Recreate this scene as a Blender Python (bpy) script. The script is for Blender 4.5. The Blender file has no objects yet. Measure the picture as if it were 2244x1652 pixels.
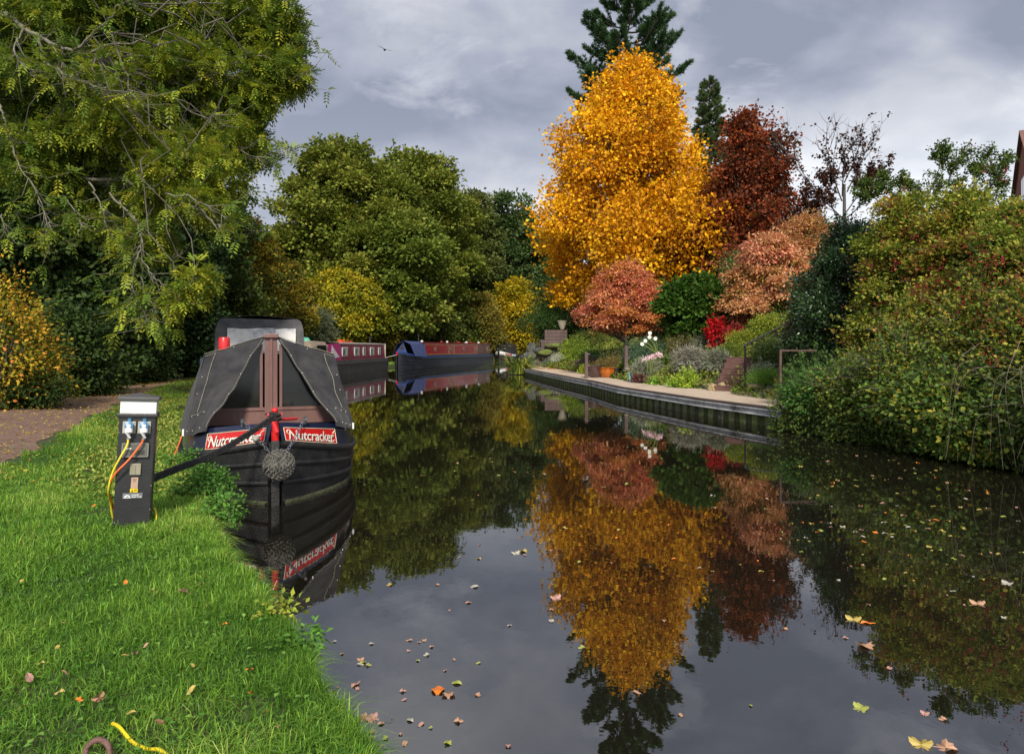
import bpy, bmesh, math, random
import numpy as np
from mathutils import Vector, Matrix
R = math.radians
rng = np.random.default_rng(7)
random.seed(7)
scene = bpy.context.scene
COL = scene.collection

# ---------------------------------------------------------------- camera
EYE = 1.5
cam_d = bpy.data.cameras.new('camera')
cam = bpy.data.objects.new('camera', cam_d)
COL.objects.link(cam)
cam.location = (0, 0, EYE)
cam.rotation_euler = (R(90), 0, 0)
cam_d.sensor_width = 36.0
cam_d.lens = 684.5/1024*36.0
cam_d.shift_y = -28.8/1024
cam_d.clip_start = 0.05
cam_d.clip_end = 3000
scene.camera = cam

# ---------------------------------------------------------------- light
SUN_AZ = R(176)      # compass-like: direction the light comes FROM, measured from +Y clockwise (behind the camera)
SUN_EL = R(36)
sun_d = bpy.data.lights.new('sun', 'SUN')
sun_d.energy = 3.8
sun_d.angle = R(7.0)
sun_d.color = (1.0, 0.93, 0.82)
sun = bpy.data.objects.new('sun', sun_d)
COL.objects.link(sun)
sdir = Vector((math.sin(SUN_AZ)*math.cos(SUN_EL), math.cos(SUN_AZ)*math.cos(SUN_EL), math.sin(SUN_EL)))
sun.rotation_euler = sdir.to_track_quat('Z', 'Y').to_euler()
sun.location = sdir*60

w = bpy.data.worlds.new('World'); scene.world = w
w.use_nodes = True
nt = w.node_tree
for n in list(nt.nodes): nt.nodes.remove(n)
def N(tree, t, **kw):
    n = tree.nodes.new(t)
    for k, v in kw.items(): setattr(n, k, v)
    return n
def mathn(tree, op, a, b=None, clamp=False):
    n = tree.nodes.new('ShaderNodeMath'); n.operation = op; n.use_clamp = clamp
    for i, x in enumerate((a, b)):
        if x is None: continue
        if isinstance(x, (int, float)): n.inputs[i].default_value = x
        else: tree.links.new(x, n.inputs[i])
    return n.outputs[0]
def ramp(tree, fac, stops, interp='LINEAR'):
    n = tree.nodes.new('ShaderNodeValToRGB'); cr = n.color_ramp; cr.interpolation = interp
    while len(cr.elements) < len(stops): cr.elements.new(0.5)
    for e, (p, c) in zip(cr.elements, stops):
        e.position = p; e.color = (*c, 1)
    if fac is not None: tree.links.new(fac, n.inputs[0])
    return n.outputs[0]
def mixc(tree, fac, a, b, mode='MIX'):
    n = tree.nodes.new('ShaderNodeMix'); n.data_type = 'RGBA'; n.blend_type = mode
    if isinstance(fac, (int, float)): n.inputs[0].default_value = fac
    else: tree.links.new(fac, n.inputs[0])
    for i, x in ((6, a), (7, b)):
        if isinstance(x, tuple): n.inputs[i].default_value = (*x[:3], 1)
        else: tree.links.new(x, n.inputs[i])
    return n.outputs[2]

tc = N(nt, 'ShaderNodeTexCoord')
sep = N(nt, 'ShaderNodeSeparateXYZ'); nt.links.new(tc.outputs['Generated'], sep.inputs[0])
zc = mathn(nt, 'MAXIMUM', sep.outputs[2], 0.0)
den = mathn(nt, 'ADD', zc, 0.38)
px = mathn(nt, 'DIVIDE', sep.outputs[0], den)
py = mathn(nt, 'DIVIDE', sep.outputs[1], den)
cmb = N(nt, 'ShaderNodeCombineXYZ')
nt.links.new(px, cmb.inputs[0]); nt.links.new(py, cmb.inputs[1])
def sky_noise(scale, off, detail=5, rough=0.5, dist=0.4, sx=1.0, sy=1.0):
    m = N(nt, 'ShaderNodeMapping'); m.inputs['Location'].default_value = off
    m.inputs['Scale'].default_value = (sx, sy, 1); m.inputs['Rotation'].default_value = (0, 0, R(-12))
    nt.links.new(cmb.outputs[0], m.inputs[0])
    n = N(nt, 'ShaderNodeTexNoise'); n.inputs['Scale'].default_value = scale
    n.inputs['Detail'].default_value = detail; n.inputs['Roughness'].default_value = rough
    n.inputs['Distortion'].default_value = dist
    nt.links.new(m.outputs[0], n.inputs['Vector']); return n.outputs[0]
big = sky_noise(1.5, (3.1, 1.4, 0), 3, 0.45, 0.15, 0.9, 1.25)
fine = sky_noise(3.6, (7.3, 2.2, 0), 8, 0.55, 0.25, 0.9, 1.1)
mix1 = mathn(nt, 'ADD', mathn(nt, 'MULTIPLY', big, 0.66), mathn(nt, 'MULTIPLY', fine, 0.34))
cloud = ramp(nt, mix1, [(0.42, (0.235, 0.26, 0.335)), (0.48, (0.33, 0.355, 0.43)), (0.535, (0.45, 0.465, 0.52)), (0.60, (0.62, 0.62, 0.65))])
wisp = sky_noise(4.2, (1.7, 5.2, 0), 9, 0.6, 0.35, 0.9, 1.1)
wf = ramp(nt, wisp, [(0.56, (0, 0, 0)), (0.76, (1, 1, 1))])
cloud = mixc(nt, mathn(nt, 'MULTIPLY', wf, 0.5), cloud, (0.78, 0.79, 0.83))
# brighter, thinner cloud low down, chiefly towards the right of the canal
hz = ramp(nt, sep.outputs[2], [(0.0, (1, 1, 1)), (0.16, (0.8, 0.8, 0.8)), (0.34, (0, 0, 0))], 'EASE')
rt = ramp(nt, sep.outputs[0], [(0.0, (0.22, 0.22, 0.22)), (0.45, (1, 1, 1))], 'EASE')
hf = mathn(nt, 'MULTIPLY', mathn(nt, 'MULTIPLY', hz, rt), 0.8)
cloud = mixc(nt, hf, cloud, (0.95, 0.98, 1.02))
# cloud is brighter round the veiled sun
dotn = N(nt, 'ShaderNodeVectorMath'); dotn.operation = 'DOT_PRODUCT'
nt.links.new(tc.outputs['Generated'], dotn.inputs[0]); dotn.inputs[1].default_value = sdir
sd = mathn(nt, 'MAXIMUM', dotn.outputs['Value'], 0.0)
glow = mathn(nt, 'ADD', mathn(nt, 'MULTIPLY', mathn(nt, 'POWER', sd, 2.0), 0.9), 1.0)
gl = N(nt, 'ShaderNodeVectorMath'); gl.operation = 'SCALE'
nt.links.new(cloud, gl.inputs[0]); nt.links.new(glow, gl.inputs['Scale'])
sky = N(nt, 'ShaderNodeTexSky'); sky.sky_type = 'NISHITA'; sky.sun_disc = False
sky.sun_elevation = SUN_EL; sky.sun_rotation = SUN_AZ
bg1 = N(nt, 'ShaderNodeBackground'); bg1.inputs[1].default_value = 0.05
nt.links.new(sky.outputs[0], bg1.inputs[0])
bg2 = N(nt, 'ShaderNodeBackground'); bg2.inputs[1].default_value = 1.0
nt.links.new(gl.outputs[0], bg2.inputs[0])
ms = N(nt, 'ShaderNodeMixShader'); ms.inputs[0].default_value = 0.93
nt.links.new(bg1.outputs[0], ms.inputs[1]); nt.links.new(bg2.outputs[0], ms.inputs[2])
wo = N(nt, 'ShaderNodeOutputWorld'); nt.links.new(ms.outputs[0], wo.inputs[0])

vs = scene.view_settings
vs.view_transform = 'Standard'; vs.look = 'None'; vs.gamma = 1.0; vs.exposure = 0.46
scene.render.engine = 'CYCLES'
scene.cycles.max_bounces = 6; scene.cycles.transparent_max_bounces = 6
scene.cycles.diffuse_bounces = 3; scene.cycles.glossy_bounces = 4

# ---------------------------------------------------------------- helpers
def P(x, y, Y):
    """point seen at (x, y) of the 2244-wide photograph, Y metres away"""
    return Vector(((x-1122)/1500*Y, Y, EYE-(y-762)/1500*Y))
def G(x, y, z=0.3):
    Y = (EYE-z)*1500/(y-762); return Vector(((x-1122)/1500*Y, Y, z))

MATS = {}
def mat(name, c1, c2=None, rough=0.6, scale=8.0, bump=0.0, bscale=None, metal=0.0, spec=0.5, coat=0.0, detail=4, stretch=(1, 1, 1),
        ramp_pos=(0.35, 0.65), dirt=None, dscale=3.0, dpos=(0.5, 0.7), trans=0.0, r2=None, sheen=0.0):
    if name in MATS: return MATS[name]
    m = bpy.data.materials.new(name); m.use_nodes = True
    t = m.node_tree; b = t.nodes['Principled BSDF']
    b.inputs['Roughness'].default_value = rough; b.inputs['Metallic'].default_value = metal
    b.inputs['Specular IOR Level'].default_value = spec
    b.inputs['Coat Weight'].default_value = coat
    if sheen: b.inputs['Sheen Weight'].default_value = sheen
    if trans: b.inputs['Transmission Weight'].default_value = trans
    if c2 is None: c2 = tuple(x*0.82 for x in c1)
    co = N(t, 'ShaderNodeTexCoord'); mp = N(t, 'ShaderNodeMapping'); mp.inputs['Scale'].default_value = stretch
    t.links.new(co.outputs['Object'], mp.inputs[0])
    n = N(t, 'ShaderNodeTexNoise'); n.inputs['Scale'].default_value = scale; n.inputs['Detail'].default_value = detail
    n.inputs['Roughness'].default_value = 0.6
    t.links.new(mp.outputs[0], n.inputs['Vector'])
    c = ramp(t, n.outputs[0], [(ramp_pos[0], c1), (ramp_pos[1], c2)])
    if dirt:
        n2 = N(t, 'ShaderNodeTexNoise'); n2.inputs['Scale'].default_value = dscale; n2.inputs['Detail'].default_value = 8
        n2.inputs['Roughness'].default_value = 0.7
        t.links.new(mp.outputs[0], n2.inputs['Vector'])
        f = ramp(t, n2.outputs[0], [(dpos[0], (0, 0, 0)), (dpos[1], (1, 1, 1))])
        c = mixc(t, f, c, dirt)
    t.links.new(c, b.inputs['Base Color'])
    if r2 is not None:
        rr = N(t, 'ShaderNodeMapRange'); rr.inputs[3].default_value = rough; rr.inputs[4].default_value = r2
        rr.inputs[1].default_value = 0.3; rr.inputs[2].default_value = 0.7
        t.links.new(n.outputs[0], rr.inputs[0]); t.links.new(rr.outputs[0], b.inputs['Roughness'])
    if bump:
        nb = n
        if bscale:
            nb = N(t, 'ShaderNodeTexNoise'); nb.inputs['Scale'].default_value = bscale; nb.inputs['Detail'].default_value = 5
            t.links.new(mp.outputs[0], nb.inputs['Vector'])
        bp = N(t, 'ShaderNodeBump'); bp.inputs['Strength'].default_value = bump; bp.inputs['Distance'].default_value = 0.02
        t.links.new(nb.outputs[0], bp.inputs['Height']); t.links.new(bp.outputs[0], b.inputs['Normal'])
    MATS[name] = m; return m

def leaf_mat(name, rough=0.6, translucent=0.32, spec=0.2):
    m = bpy.data.materials.new(name); m.use_nodes = True
    t = m.node_tree; b = t.nodes['Principled BSDF']; out = t.nodes['Material Output']
    a = N(t, 'ShaderNodeAttribute'); a.attribute_name = 'leafcol'
    b.inputs['Roughness'].default_value = rough; b.inputs['Specular IOR Level'].default_value = spec
    t.links.new(a.outputs['Color'], b.inputs['Base Color'])
    tr = N(t, 'ShaderNodeBsdfTranslucent'); t.links.new(a.outputs['Color'], tr.inputs[0])
    mx = N(t, 'ShaderNodeMixShader'); mx.inputs[0].default_value = translucent
    t.links.new(b.outputs[0], mx.inputs[1]); t.links.new(tr.outputs[0], mx.inputs[2])
    t.links.new(mx.outputs[0], out.inputs[0])
    return m
LEAF = leaf_mat('leaf')
GLOSSY = leaf_mat('glossy_leaf', 0.32, 0.10, 0.6)
GRASSM = leaf_mat('grass_blade', 0.5, 0.35, 0.3)

def link(o, parent=None):
    COL.objects.link(o)
    if parent is not None: o.parent = parent
    return o
def tag(o, label=None, cat=None, group=None, kind=None):
    if label: o['label'] = label
    if cat: o['category'] = cat
    if group: o['group'] = group
    if kind: o['kind'] = kind
    return o
def empty(name, loc=(0, 0, 0), rz=0.0):
    o = bpy.data.objects.new(name, None); o.location = loc; o.rotation_euler = (0, 0, rz); o.empty_display_size = 0.2
    return link(o)
def np_mesh(name, V, F, m, parent=None, cols=None, smooth=False):
    """V (n,3); F list of (k,n) int arrays"""
    me = bpy.data.meshes.new(name)
    V = np.asarray(V, dtype=np.float32)
    if not isinstance(F, list): F = [F]
    F = [np.asarray(f, dtype=np.int32) for f in F if len(f)]
    me.vertices.add(len(V)); me.vertices.foreach_set('co', V.ravel())
    nl = sum(f.size for f in F); npoly = sum(len(f) for f in F)
    me.loops.add(nl); me.polygons.add(npoly)
    me.loops.foreach_set('vertex_index', np.concatenate([f.ravel() for f in F]))
    starts = []; s = 0
    for f in F:
        starts.append(s+np.arange(len(f))*f.shape[1]); s += f.size
    me.polygons.foreach_set('loop_start', np.concatenate(starts).astype(np.int32))
    if smooth: me.polygons.foreach_set('use_smooth', np.ones(npoly, dtype=bool))
    if cols is not None:
        at = me.attributes.new('leafcol', 'FLOAT_COLOR', 'POINT')
        c = np.ones((len(V), 4), dtype=np.float32); c[:, :3] = cols
        at.data.foreach_set('color', c.ravel())
    me.update(calc_edges=True)
    if m is not None: me.materials.append(m)
    o = bpy.data.objects.new(name, me)
    return link(o, parent)

class MB:
    """collects shapes for one mesh"""
    def __init__(s): s.bm = bmesh.new()
    def box(s, c, d, rot=None, bevel=0.0):
        r = bmesh.ops.create_cube(s.bm, size=1.0)
        M = Matrix.Translation(c) @ (rot.to_4x4() if rot is not None else Matrix.Identity(4)) @ Matrix.Diagonal((*d, 1))
        bmesh.ops.transform(s.bm, matrix=M, verts=r['verts'])
        if bevel:
            es = list({e for v in r['verts'] for e in v.link_edges})
            bmesh.ops.bevel(s.bm, geom=es, offset=bevel, segments=2, affect='EDGES', profile=0.6)
        return s
    def tube(s, pts, r, n=8, caps=True):
        pts = [Vector(p) for p in pts]
        rs = r if isinstance(r, (list, tuple)) else [r]*len(pts)
        rings = []
        up = Vector((0.03, 0.02, 1)).normalized()
        for i, p in enumerate(pts):
            d = (pts[min(i+1, len(pts)-1)]-pts[max(i-1, 0)])
            d = d.normalized() if d.length > 1e-9 else Vector((0, 0, 1))
            a = d.cross(up)
            if a.length < 0.05: a = d.cross(Vector((1, 0, 0)))
            a.normalize(); b = d.cross(a)
            rings.append([s.bm.verts.new(p+a*math.cos(2*math.pi*k/n)*rs[i]+b*math.sin(2*math.pi*k/n)*rs[i]) for k in range(n)])
        for i in range(len(rings)-1):
            for k in range(n):
                s.bm.faces.new((rings[i][k], rings[i][(k+1) % n], rings[i+1][(k+1) % n], rings[i+1][k]))
        if caps:
            s.bm.faces.new(rings[0][::-1]); s.bm.faces.new(rings[-1])
        return s
    def lathe(s, prof, c=(0, 0, 0), n=24, caps=True):
        rings = [[s.bm.verts.new((c[0]+r*math.cos(2*math.pi*k/n), c[1]+r*math.sin(2*math.pi*k/n), c[2]+z)) for k in range(n)] for r, z in prof]
        for i in range(len(rings)-1):
            for k in range(n):
                s.bm.faces.new((rings[i][k], rings[i][(k+1) % n], rings[i+1][(k+1) % n], rings[i+1][k]))
        if caps:
            s.bm.faces.new(rings[0][::-1]); s.bm.faces.new(rings[-1])
        return s
    def grid(s, rows, close=False):
        """rows: list of lists of points, all the same length"""
        vs = [[s.bm.verts.new(p) for p in row] for row in rows]
        for i in range(len(vs)-1):
            m = len(vs[0])
            for k in range(m if close else m-1):
                q = (vs[i][k], vs[i][(k+1) % m], vs[i+1][(k+1) % m], vs[i+1][k])
                try: s.bm.faces.new(q)
                except ValueError: pass
        return s
    def prism(s, poly, d):
        """poly: list of 3-D points (planar), extruded by vector d"""
        a = [s.bm.verts.new(p) for p in poly]; b = [s.bm.verts.new(Vector(p)+Vector(d)) for p in poly]
        s.bm.faces.new(a[::-1]); s.bm.faces.new(b)
        for i in range(len(a)):
            j = (i+1) % len(a); s.bm.faces.new((a[i], a[j], b[j], b[i]))
        return s
    def sphere(s, c, r, sub=2, sc=(1, 1, 1)):
        q = bmesh.ops.create_icosphere(s.bm, subdivisions=sub, radius=r)
        bmesh.ops.transform(s.bm, matrix=Matrix.Translation(c) @ Matrix.Diagonal((*sc, 1)), verts=q['verts'])
        return s
    def jitter(s, amp, sc=3.0, seed=0):
        from mathutils import noise
        for v in s.bm.verts:
            v.co += noise.noise_vector(v.co*sc+Vector((seed*7.1, seed*3.3, 0)))*amp
        return s
    def build(s, name, m, parent=None, smooth=False, solid=0.0, rmd=False):
        if rmd: bmesh.ops.remove_doubles(s.bm, verts=s.bm.verts, dist=1e-5)
        bmesh.ops.recalc_face_normals(s.bm, faces=s.bm.faces)
        if solid:
            bmesh.ops.solidify(s.bm, geom=list(s.bm.faces), thickness=solid)
            bmesh.ops.recalc_face_normals(s.bm, faces=s.bm.faces)
        me = bpy.data.meshes.new(name); s.bm.to_mesh(me); s.bm.free()
        if isinstance(m, (list, tuple)):
            for q in m: me.materials.append(q)
        else: me.materials.append(m)
        if smooth:
            me.polygons.foreach_set('use_smooth', np.ones(len(me.polygons), dtype=bool))
            try: me.set_sharp_from_angle(angle=R(40))
            except Exception: pass
        o = bpy.data.objects.new(name, me)
        return link(o, parent)

def smoothpath(pts, n=6):
    """Catmull-Rom through points"""
    pts = [Vector(p) for p in pts]
    q = [pts[0]*2-pts[1]]+pts+[pts[-1]*2-pts[-2]]
    out = []
    for i in range(1, len(q)-2):
        a, b, c, d = q[i-1:i+3]
        for k in range(n):
            t = k/n
            out.append(0.5*((2*b)+(c-a)*t+(2*a-5*b+4*c-d)*t*t+(3*b-a-3*c+d)*t**3))
    out.append(pts[-1]); return out
def curve_obj(name, pts, r, m, parent=None, n=8, res=6):
    return MB().tube(smoothpath(pts, res), r, n).build(name, m, parent, smooth=True)

# ---------------------------------------------------------------- terrain
LE = np.array([(-14, 3.5), (-6, 2.2), (0, 0.75), (1.2, 0.15), (2.02, -0.37), (2.65, -0.72), (3.54, -1.28), (4.3, -1.78), (5.17, -2.27), (6.25, -2.9),
               (7.4, -3.6), (8.7, -4.2), (12.5, -5.65), (17, -7.4), (23, -9.6), (29, -11.6), (34, -12.5), (40, -12.1), (48, -11.3), (52, -10.2), (60, -7.6),
               (70, -4.4), (78, -1.6), (90, 1.8), (100, 5), (112, 14), (125, 30)], float)
RE = np.array([(-14, 8.5), (2, 7.4), (5, 7.0), (8.24, 6.5), (9.45, 6.2), (10.6, 5.85), (12.2, 5.2), (12.9, 5.04), (14, 4.67), (15.4, 4.24), (17.4, 3.77), (20, 3.16),
               (23.6, 2.8), (27.4, 2.19), (33.4, 1.37), (39, 0.65), (42, 0.35), (46, 0.6), (52, 2.2), (62, 6), (75, 11), (95, 17), (112, 26), (125, 42)], float)
def XL(Y): return np.interp(Y, LE[:, 0], LE[:, 1])
def XR(Y): return np.interp(Y, RE[:, 0], RE[:, 1])
S0 = np.array([(-14, .3), (8, .4), (12, 1.3), (15, 1.6), (17.2, 1.8), (18.3, 2.5), (19.2, 2.3), (20.5, 1.8), (23, 1.5), (29, 1.7), (36, 1.9), (42, 1.7), (46, 1.1), (60, 1.5)], float)
def ground(X, Y):
    X = np.asarray(X, float); Y = np.asarray(Y, float)
    sl = XL(Y)-X; sr = X-XR(Y); s0 = np.interp(Y, S0[:, 0], S0[:, 1])
    zl = 0.30-0.10*np.exp(-np.maximum(sl, 0)/0.25)+0.03*np.sin(X*1.7+Y*.9)*np.clip(sl, 0, 1)+np.clip(sl-7, 0, 40)*0.03
    zr = 0.33+np.minimum(np.clip(sr-s0, 0, None)*0.45, 2.3)+np.clip(sr-s0-5, 0, 60)*0.035
    zr += 0.05*np.sin(X*2.3+1)*np.sin(Y*1.9)*np.clip(sr-s0, 0, 1)
    z = np.where(sl > 0, zl, np.where(sr > 0, zr, -0.9))
    return z
def gz(x, y): return float(ground(x, y))
def Gr(x, y, it=30):
    """where the line of sight through photo point (x, y) meets the ground"""
    Y = 3.0
    while Y < 150:
        p = P(x, y, Y)
        if p.z <= gz(p.x, Y) and gz(p.x, Y) > 0: return p
        Y += 0.1
    return P(x, y, 60)

def build_ground():
    Ys = np.concatenate([np.arange(-14, 0, 1.0), np.arange(0, 12, 0.25), np.arange(12, 50, 0.5), np.arange(50, 125, 2.5), [140, 170, 220, 320, 520, 900]])
    ol = np.concatenate([[700, 380, 200, 120, 80, 60, 45, 35, 28], np.arange(24, 10, -1.5), np.arange(10, 3, -.6), np.arange(3, 0.4, -.25), [.3, .2, .12, .06, 0.012]])
    orr = np.concatenate([[0.012, .08, .25], np.arange(.5, 6, .3), np.arange(6, 14, .8), np.arange(14, 30, 2), [36, 45, 60, 80, 120, 200, 380, 700]])
    rows = []
    for Y in Ys:
        xl, xr = XL(Y), XR(Y)
        if Y > 125: xl = xr = 36.0
        xa = xl-ol; xb = xr+orr
        bed = np.array([xl+0.02, xl+0.3, (xl+xr)/2, xr-0.3, xr-0.02]) if Y <= 125 else np.array([xl-.005, xl-.002, xl, xl+.002, xl+.005])
        Xs = np.concatenate([xa, bed, xb])
        if Y <= 125:
            zs = np.concatenate([ground(xa, np.full_like(xa, Y)), [-.25, -.75, -.9, -.8, -.5], ground(xb, np.full_like(xb, Y))])
        else:
            zs = np.concatenate([0.4+ol*0.03, [.4]*5, 0.4+np.minimum(orr, 60)*0.05])
        rows.append(np.stack([Xs, np.full_like(Xs, Y), zs], 1))
    V = np.concatenate(rows); n = len(rows[0]); m = len(rows)
    i = np.arange(m-1)[:, None]*n+np.arange(n-1)[None]
    F = np.stack([i, i+1, i+n+1, i+n], -1).reshape(-1, 4)
    o = np_mesh('ground', V, F, mat('soil_and_moss', (0.035, 0.05, 0.012), (0.06, 0.045, 0.022), 0.95, 1.6, 0.6, 30, dirt=(0.03, 0.06, 0.008), dscale=0.7, dpos=(.42, .6)), smooth=True)
    tag(o, kind='structure')
build_ground()

def sheet(name, fl, fr, Ys, nx, m, dz=0.006):
    rows = []
    for Y in Ys:
        xs = np.linspace(fl(Y), fr(Y), nx)
        rows.append(np.stack([xs, np.full(nx, Y), ground(xs, np.full(nx, Y))+dz], 1))
    V = np.concatenate(rows); i = np.arange(len(Ys)-1)[:, None]*nx+np.arange(nx-1)[None]
    F = np.stack([i, i+1, i+nx+1, i+nx], -1).reshape(-1, 4)
    return tag(np_mesh(name, V, F, m, smooth=True), kind='structure')
PRE = np.array([(-6, -1.2), (0, -2.8), (4, -4.0), (7.1, -5.3), (12.2, -7.5), (15.3, -8.75), (21, -10.9), (31, -13.8), (36, -14.6), (42, -14.3), (50, -12.8), (65, -8.2), (80, -3)], float)
def PR(Y): return np.interp(Y, PRE[:, 0], PRE[:, 1])
def PLx(Y): return PR(Y)-np.interp(Y, [0, 8, 12, 21, 30, 80], [3.4, 3.1, 2.8, 2.2, 1.9, 1.6])
wob = lambda Y, k: 0.10*math.sin(Y*2.3+k)+0.07*math.sin(Y*5.1+k*2)
sheet('towpath', lambda Y: PLx(Y)+wob(Y, 0), lambda Y: PR(Y)+wob(Y, 2), np.concatenate([np.arange(-6, 30, .25), np.arange(30, 80, 1)]), 9,
      mat('path_grit', (0.145, 0.08, 0.056), (0.19, 0.115, 0.085), 0.95, 9, 0.25, 60, dirt=(0.09, 0.052, 0.036), dscale=2.0))
sheet('gravel_path', lambda Y: XR(Y)+0.16, lambda Y: XR(Y)+float(np.interp(Y, S0[:, 0], S0[:, 1]))+0.25+0.15*math.sin(Y*1.7), np.arange(12.3, 49, .2), 14,
      mat('pale_gravel', (0.26, 0.19, 0.13), (0.66, 0.53, 0.40), 0.95, 38, 0.8, 60, dirt=(0.10, 0.06, 0.035), dscale=1.4, dpos=(.55, .75)), 0.012)

# ---------------------------------------------------------------- water
def water_mat():
    m = bpy.data.materials.new('canal_water'); m.use_nodes = True
    t = m.node_tree; b = t.nodes['Principled BSDF']
    b.inputs['Base Color'].default_value = (0.009, 0.008, 0.005, 1)
    b.inputs['Roughness'].default_value = 0.0
    b.inputs['IOR'].default_value = 2.55
    co = N(t, 'ShaderNodeTexCoord')
    mp = N(t, 'ShaderNodeMapping'); mp.inputs['Scale'].default_value = (1, 1, 1); mp.inputs['Rotation'].default_value = (0, 0, R(14))
    t.links.new(co.outputs['Object'], mp.inputs[0])
    n1 = N(t, 'ShaderNodeTexNoise'); n1.inputs['Scale'].default_value = 5.0; n1.inputs['Detail'].default_value = 3; n1.inputs['Roughness'].default_value = .55
    n2 = N(t, 'ShaderNodeTexNoise'); n2.inputs['Scale'].default_value = 0.7; n2.inputs['Detail'].default_value = 2
    t.links.new(mp.outputs[0], n1.inputs['Vector']); t.links.new(mp.outputs[0], n2.inputs['Vector'])
    h = mathn(t, 'ADD', mathn(t, 'MULTIPLY', n1.outputs[0], 0.3), mathn(t, 'MULTIPLY', n2.outputs[0], 1.0))
    bp = N(t, 'ShaderNodeBump'); bp.inputs['Strength'].default_value = 1.0; bp.inputs['Distance'].default_value = 0.0016
    t.links.new(h, bp.inputs['Height']); t.links.new(bp.outputs[0], b.inputs['Normal'])
    return m
def build_water():
    Ys = np.arange(-14, 126, 2.0); V = []
    for Y in Ys:
        V += [(XL(Y)-0.12, Y, 0), (XR(Y)+0.01, Y, 0)]
    i = np.arange(len(Ys)-1)*2
    tag(np_mesh('canal_water', V, np.stack([i, i+1, i+3, i+2], 1), water_mat()), kind='structure')
build_water()
# ---------------------------------------------------------------- foliage
def unit(a): return a/np.maximum(np.linalg.norm(a, axis=-1, keepdims=True), 1e-9)
def leaves(P0, D, Nn, L, W, cols, fold=0.18, bend=0.0):
    """one kite-shaped, slightly folded leaf per row; returns V, F, C"""
    n = len(P0); D = unit(D); S = unit(np.cross(D, Nn)); Nn = np.cross(S, D)
    L = np.broadcast_to(L, (n,))[:, None]; W = np.broadcast_to(W, (n,))[:, None]
    a = P0; tip = P0+D*L-Nn*L*bend
    l = P0+D*L*0.45+S*W*0.5+Nn*W*fold; r = P0+D*L*0.45-S*W*0.5+Nn*W*fold
    V = np.stack([a, l, tip, r], 1).reshape(-1, 3)
    i = np.arange(n)*4
    F = np.concatenate([np.stack([i, i+1, i+2], 1), np.stack([i, i+2, i+3], 1)])
    return V, F, np.repeat(cols, 4, 0)
def blend(pal, n, t=None, jit=0.12):
    pal = np.array(pal, float)
    t = rng.random(n) if t is None else np.clip(t, 0, 0.9999)
    x = t*(len(pal)-1); k = np.floor(x).astype(int); f = (x-k)[:, None]
    c = pal[k]*(1-f)+pal[np.minimum(k+1, len(pal)-1)]*f
    return c*(1+jit*rng.standard_normal((n, 1)))*(1+0.5*jit*rng.standard_normal((n, 3))).clip(0.3, 2)
def rdir(n):
    v = rng.standard_normal((n, 3)); return unit(v)
def lobe_cloud(lobes, ncl, per, spread, L, W, pal, droop=0.2, up=0.5, shell=(0.72, 1.05), cull=0.62, tone=None, clamp_ground=True, hemi=0.0, mixt=0.45, flat=0.6, gapn=0.0, wild=0.13, rough=0.13):
    lobes = np.array(lobes, float)
    area = (lobes[:, 3]*lobes[:, 4]+lobes[:, 3]*lobes[:, 5]+lobes[:, 4]*lobes[:, 5]); pr = area/area.sum()
    k = rng.choice(len(lobes), int(ncl*1.6), p=pr)
    d = rdir(len(k))
    if hemi: d[:, 2] = np.where(d[:, 2] < -hemi, -d[:, 2], d[:, 2])
    rad = rng.uniform(shell[0], shell[1], len(k))
    far = rng.random(len(k)) < wild; rad = np.where(far, rad*rng.uniform(1.05, 1.38, len(k)), rad)
    ph = k*1.7; rad *= 1+rough*np.sin(d[:, 0]*7+ph)*np.sin(d[:, 1]*6+ph*2)*np.sin(d[:, 2]*8+ph*.7)*2
    c = lobes[k, :3]+d*lobes[k, 3:6]*rad[:, None]
    # drop clusters deep inside another lobe
    keep = np.ones(len(c), bool)
    for q in range(len(lobes)):
        e = (((c-lobes[q, :3])/lobes[q, 3:6])**2).sum(1)
        keep &= ~((e < cull*cull) & (k != q))
    if clamp_ground:
        keep &= c[:, 2] > ground(c[:, 0], c[:, 1])+0.03
    if gapn:
        gnz = np.sin(c[:, 0]*gapn+1.3)*np.sin(c[:, 1]*gapn*1.1+.4)*np.sin(c[:, 2]*gapn*1.3+2.1)
        keep &= gnz < 0.30
    c = c[keep][:ncl]; d = d[keep][:ncl]; k = k[keep][:ncl]
    n = len(c)
    lt = rng.random(len(lobes))
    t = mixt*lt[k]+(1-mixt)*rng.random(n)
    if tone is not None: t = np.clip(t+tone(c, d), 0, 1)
    cc = np.repeat(c, per, 0); dd = np.repeat(d, per, 0); tt = np.repeat(t, per)
    off = rng.standard_normal((n*per, 3))*spread; off[:, 2] *= flat
    pos = cc+off
    if clamp_ground:
        g = ground(pos[:, 0], pos[:, 1])+0.02; pos[:, 2] = np.maximum(pos[:, 2], g)
    D = unit(unit(off+1e-6)*0.6+dd*0.7+rdir(n*per)*0.6-np.array([0, 0, droop]))
    Nn = unit(dd*0.6+np.array([0, 0, up])+rdir(n*per)*0.55)
    s = rng.uniform(0.7, 1.25, n*per)
    cols = blend(pal, n*per, tt+0.16*rng.standard_normal(n*per))
    return leaves(pos, D, Nn, L*s, W*s, cols)
def merge(parts):
    V = []; F = []; C = []; o = 0
    for v, f, c in parts:
        V.append(v); F.append(f+o); C.append(c); o += len(v)
    return np.concatenate(V), np.concatenate(F), np.concatenate(C)

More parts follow.
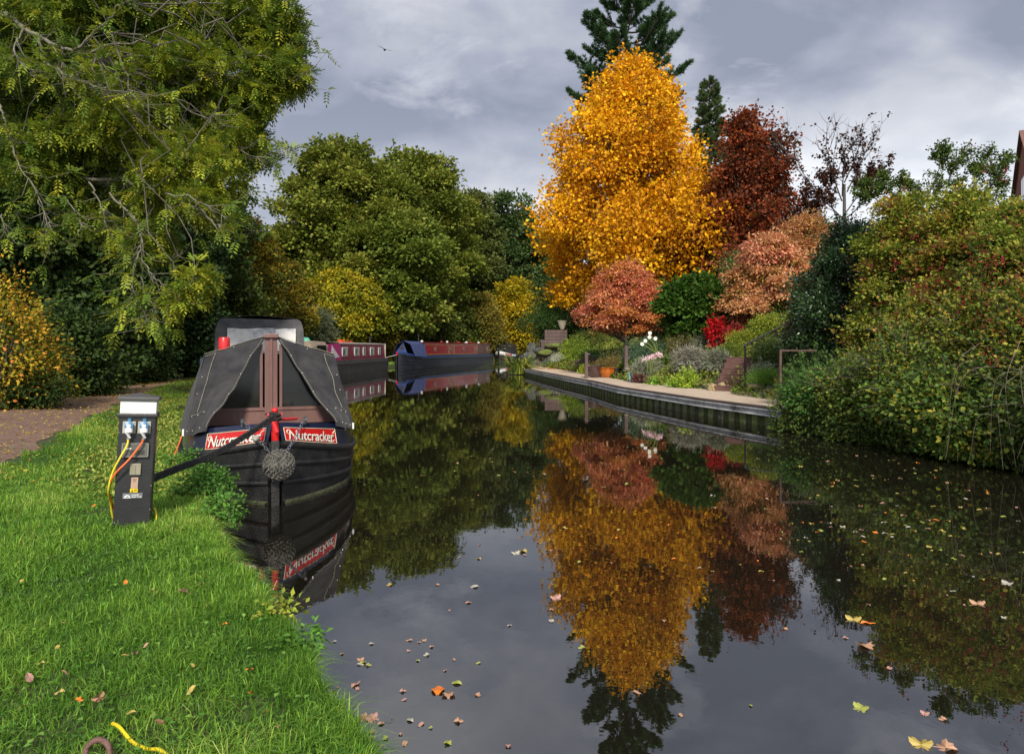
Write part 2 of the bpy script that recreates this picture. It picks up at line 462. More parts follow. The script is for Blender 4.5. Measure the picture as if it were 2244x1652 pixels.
def tubes(paths, n=6):
    """paths: list of (pts (k,3), radii (k,)) -> V, F"""
    V = []; F = []; o = 0
    an = np.arange(n)*2*math.pi/n
    for p, r in paths:
        p = np.asarray(p, float); r = np.asarray(r, float)
        d = unit(np.gradient(p, axis=0)); ref = np.array([0.31, 0.17, 0.93]) if abs(d[0, 2]) < 0.8 else np.array([0.9, 0.3, 0.1])
        a = unit(np.cross(d, ref)); b = np.cross(d, a)
        ring = p[:, None]+(a[:, None]*np.cos(an)[None, :, None]+b[:, None]*np.sin(an)[None, :, None])*r[:, None, None]
        V.append(ring.reshape(-1, 3)); k = len(p)
        i = (np.arange(k-1)[:, None]*n+np.arange(n)[None]); j = (np.arange(k-1)[:, None]*n+(np.arange(n)+1)[None] % n)
        F.append(np.stack([i, j, j+n, i+n], -1).reshape(-1, 4)+o); o += k*n
    return np.concatenate(V), np.concatenate(F)
def wiggly(a, b, k=7, sag=0.0, amp=0.06):
    a = np.array(a, float); b = np.array(b, float); t = np.linspace(0, 1, k)[:, None]
    L = np.linalg.norm(b-a); w = rng.standard_normal((k, 3))*amp*L*np.sin(t*math.pi)
    p = a+(b-a)*t+w; p[:, 2] += sag*L*np.sin(t[:, 0]*math.pi); return p
BARK = lambda: mat('bark', (0.065, 0.055, 0.04), (0.13, 0.115, 0.09), 0.9, 6, 0.8, 18, stretch=(1, 1, .25))
PALEBARK = lambda: mat('pale_bark', (0.085, 0.08, 0.055), (0.17, 0.16, 0.115), 0.85, 6, 0.6, 18)
def skeleton(base, top, lobes, r0, sub=5, twig=0.012, lean=0.0, low=0.25):
    base = np.array(base, float); top = np.array(top, float); H = np.linalg.norm(top-base)
    trunk = wiggly(base, top, 10, 0, 0.012); tr = np.linspace(r0, max(r0*0.15, twig), 10)
    tr[0] *= 1.35
    paths = [(trunk, tr)]
    for lb in lobes:
        c = np.array(lb[:3]); rr = np.array(lb[3:6])
        h = np.clip((c[2]-base[2])/H-0.22, low, 0.9)
        i = h*9; k = int(i); st = trunk[k]*(1-(i-k))+trunk[min(k+1, 9)]*(i-k)
        rad = r0*(1-h)*0.45+twig
        if np.linalg.norm(c-st) < 0.3: continue
        p = wiggly(st, c, 7, 0.06, 0.05); paths.append((p, np.linspace(rad, rad*0.35, 7)))
        for s in range(sub):
            e = c+rdir(1)[0]*rr*0.95
            q = wiggly(p[rng.integers(3, 7)], e, 5, 0.03, 0.07); paths.append((q, np.linspace(rad*0.32, twig*0.6, 5)))
    return paths

def crown_lobes(c, rx, ry, z0, z1, prof, n, lr=0.26, seed=0, fillc=True):
    """lobes spread over a crown of height z0..z1 whose radius follows prof(t)"""
    g = np.random.default_rng(seed+11); out = []
    gold = 2.399963; 
    for i in range(n):
        t = (i+0.5)/n; t = t**0.9; a = i*gold+g.uniform(-.35, .35)
        pr = prof(t); q = g.uniform(0.60, 0.98) if i % 4 else g.uniform(0.1, 0.5)
        r = lr*max(rx, ry)*g.uniform(0.55, 1.5)*(0.45+0.55*pr)
        out.append((c[0]+math.cos(a)*rx*pr*q, c[1]+math.sin(a)*ry*pr*q, z0+(z1-z0)*t, r*1.1, r*1.1, r*0.8))
    if fillc:
        for t in (0.25, 0.5, 0.72):
            pr = prof(t); out.append((c[0], c[1], z0+(z1-z0)*t, rx*pr*.62, ry*pr*.62, (z1-z0)*.17))
    return out
round_prof = lambda t: math.sqrt(max(0.02, 1-(2*t-0.82)**2/1.5))
cone_prof = lambda t: max(0.05, (1-t)**0.75*(0.35+0.65*min(1, t*5)))
egg_prof = lambda t: max(0.08, math.sin(math.pi*min(1, t*0.86+0.12))**0.75)

def shoot_cloud(lobes, n, ls, m, L, W, pal, upb=.6, droop=.0, minz=-.2, side=None):
    """leafy shoots that break out of the crown: returns leaf mesh parts and stem paths"""
    lobes = np.array(lobes, float); pr = lobes[:, 3]**2; pr = pr/pr.sum()
    k = rng.choice(len(lobes), n*3, p=pr); d = rdir(len(k)); d[:, 2] = np.where(d[:, 2] < minz, -d[:, 2], d[:, 2])
    c = lobes[k, :3]+d*lobes[k, 3:6]*.9; keep = np.ones(len(c), bool)
    for q in range(len(lobes)): keep &= ~(((((c-lobes[q, :3])/lobes[q, 3:6])**2).sum(1) < .7) & (k != q))
    if side is not None: keep &= (d*np.array(side)).sum(1) > -.1
    c = c[keep][:n]; d = d[keep][:n]; n = len(c)
    if n == 0: return None, []
    D = unit(d*.9+np.array([0, 0, upb])+rdir(n)*.45); ln = ls*rng.uniform(.45, 1.25, n); paths = []; P_ = []; Dd = []; tt = rng.random(n)
    s_ = np.linspace(0, 1, 5)
    bendv = rdir(n)*.18+np.array([0, 0, -droop])
    for i in range(n):
        p = c[i]+D[i]*ln[i]*s_[:, None]+bendv[i]*ln[i]*(s_**2)[:, None]; paths.append((p, np.linspace(max(.004, ls*.009), .0015, 5)))
    s2 = rng.uniform(.05, 1, (n, m)); pos = c[:, None]+D[:, None]*(ln[:, None]*s2)[..., None]+bendv[:, None]*(ln[:, None]*s2**2)[..., None]
    pos = pos.reshape(-1, 3)+rdir(n*m)*L*.35; DD = np.repeat(D, m, 0)
    V = leaves(pos, unit(DD*.5+rdir(n*m)*.9+[0, 0, -.15]), unit(rdir(n*m)*.6+[0, 0, .7]), L*rng.uniform(.6, 1.2, n*m), W*rng.uniform(.6, 1.2, n*m), blend(pal, n*m, np.repeat(tt, m)*.6+rng.random(n*m)*.4))
    return V, paths
def tree(name, base, rx, z0, z1, prof, pal, label, cat='tree', nl=26, ncl=3500, per=9, spread=.25, L=.22, W=.15, r0=.25, seed=1, ry=None, lean=(0, 0),
         group=None, m=None, bark=None, lr=0.26, sub=4, shoots=0, sl=.8, sm=12, sup=.6, sdroop=0, fillc=True, **kw):
    ry = ry or rx
    lobes = crown_lobes((base[0]+lean[0], base[1]+lean[1]), rx, ry, z0, z1, prof, nl, lr, seed, fillc)
    # let nothing rise above z1 or poke out too far
    lobes = [(a, b, min(c, z1-f*0.85), d, e, f) for a, b, c, d, e, f in lobes]
    t = empty(name, base); tag(t, label, cat, group)
    b = np.array(base, float)
    V, F, C = lobe_cloud(lobes, ncl, per, spread, L, W, pal, **kw)
    sp_ = []
    if shoots:
        sv_, sp_ = shoot_cloud(lobes, shoots, sl, sm, L, W, pal, sup, sdroop)
        if sv_ is not None: V, F, C = merge([(V, F, C), sv_])
    np_mesh('crown', V-b, F, m or LEAF, t, C)
    tv, tf = tubes(skeleton(b-np.array([0, 0, .15]), (base[0]+lean[0], base[1]+lean[1], z0+(z1-z0)*.9), lobes, r0, sub)+sp_)
    np_mesh('trunk', tv-b, tf, bark or BARK(), t, smooth=True)
    return t
def shrub(name, c, rx, ry, h, pal, label, cat='shrub', nl=9, ncl=420, per=7, spread=.08, L=.09, W=.05, seed=1, m=None, stems=True, group=None, z=None, lr=.5, prof=None, shoots=0, sl=.3, sm=10, sup=.8, sdroop=0, **kw):
    """c = (x, y) ground position; one mound of leaves on stems"""
    z = gz(c[0], c[1]) if z is None else z
    z = max(z, 0.05)
    g = np.random.default_rng(seed+3); lobes = []
    for i in range(nl):
        a = i*2.399963+g.uniform(-.3, .3); q = math.sqrt((i+.3)/nl)*0.62
        hh = h*(1-q*q*0.9)*g.uniform(.82, 1.0); r = lr*g.uniform(.75, 1.2)
        rz = max(hh*0.36, h*0.16)
        lobes.append((c[0]+math.cos(a)*rx*q, c[1]+math.sin(a)*ry*q, z+hh-rz, rx*r, ry*r, rz))
        if h > 0.6 and i % 2 == 0:
            lobes.append((c[0]+math.cos(a)*rx*q*1.15, c[1]+math.sin(a)*ry*q*1.15, z+hh*0.38, rx*r*.9, ry*r*.9, h*0.26))
    o = np.array([c[0], c[1], z])
    t = empty(name, o); tag(t, label, cat, group)
    V, F, C = lobe_cloud(lobes, ncl, per, spread, L, W, pal, **kw)
    ps = []
    if shoots:
        sv_, ps = shoot_cloud(lobes, shoots, sl, sm, L, W, pal, sup, sdroop)
        if sv_ is not None: V, F, C = merge([(V, F, C), sv_])
    np_mesh('foliage', V-o, F, m or LEAF, t, C)
    if stems:
        for lb in lobes:
            ps.append((wiggly((c[0]+g.uniform(-.1, .1)*rx, c[1]+g.uniform(-.1, .1)*ry, z-.05), lb[:3], 6, 0.05, .05), np.linspace(.012+.018*h, .006, 6)))
        sv, sf = tubes(ps, 5); np_mesh('stem', sv-o, sf, BARK(), t)
    return t

# palettes (plain leaf albedo)
DARKG = [(.024, .048, .012), (.050, .088, .020), (.090, .135, .028)]
MIDG = [(.07, .10, .014), (.16, .20, .024), (.30, .31, .05)]
OLIVE = [(.05, .065, .012), (.10, .115, .02), (.17, .16, .03)]
YELG = [(.09, .13, .012), (.26, .25, .014), (.52, .40, .02)]
YEL = [(.16, .16, .01), (.40, .31, .012), (.62, .43, .02)]
GOLD = [(.34, .14, .006), (.64, .29, .006), (.82, .43, .008), (.88, .56, .02)]
PINK = [(.20, .19, .04), (.46, .24, .07), (.66, .32, .14), (.70, .40, .24), (.66, .16, .10)]
MAROON = [(.04, .035, .012), (.12, .03, .012), (.26, .06, .022), (.46, .12, .03)]
ASH = [(.035, .072, .014), (.07, .125, .018), (.15, .21, .024), (.34, .37, .03)]
# ---------------------------------------------------------------- trees
def at(x, Y): return (x-1122)/1500*Y
def zt(y, Y): return EYE-(y-762)/1500*Y
def base(x, Y): X = at(x, Y); return (X, Y, gz(X, Y) if not (XL(Y) < X < XR(Y)) else 0.35)
def pxw(px, Y): return px/1500*Y

# --- the great yellow tree and its neighbours on the garden side
Y = 46.0; B = base(1388, Y)
gold_prof = lambda t: float(np.interp(t, [0, .08, .28, .42, .56, .70, .83, .93, 1], [.62, 1.0, .97, .86, .70, .53, .34, .16, .04]))
tree('golden_tree', B, pxw(226, Y), zt(645, Y), zt(136, Y), gold_prof, GOLD, 'tall cone-shaped tree in full golden yellow leaf, tallest of the garden trees after the pine',
     nl=95, ncl=10500, per=9, spread=.32, L=.22, W=.20, r0=.36, seed=3, lr=.19, up=.3, shell=(.6, 1.15), cull=.5, lean=(-.2, 0), wild=.25, rough=.25, shoots=600, sl=1.5, sm=14, sup=.9, bark=PALEBARK(), sub=4, gapn=1.15, fillc=False)
def pine(name, B, z0, z1, rx, pal, label, n, seed, needle=.32, per=46, up=.45, r0=.4, prof=None):
    g = np.random.default_rng(seed); t = empty(name, B); tag(t, label, 'conifer')
    b = np.array(B, float); paths = [(np.array([b, [b[0], b[1], z1]]), np.array([r0, .05]))]
    pts = []; dirs = []
    for i in range(n):
        u = (i+.5)/n; a = i*2.4+g.uniform(-.4, .4); z = z0+(z1-z0)*u
        ln = rx*(prof(u) if prof else (1-u)**.8)*g.uniform(.72, 1.1)+.25
        k = 7; s = np.linspace(0, 1, k)
        p = np.stack([b[0]+math.cos(a)*ln*s, b[1]+math.sin(a)*ln*s, z+ln*(up*s**2-.05*s)], 1)
        paths.append((p, np.linspace(.09, .02, k)))
        for q in range(int(6+ln*6)):
            w = g.uniform(.22, 1)
            i0 = w*(k-1); k0 = min(int(i0), k-2); c = p[k0]*(1-(i0-k0))+p[k0+1]*(i0-k0)
            sa = a+g.choice([-1, 1])*g.uniform(.4, 1.1); sl = ln*.30*(1.15-w)*g.uniform(.6, 1.3)+.35
            e = c+np.array([math.cos(sa)*sl, math.sin(sa)*sl, sl*g.uniform(.35, .95)])
            paths.append((np.array([c, (c+e)/2-[0, 0, .05], e]), np.array([.03, .02, .01])))
            for m_ in np.linspace(.35, 1, 4):
                pts.append(c+(e-c)*m_); dirs.append(e-c)
        pts.append(p[-1]); dirs.append(p[-1]-p[-2])
    pts = np.array(pts); dirs = unit(np.array(dirs)); n0 = len(pts)
    c = np.repeat(pts, per, 0); d = np.repeat(dirs, per, 0)
    D = unit(d*.9+rdir(len(c))*.85+[0, 0, .15]); c = c+rdir(len(c))*.06
    tt = np.repeat(g.random(n0), per)
    V, F, C = leaves(c, D, rdir(len(c)), needle*rng.uniform(.7, 1.15, len(c)), needle*.13, blend(pal, len(c), tt*.6+rng.random(len(c))*.4))
    np_mesh('crown', V-b, F, LEAF, t, C)
    tv, tf = tubes(paths, 6); np_mesh('trunk', tv-b, tf, BARK(), t, smooth=True)
    return t
Y = 58.0
pine('pine_tree', base(1372, Y), zt(330, Y), zt(-75, Y), pxw(122, Y), [(.022, .055, .018), (.042, .095, .030), (.085, .155, .050)],
     'tall dark pine with upswept branches rising behind the golden tree', 46, 5, needle=.36, per=30,
     prof=lambda u: float(np.interp(u, [0, .25, .5, .75, 1], [1.0, .98, .82, .52, .1])), up=.55)
Y = 52.0
pine('spruce_tree', base(1555, Y), zt(480, Y), zt(180, Y), pxw(52, Y), [(.03, .065, .02), (.07, .11, .035), (.13, .17, .05)],
     'narrow pointed spruce showing its tip between the golden tree and the dark red tree', 80, 9, needle=.20, per=34, up=.02, r0=.2)
Y = 40.0
mar_prof = lambda t: float(np.interp(t, [0, .15, .36, .55, .75, .9, 1], [1.0, 1.0, .80, .58, .42, .26, .08]))
tree('maple_tree', base(1645, Y), pxw(148, Y), zt(655, Y), zt(252, Y), mar_prof, MAROON, 'broad dark red maple just right of the golden tree',
     nl=60, ncl=5200, per=9, spread=.24, L=.19, W=.17, r0=.25, seed=12, lr=.21, cull=.5, shell=(.55, 1.15), up=.4, sub=5, gapn=1.3, fillc=False, wild=.3, rough=.28, shoots=330, sl=1.1, sm=13, sup=.5)
# the half-bare copper beech
def bare_tree():
    Y = 36.0; B = base(1842, Y); b = np.array(B, float); g = np.random.default_rng(4)
    t = empty('beech_tree', B); tag(t, 'half-bare young copper beech with thin upright twigs above the hawthorns', 'tree')
    paths = []; tips = []
    top = np.array([at(1850, Y), Y, zt(405, Y)])
    paths.append((np.array([b, (b+top)/2+[.1, 0, 0], top]), np.array([.16, .12, .07])))
    def grow(p, d, ln, r, depth):
        k = 6; q = [p]; dd = np.array(d, float)
        for i in range(k): dd = unit((dd+rdir(1)[0]*.10+[0, 0, .06])[None])[0]; q.append(q[-1]+dd*ln/k)
        q = np.array(q); paths.append((q, np.linspace(r, r*.35, k+1)))
        leafy = q[-1][2] < zt(345, Y)
        if depth <= 2: tips.append(q)
        if depth > 0:
            for i in range(6 if depth > 1 else 5):
                j = g.integers(2, k+1); a = unit((dd+rdir(1)[0]*.75)[None])[0]
                grow(q[j], a, ln*g.uniform(.4, .62), r*.5, depth-1)
    stems = [((1726, 318), (1838, 470)), ((1758, 300), (1845, 440)), ((1880, 285), (1850, 400)), ((1912, 300), (1856, 420)), ((1938, 360), (1850, 470)),
             ((1732, 452), (1830, 500)), ((1800, 330), (1846, 430)), ((1925, 425), (1850, 480)), ((1760, 390), (1840, 490))]
    for (e, s) in stems:
        s3 = np.array([at(s[0], Y), Y, zt(s[1], Y)]); e3 = np.array([at(e[0], Y), Y+g.uniform(-2, 2), zt(e[1], Y)])
        ln = np.linalg.norm(e3-s3); grow(s3, (e3-s3)/ln, ln*.78, .04, 2)
    V, F, C = None, None, None
    tv, tf = tubes(paths, 5); np_mesh('trunk', tv-b, tf, mat('dull_twig', (.045, .038, .034), (.08, .07, .06), .8), t)
    pos = []
    for q in tips:
        s = g.random((9, 1)); i = g.integers(1, len(q)-1, 9)
        pos.append(q[i]*(1-s)+q[i+1]*s)
    pos = np.concatenate(pos)
    hh = pos[:, 2]; keep = g.random(len(hh)) < np.clip((zt(330, Y)-hh)/2.0+0.1, .04, .62)
    pos = pos[keep]; c = np.repeat(pos, 4, 0)+rdir(len(pos)*4)*.12
    pal = [(.02, .012, .01), (.07, .03, .02), (.14, .05, .02)]
    V, F, C = leaves(c, unit(rdir(len(c))+[0, 0, -.1]), unit(rdir(len(c))*.5+[0, 0, 1]), .19, .13, blend(pal, len(c)))
    np_mesh('crown', V-b, F, LEAF, t, C)
bare_tree()
# --- far side of the canal: green trees behind the boats
Y = 66.0
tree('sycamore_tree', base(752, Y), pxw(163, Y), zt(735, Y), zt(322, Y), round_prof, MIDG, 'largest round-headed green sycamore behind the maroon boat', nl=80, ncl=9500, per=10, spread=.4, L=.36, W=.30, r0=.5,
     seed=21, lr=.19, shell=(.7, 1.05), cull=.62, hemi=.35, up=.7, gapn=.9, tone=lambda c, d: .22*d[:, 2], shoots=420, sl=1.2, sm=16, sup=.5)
Y = 74.0
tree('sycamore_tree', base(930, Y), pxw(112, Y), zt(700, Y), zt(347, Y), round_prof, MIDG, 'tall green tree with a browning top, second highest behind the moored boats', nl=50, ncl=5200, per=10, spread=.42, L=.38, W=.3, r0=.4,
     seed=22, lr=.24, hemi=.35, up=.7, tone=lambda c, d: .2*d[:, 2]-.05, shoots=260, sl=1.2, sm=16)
Y = 62.0
tree('sycamore_tree', base(890, Y), pxw(95, Y), zt(735, Y), zt(470, Y), round_prof, [(.06, .10, .014), (.13, .18, .022), (.24, .27, .045)], 'lower green tree bulging forward between the two tall sycamores', nl=40, ncl=4200, per=10, spread=.36, L=.34, W=.28, r0=.3,
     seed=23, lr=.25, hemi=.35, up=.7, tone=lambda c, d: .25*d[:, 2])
Y = 88.0
tree('alder_tree', base(1035, Y), pxw(62, Y), zt(720, Y), zt(425, Y), egg_prof, [(.06, .085, .02), (.11, .14, .03), (.18, .20, .06)], 'dull green tree directly left of the round-topped tree by the golden one', nl=34, ncl=3400, per=9, spread=.5, L=.4, W=.3, r0=.4, seed=24, hemi=.3, lr=.3)
tree('alder_tree', base(1120, Y+4), pxw(72, Y), zt(740, Y), zt(418, Y), round_prof, [(.045, .085, .02), (.08, .13, .035), (.14, .19, .06)], 'grey-green round-topped tree with pale bare limbs, nearest the golden tree', nl=44, ncl=4200, per=9, spread=.5, L=.42, W=.3, r0=.4, seed=25,
     hemi=.3, lr=.28, bark=PALEBARK(), gapn=.7)
tree('alder_tree', base(1175, 96), pxw(62, 96), zt(740, 96), zt(510, 96), egg_prof, [(.02, .045, .016), (.04, .07, .022), (.07, .10, .03)], 'dark green tree filling the gap behind the iris and the garden corner', nl=34, ncl=3000, per=9, spread=.5, L=.45, W=.34, r0=.3, seed=26)
# yellow and olive bushes along the far towpath
Y = 58.0
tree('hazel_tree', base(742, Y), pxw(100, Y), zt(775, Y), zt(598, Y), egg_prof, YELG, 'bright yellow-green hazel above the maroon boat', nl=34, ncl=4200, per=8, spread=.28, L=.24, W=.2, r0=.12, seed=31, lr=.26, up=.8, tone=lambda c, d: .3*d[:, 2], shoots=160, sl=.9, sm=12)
Y = 51.0
tree('willow_tree', base(688, Y), pxw(60, Y), zt(790, Y), zt(676, Y), egg_prof, [(.06, .08, .04), (.11, .13, .065), (.17, .18, .10)], 'grey-green willow bush between the grey hood and the maroon boat', nl=26, ncl=3000, per=8, spread=.2, L=.2, W=.06, r0=.08, seed=32, lr=.28)
Y = 82.0
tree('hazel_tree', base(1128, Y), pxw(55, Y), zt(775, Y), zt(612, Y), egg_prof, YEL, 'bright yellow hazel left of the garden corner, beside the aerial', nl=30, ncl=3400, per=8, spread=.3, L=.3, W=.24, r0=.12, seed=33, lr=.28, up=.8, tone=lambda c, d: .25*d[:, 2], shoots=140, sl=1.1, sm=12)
tree('hazel_tree', base(1046, 79), pxw(54, 79), zt(775, 79), zt(645, 79), round_prof, [(.10, .10, .02), (.20, .17, .025), (.33, .25, .04)], 'olive-brown rounded hazel behind the dark red boat', nl=28, ncl=3200, per=8, spread=.3, L=.27, W=.15, r0=.12, seed=34, lr=.28)
for i, (x, Y, wpx, y0, pal, lb) in enumerate([
        (850, 64, 75, 640, [(.05, .08, .012), (.10, .13, .018), (.19, .19, .02)], 'mid-green hedge bush over the stern of the maroon boat'),
        (925, 70, 62, 655, [(.025, .05, .01), (.06, .09, .015), (.13, .14, .02)], 'shady green hedge bush over the blue bow tent'),
        (985, 76, 55, 660, [(.03, .055, .012), (.07, .10, .016), (.20, .19, .02)], 'green and yellow hedge bush behind the dark red cabin'),
        (1100, 88, 50, 700, [(.03, .06, .012), (.06, .09, .016), (.12, .13, .02)], 'low green hedge bush behind the black bow tent'),
        (800, 62, 60, 705, [(.06, .07, .012), (.14, .13, .018), (.28, .22, .02)], 'low russet and yellow hedge bush behind the maroon roof'),
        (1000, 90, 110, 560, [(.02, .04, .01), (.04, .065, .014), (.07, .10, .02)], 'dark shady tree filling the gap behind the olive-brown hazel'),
        (640, 62, 55, 640, [(.03, .05, .01), (.07, .09, .015), (.15, .15, .02)], 'shady green bush just behind the grey-green willow')]):
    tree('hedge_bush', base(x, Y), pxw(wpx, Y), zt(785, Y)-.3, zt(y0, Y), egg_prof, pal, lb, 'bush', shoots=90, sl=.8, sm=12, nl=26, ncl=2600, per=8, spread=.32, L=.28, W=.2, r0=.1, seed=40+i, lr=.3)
# dark evergreens in the shade behind the garden
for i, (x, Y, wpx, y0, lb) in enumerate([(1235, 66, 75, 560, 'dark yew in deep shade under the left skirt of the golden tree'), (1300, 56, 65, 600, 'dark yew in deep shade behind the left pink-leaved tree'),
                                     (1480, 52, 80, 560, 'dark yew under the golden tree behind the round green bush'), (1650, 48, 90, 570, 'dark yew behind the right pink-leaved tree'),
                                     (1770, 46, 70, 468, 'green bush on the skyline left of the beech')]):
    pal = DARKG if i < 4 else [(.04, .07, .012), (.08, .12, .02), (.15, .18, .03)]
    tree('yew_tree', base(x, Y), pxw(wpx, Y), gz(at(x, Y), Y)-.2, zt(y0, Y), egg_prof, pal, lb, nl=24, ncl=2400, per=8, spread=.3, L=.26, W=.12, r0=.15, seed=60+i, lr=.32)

# --- the left wood behind the towpath
for i, (x, Y, wpx, y0, pal, lb, nc) in enumerate([
        (20, 20.5, 130, 330, DARKG, 'ivy-clad dark tree at the left end of the towpath wood', 6500),
        (215, 23, 135, 330, DARKG, 'ivy-clad dark tree behind the pedestal, middle of the towpath wood', 6500),
        (380, 28, 100, 360, [(.014, .032, .010), (.026, .052, .014), (.045, .08, .018)], 'dark tree at the right end of the towpath wood', 5500),
        (60, 30, 230, -80, [(.02, .045, .012), (.045, .085, .016), (.09, .14, .025)], 'tall green tree closing the wood behind the ash', 6500),
        (355, 33, 190, 40, [(.02, .045, .012), (.04, .08, .016), (.09, .13, .022)], 'tall green tree behind the ash, nearest the open sky', 7500),
        (465, 32, 78, 430, [(.02, .042, .010), (.045, .075, .014), (.09, .12, .02)], 'shady green tree leaning towards the gap of sky', 4200)]):
    tree('woodland_tree', base(x, Y), pxw(wpx, Y), .3, zt(y0, Y), lambda t: float(np.interp(t, [0, .1, .7, .9, 1], [.9, 1, .9, .62, .2])), pal, lb, nl=60, ncl=nc, per=9,
         spread=.22, L=.17, W=.13, r0=.3, seed=70+i, lr=.26, gapn=.8 if i in (3, 4) else 0)
for i, (x, Y, wpx, y0, pal, lb) in enumerate([
        (540, 37, 85, 480, [(.04, .065, .010), (.10, .12, .014), (.24, .19, .016), (.38, .22, .015)], 'green tree turning yellow beside the gap of sky'),
        (600, 43, 75, 560, [(.05, .07, .012), (.13, .13, .014), (.30, .20, .015)], 'yellowing tree above the grey hood'),
        (505, 33, 75, 580, [(.03, .055, .010), (.08, .10, .014), (.20, .17, .016)], 'green and yellow bush just left of the grey hood'),
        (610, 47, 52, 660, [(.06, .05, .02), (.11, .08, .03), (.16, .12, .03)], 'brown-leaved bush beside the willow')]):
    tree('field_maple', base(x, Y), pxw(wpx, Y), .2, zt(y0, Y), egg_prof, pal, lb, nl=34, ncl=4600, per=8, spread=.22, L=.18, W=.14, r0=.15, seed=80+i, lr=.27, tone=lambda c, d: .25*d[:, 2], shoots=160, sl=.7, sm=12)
for i, (x, Y, wpx, y0, pal, lb) in enumerate([
        (150, 17.5, 95, 680, DARKG, 'dark hedge bush beside the orange shrub'),
        (285, 24, 90, 720, DARKG, 'dark hedge bush behind the far dark bollard'),
        (400, 30, 80, 700, [(.02, .04, .01), (.04, .07, .014), (.08, .10, .02)], 'dark hedge bush at the bend of the towpath'),
        (-60, 14.5, 60, 760, DARKG, 'dark hedge bush at the left end of the hedge'),
        (445, 38, 60, 730, [(.025, .045, .01), (.05, .08, .014), (.12, .13, .02)], 'shady hedge bush farthest along the towpath')]):
    tree('hedge_bush', base(x, Y), pxw(wpx, Y), .25, zt(y0, Y), egg_prof, pal, lb, 'bush', nl=26, ncl=2600, per=8, spread=.15, L=.11, W=.08, r0=.06, seed=90+i, lr=.32)
shrub('dogwood_shrub', (at(0, 13.2), 13.2), .95, .8, 2.75, [(.10, .14, .014), (.28, .27, .02), (.58, .37, .03), (.68, .28, .05)], 'orange and yellow dogwood glowing against the dark wood', nl=18, ncl=1300, per=6, spread=.13, L=.075, W=.05, seed=5, wild=.3, rough=.25, lr=.42, up=.7)
shrub('dogwood_shrub', (at(60, 13.8), 13.8), .8, .7, 1.75, [(.05, .09, .012), (.11, .15, .018), (.24, .23, .02), (.48, .28, .03)], 'lower green and orange dogwood spilling towards the path', nl=14, ncl=1100, per=6, spread=.13, L=.07, W=.045, seed=6, wild=.3, rough=.25, lr=.42)
shrub('bramble_bush', (at(60, 14.2), 13.3), 1.5, .55, 1.0, [(.02, .045, .01), (.04, .07, .014), (.09, .11, .02)], 'low dark bramble at the foot of the orange dogwoods', nl=14, ncl=1100, per=7, spread=.1, L=.08, W=.06, seed=7, lr=.35)

# --- the ash tree overhanging the towpath
def ash_sprays(c, d, per, pal, tone=None):
    """pinnate leaves: per leaves at each twig end c (n,3) growing along d"""
    n = len(c); c = np.repeat(c, per, 0); d = np.repeat(d, per, 0)
    D = unit(d*.7+rdir(len(c))*.95+np.array([0, 0, -.15])); L = rng.uniform(.15, .27, len(c))
    S = unit(np.cross(D, np.array([0, 0, 1.0])+rdir(len(c))*.25)); U = np.cross(S, D)
    t = np.repeat(rng.random(n), per)*.6+rng.random(len(c))*.4
    if tone is not None: t = np.clip(t+tone(c), 0, 1)
    col = blend(pal, len(c), t); out = []
    for k in range(9):
        s = (k//2+1)/5*.92; side = 0 if k == 8 else (1 if k % 2 else -1)
        pos = c+D*(L*s)[:, None]-np.array([0, 0, 1])*(L*s*s*.35)[:, None]
        dd = unit(D*(1.0 if side == 0 else .55)+S*side*.95-np.array([0, 0, .28]))
        out.append(leaves(pos, dd, U, L*.36, L*.14, col, .1))
    return merge(out)
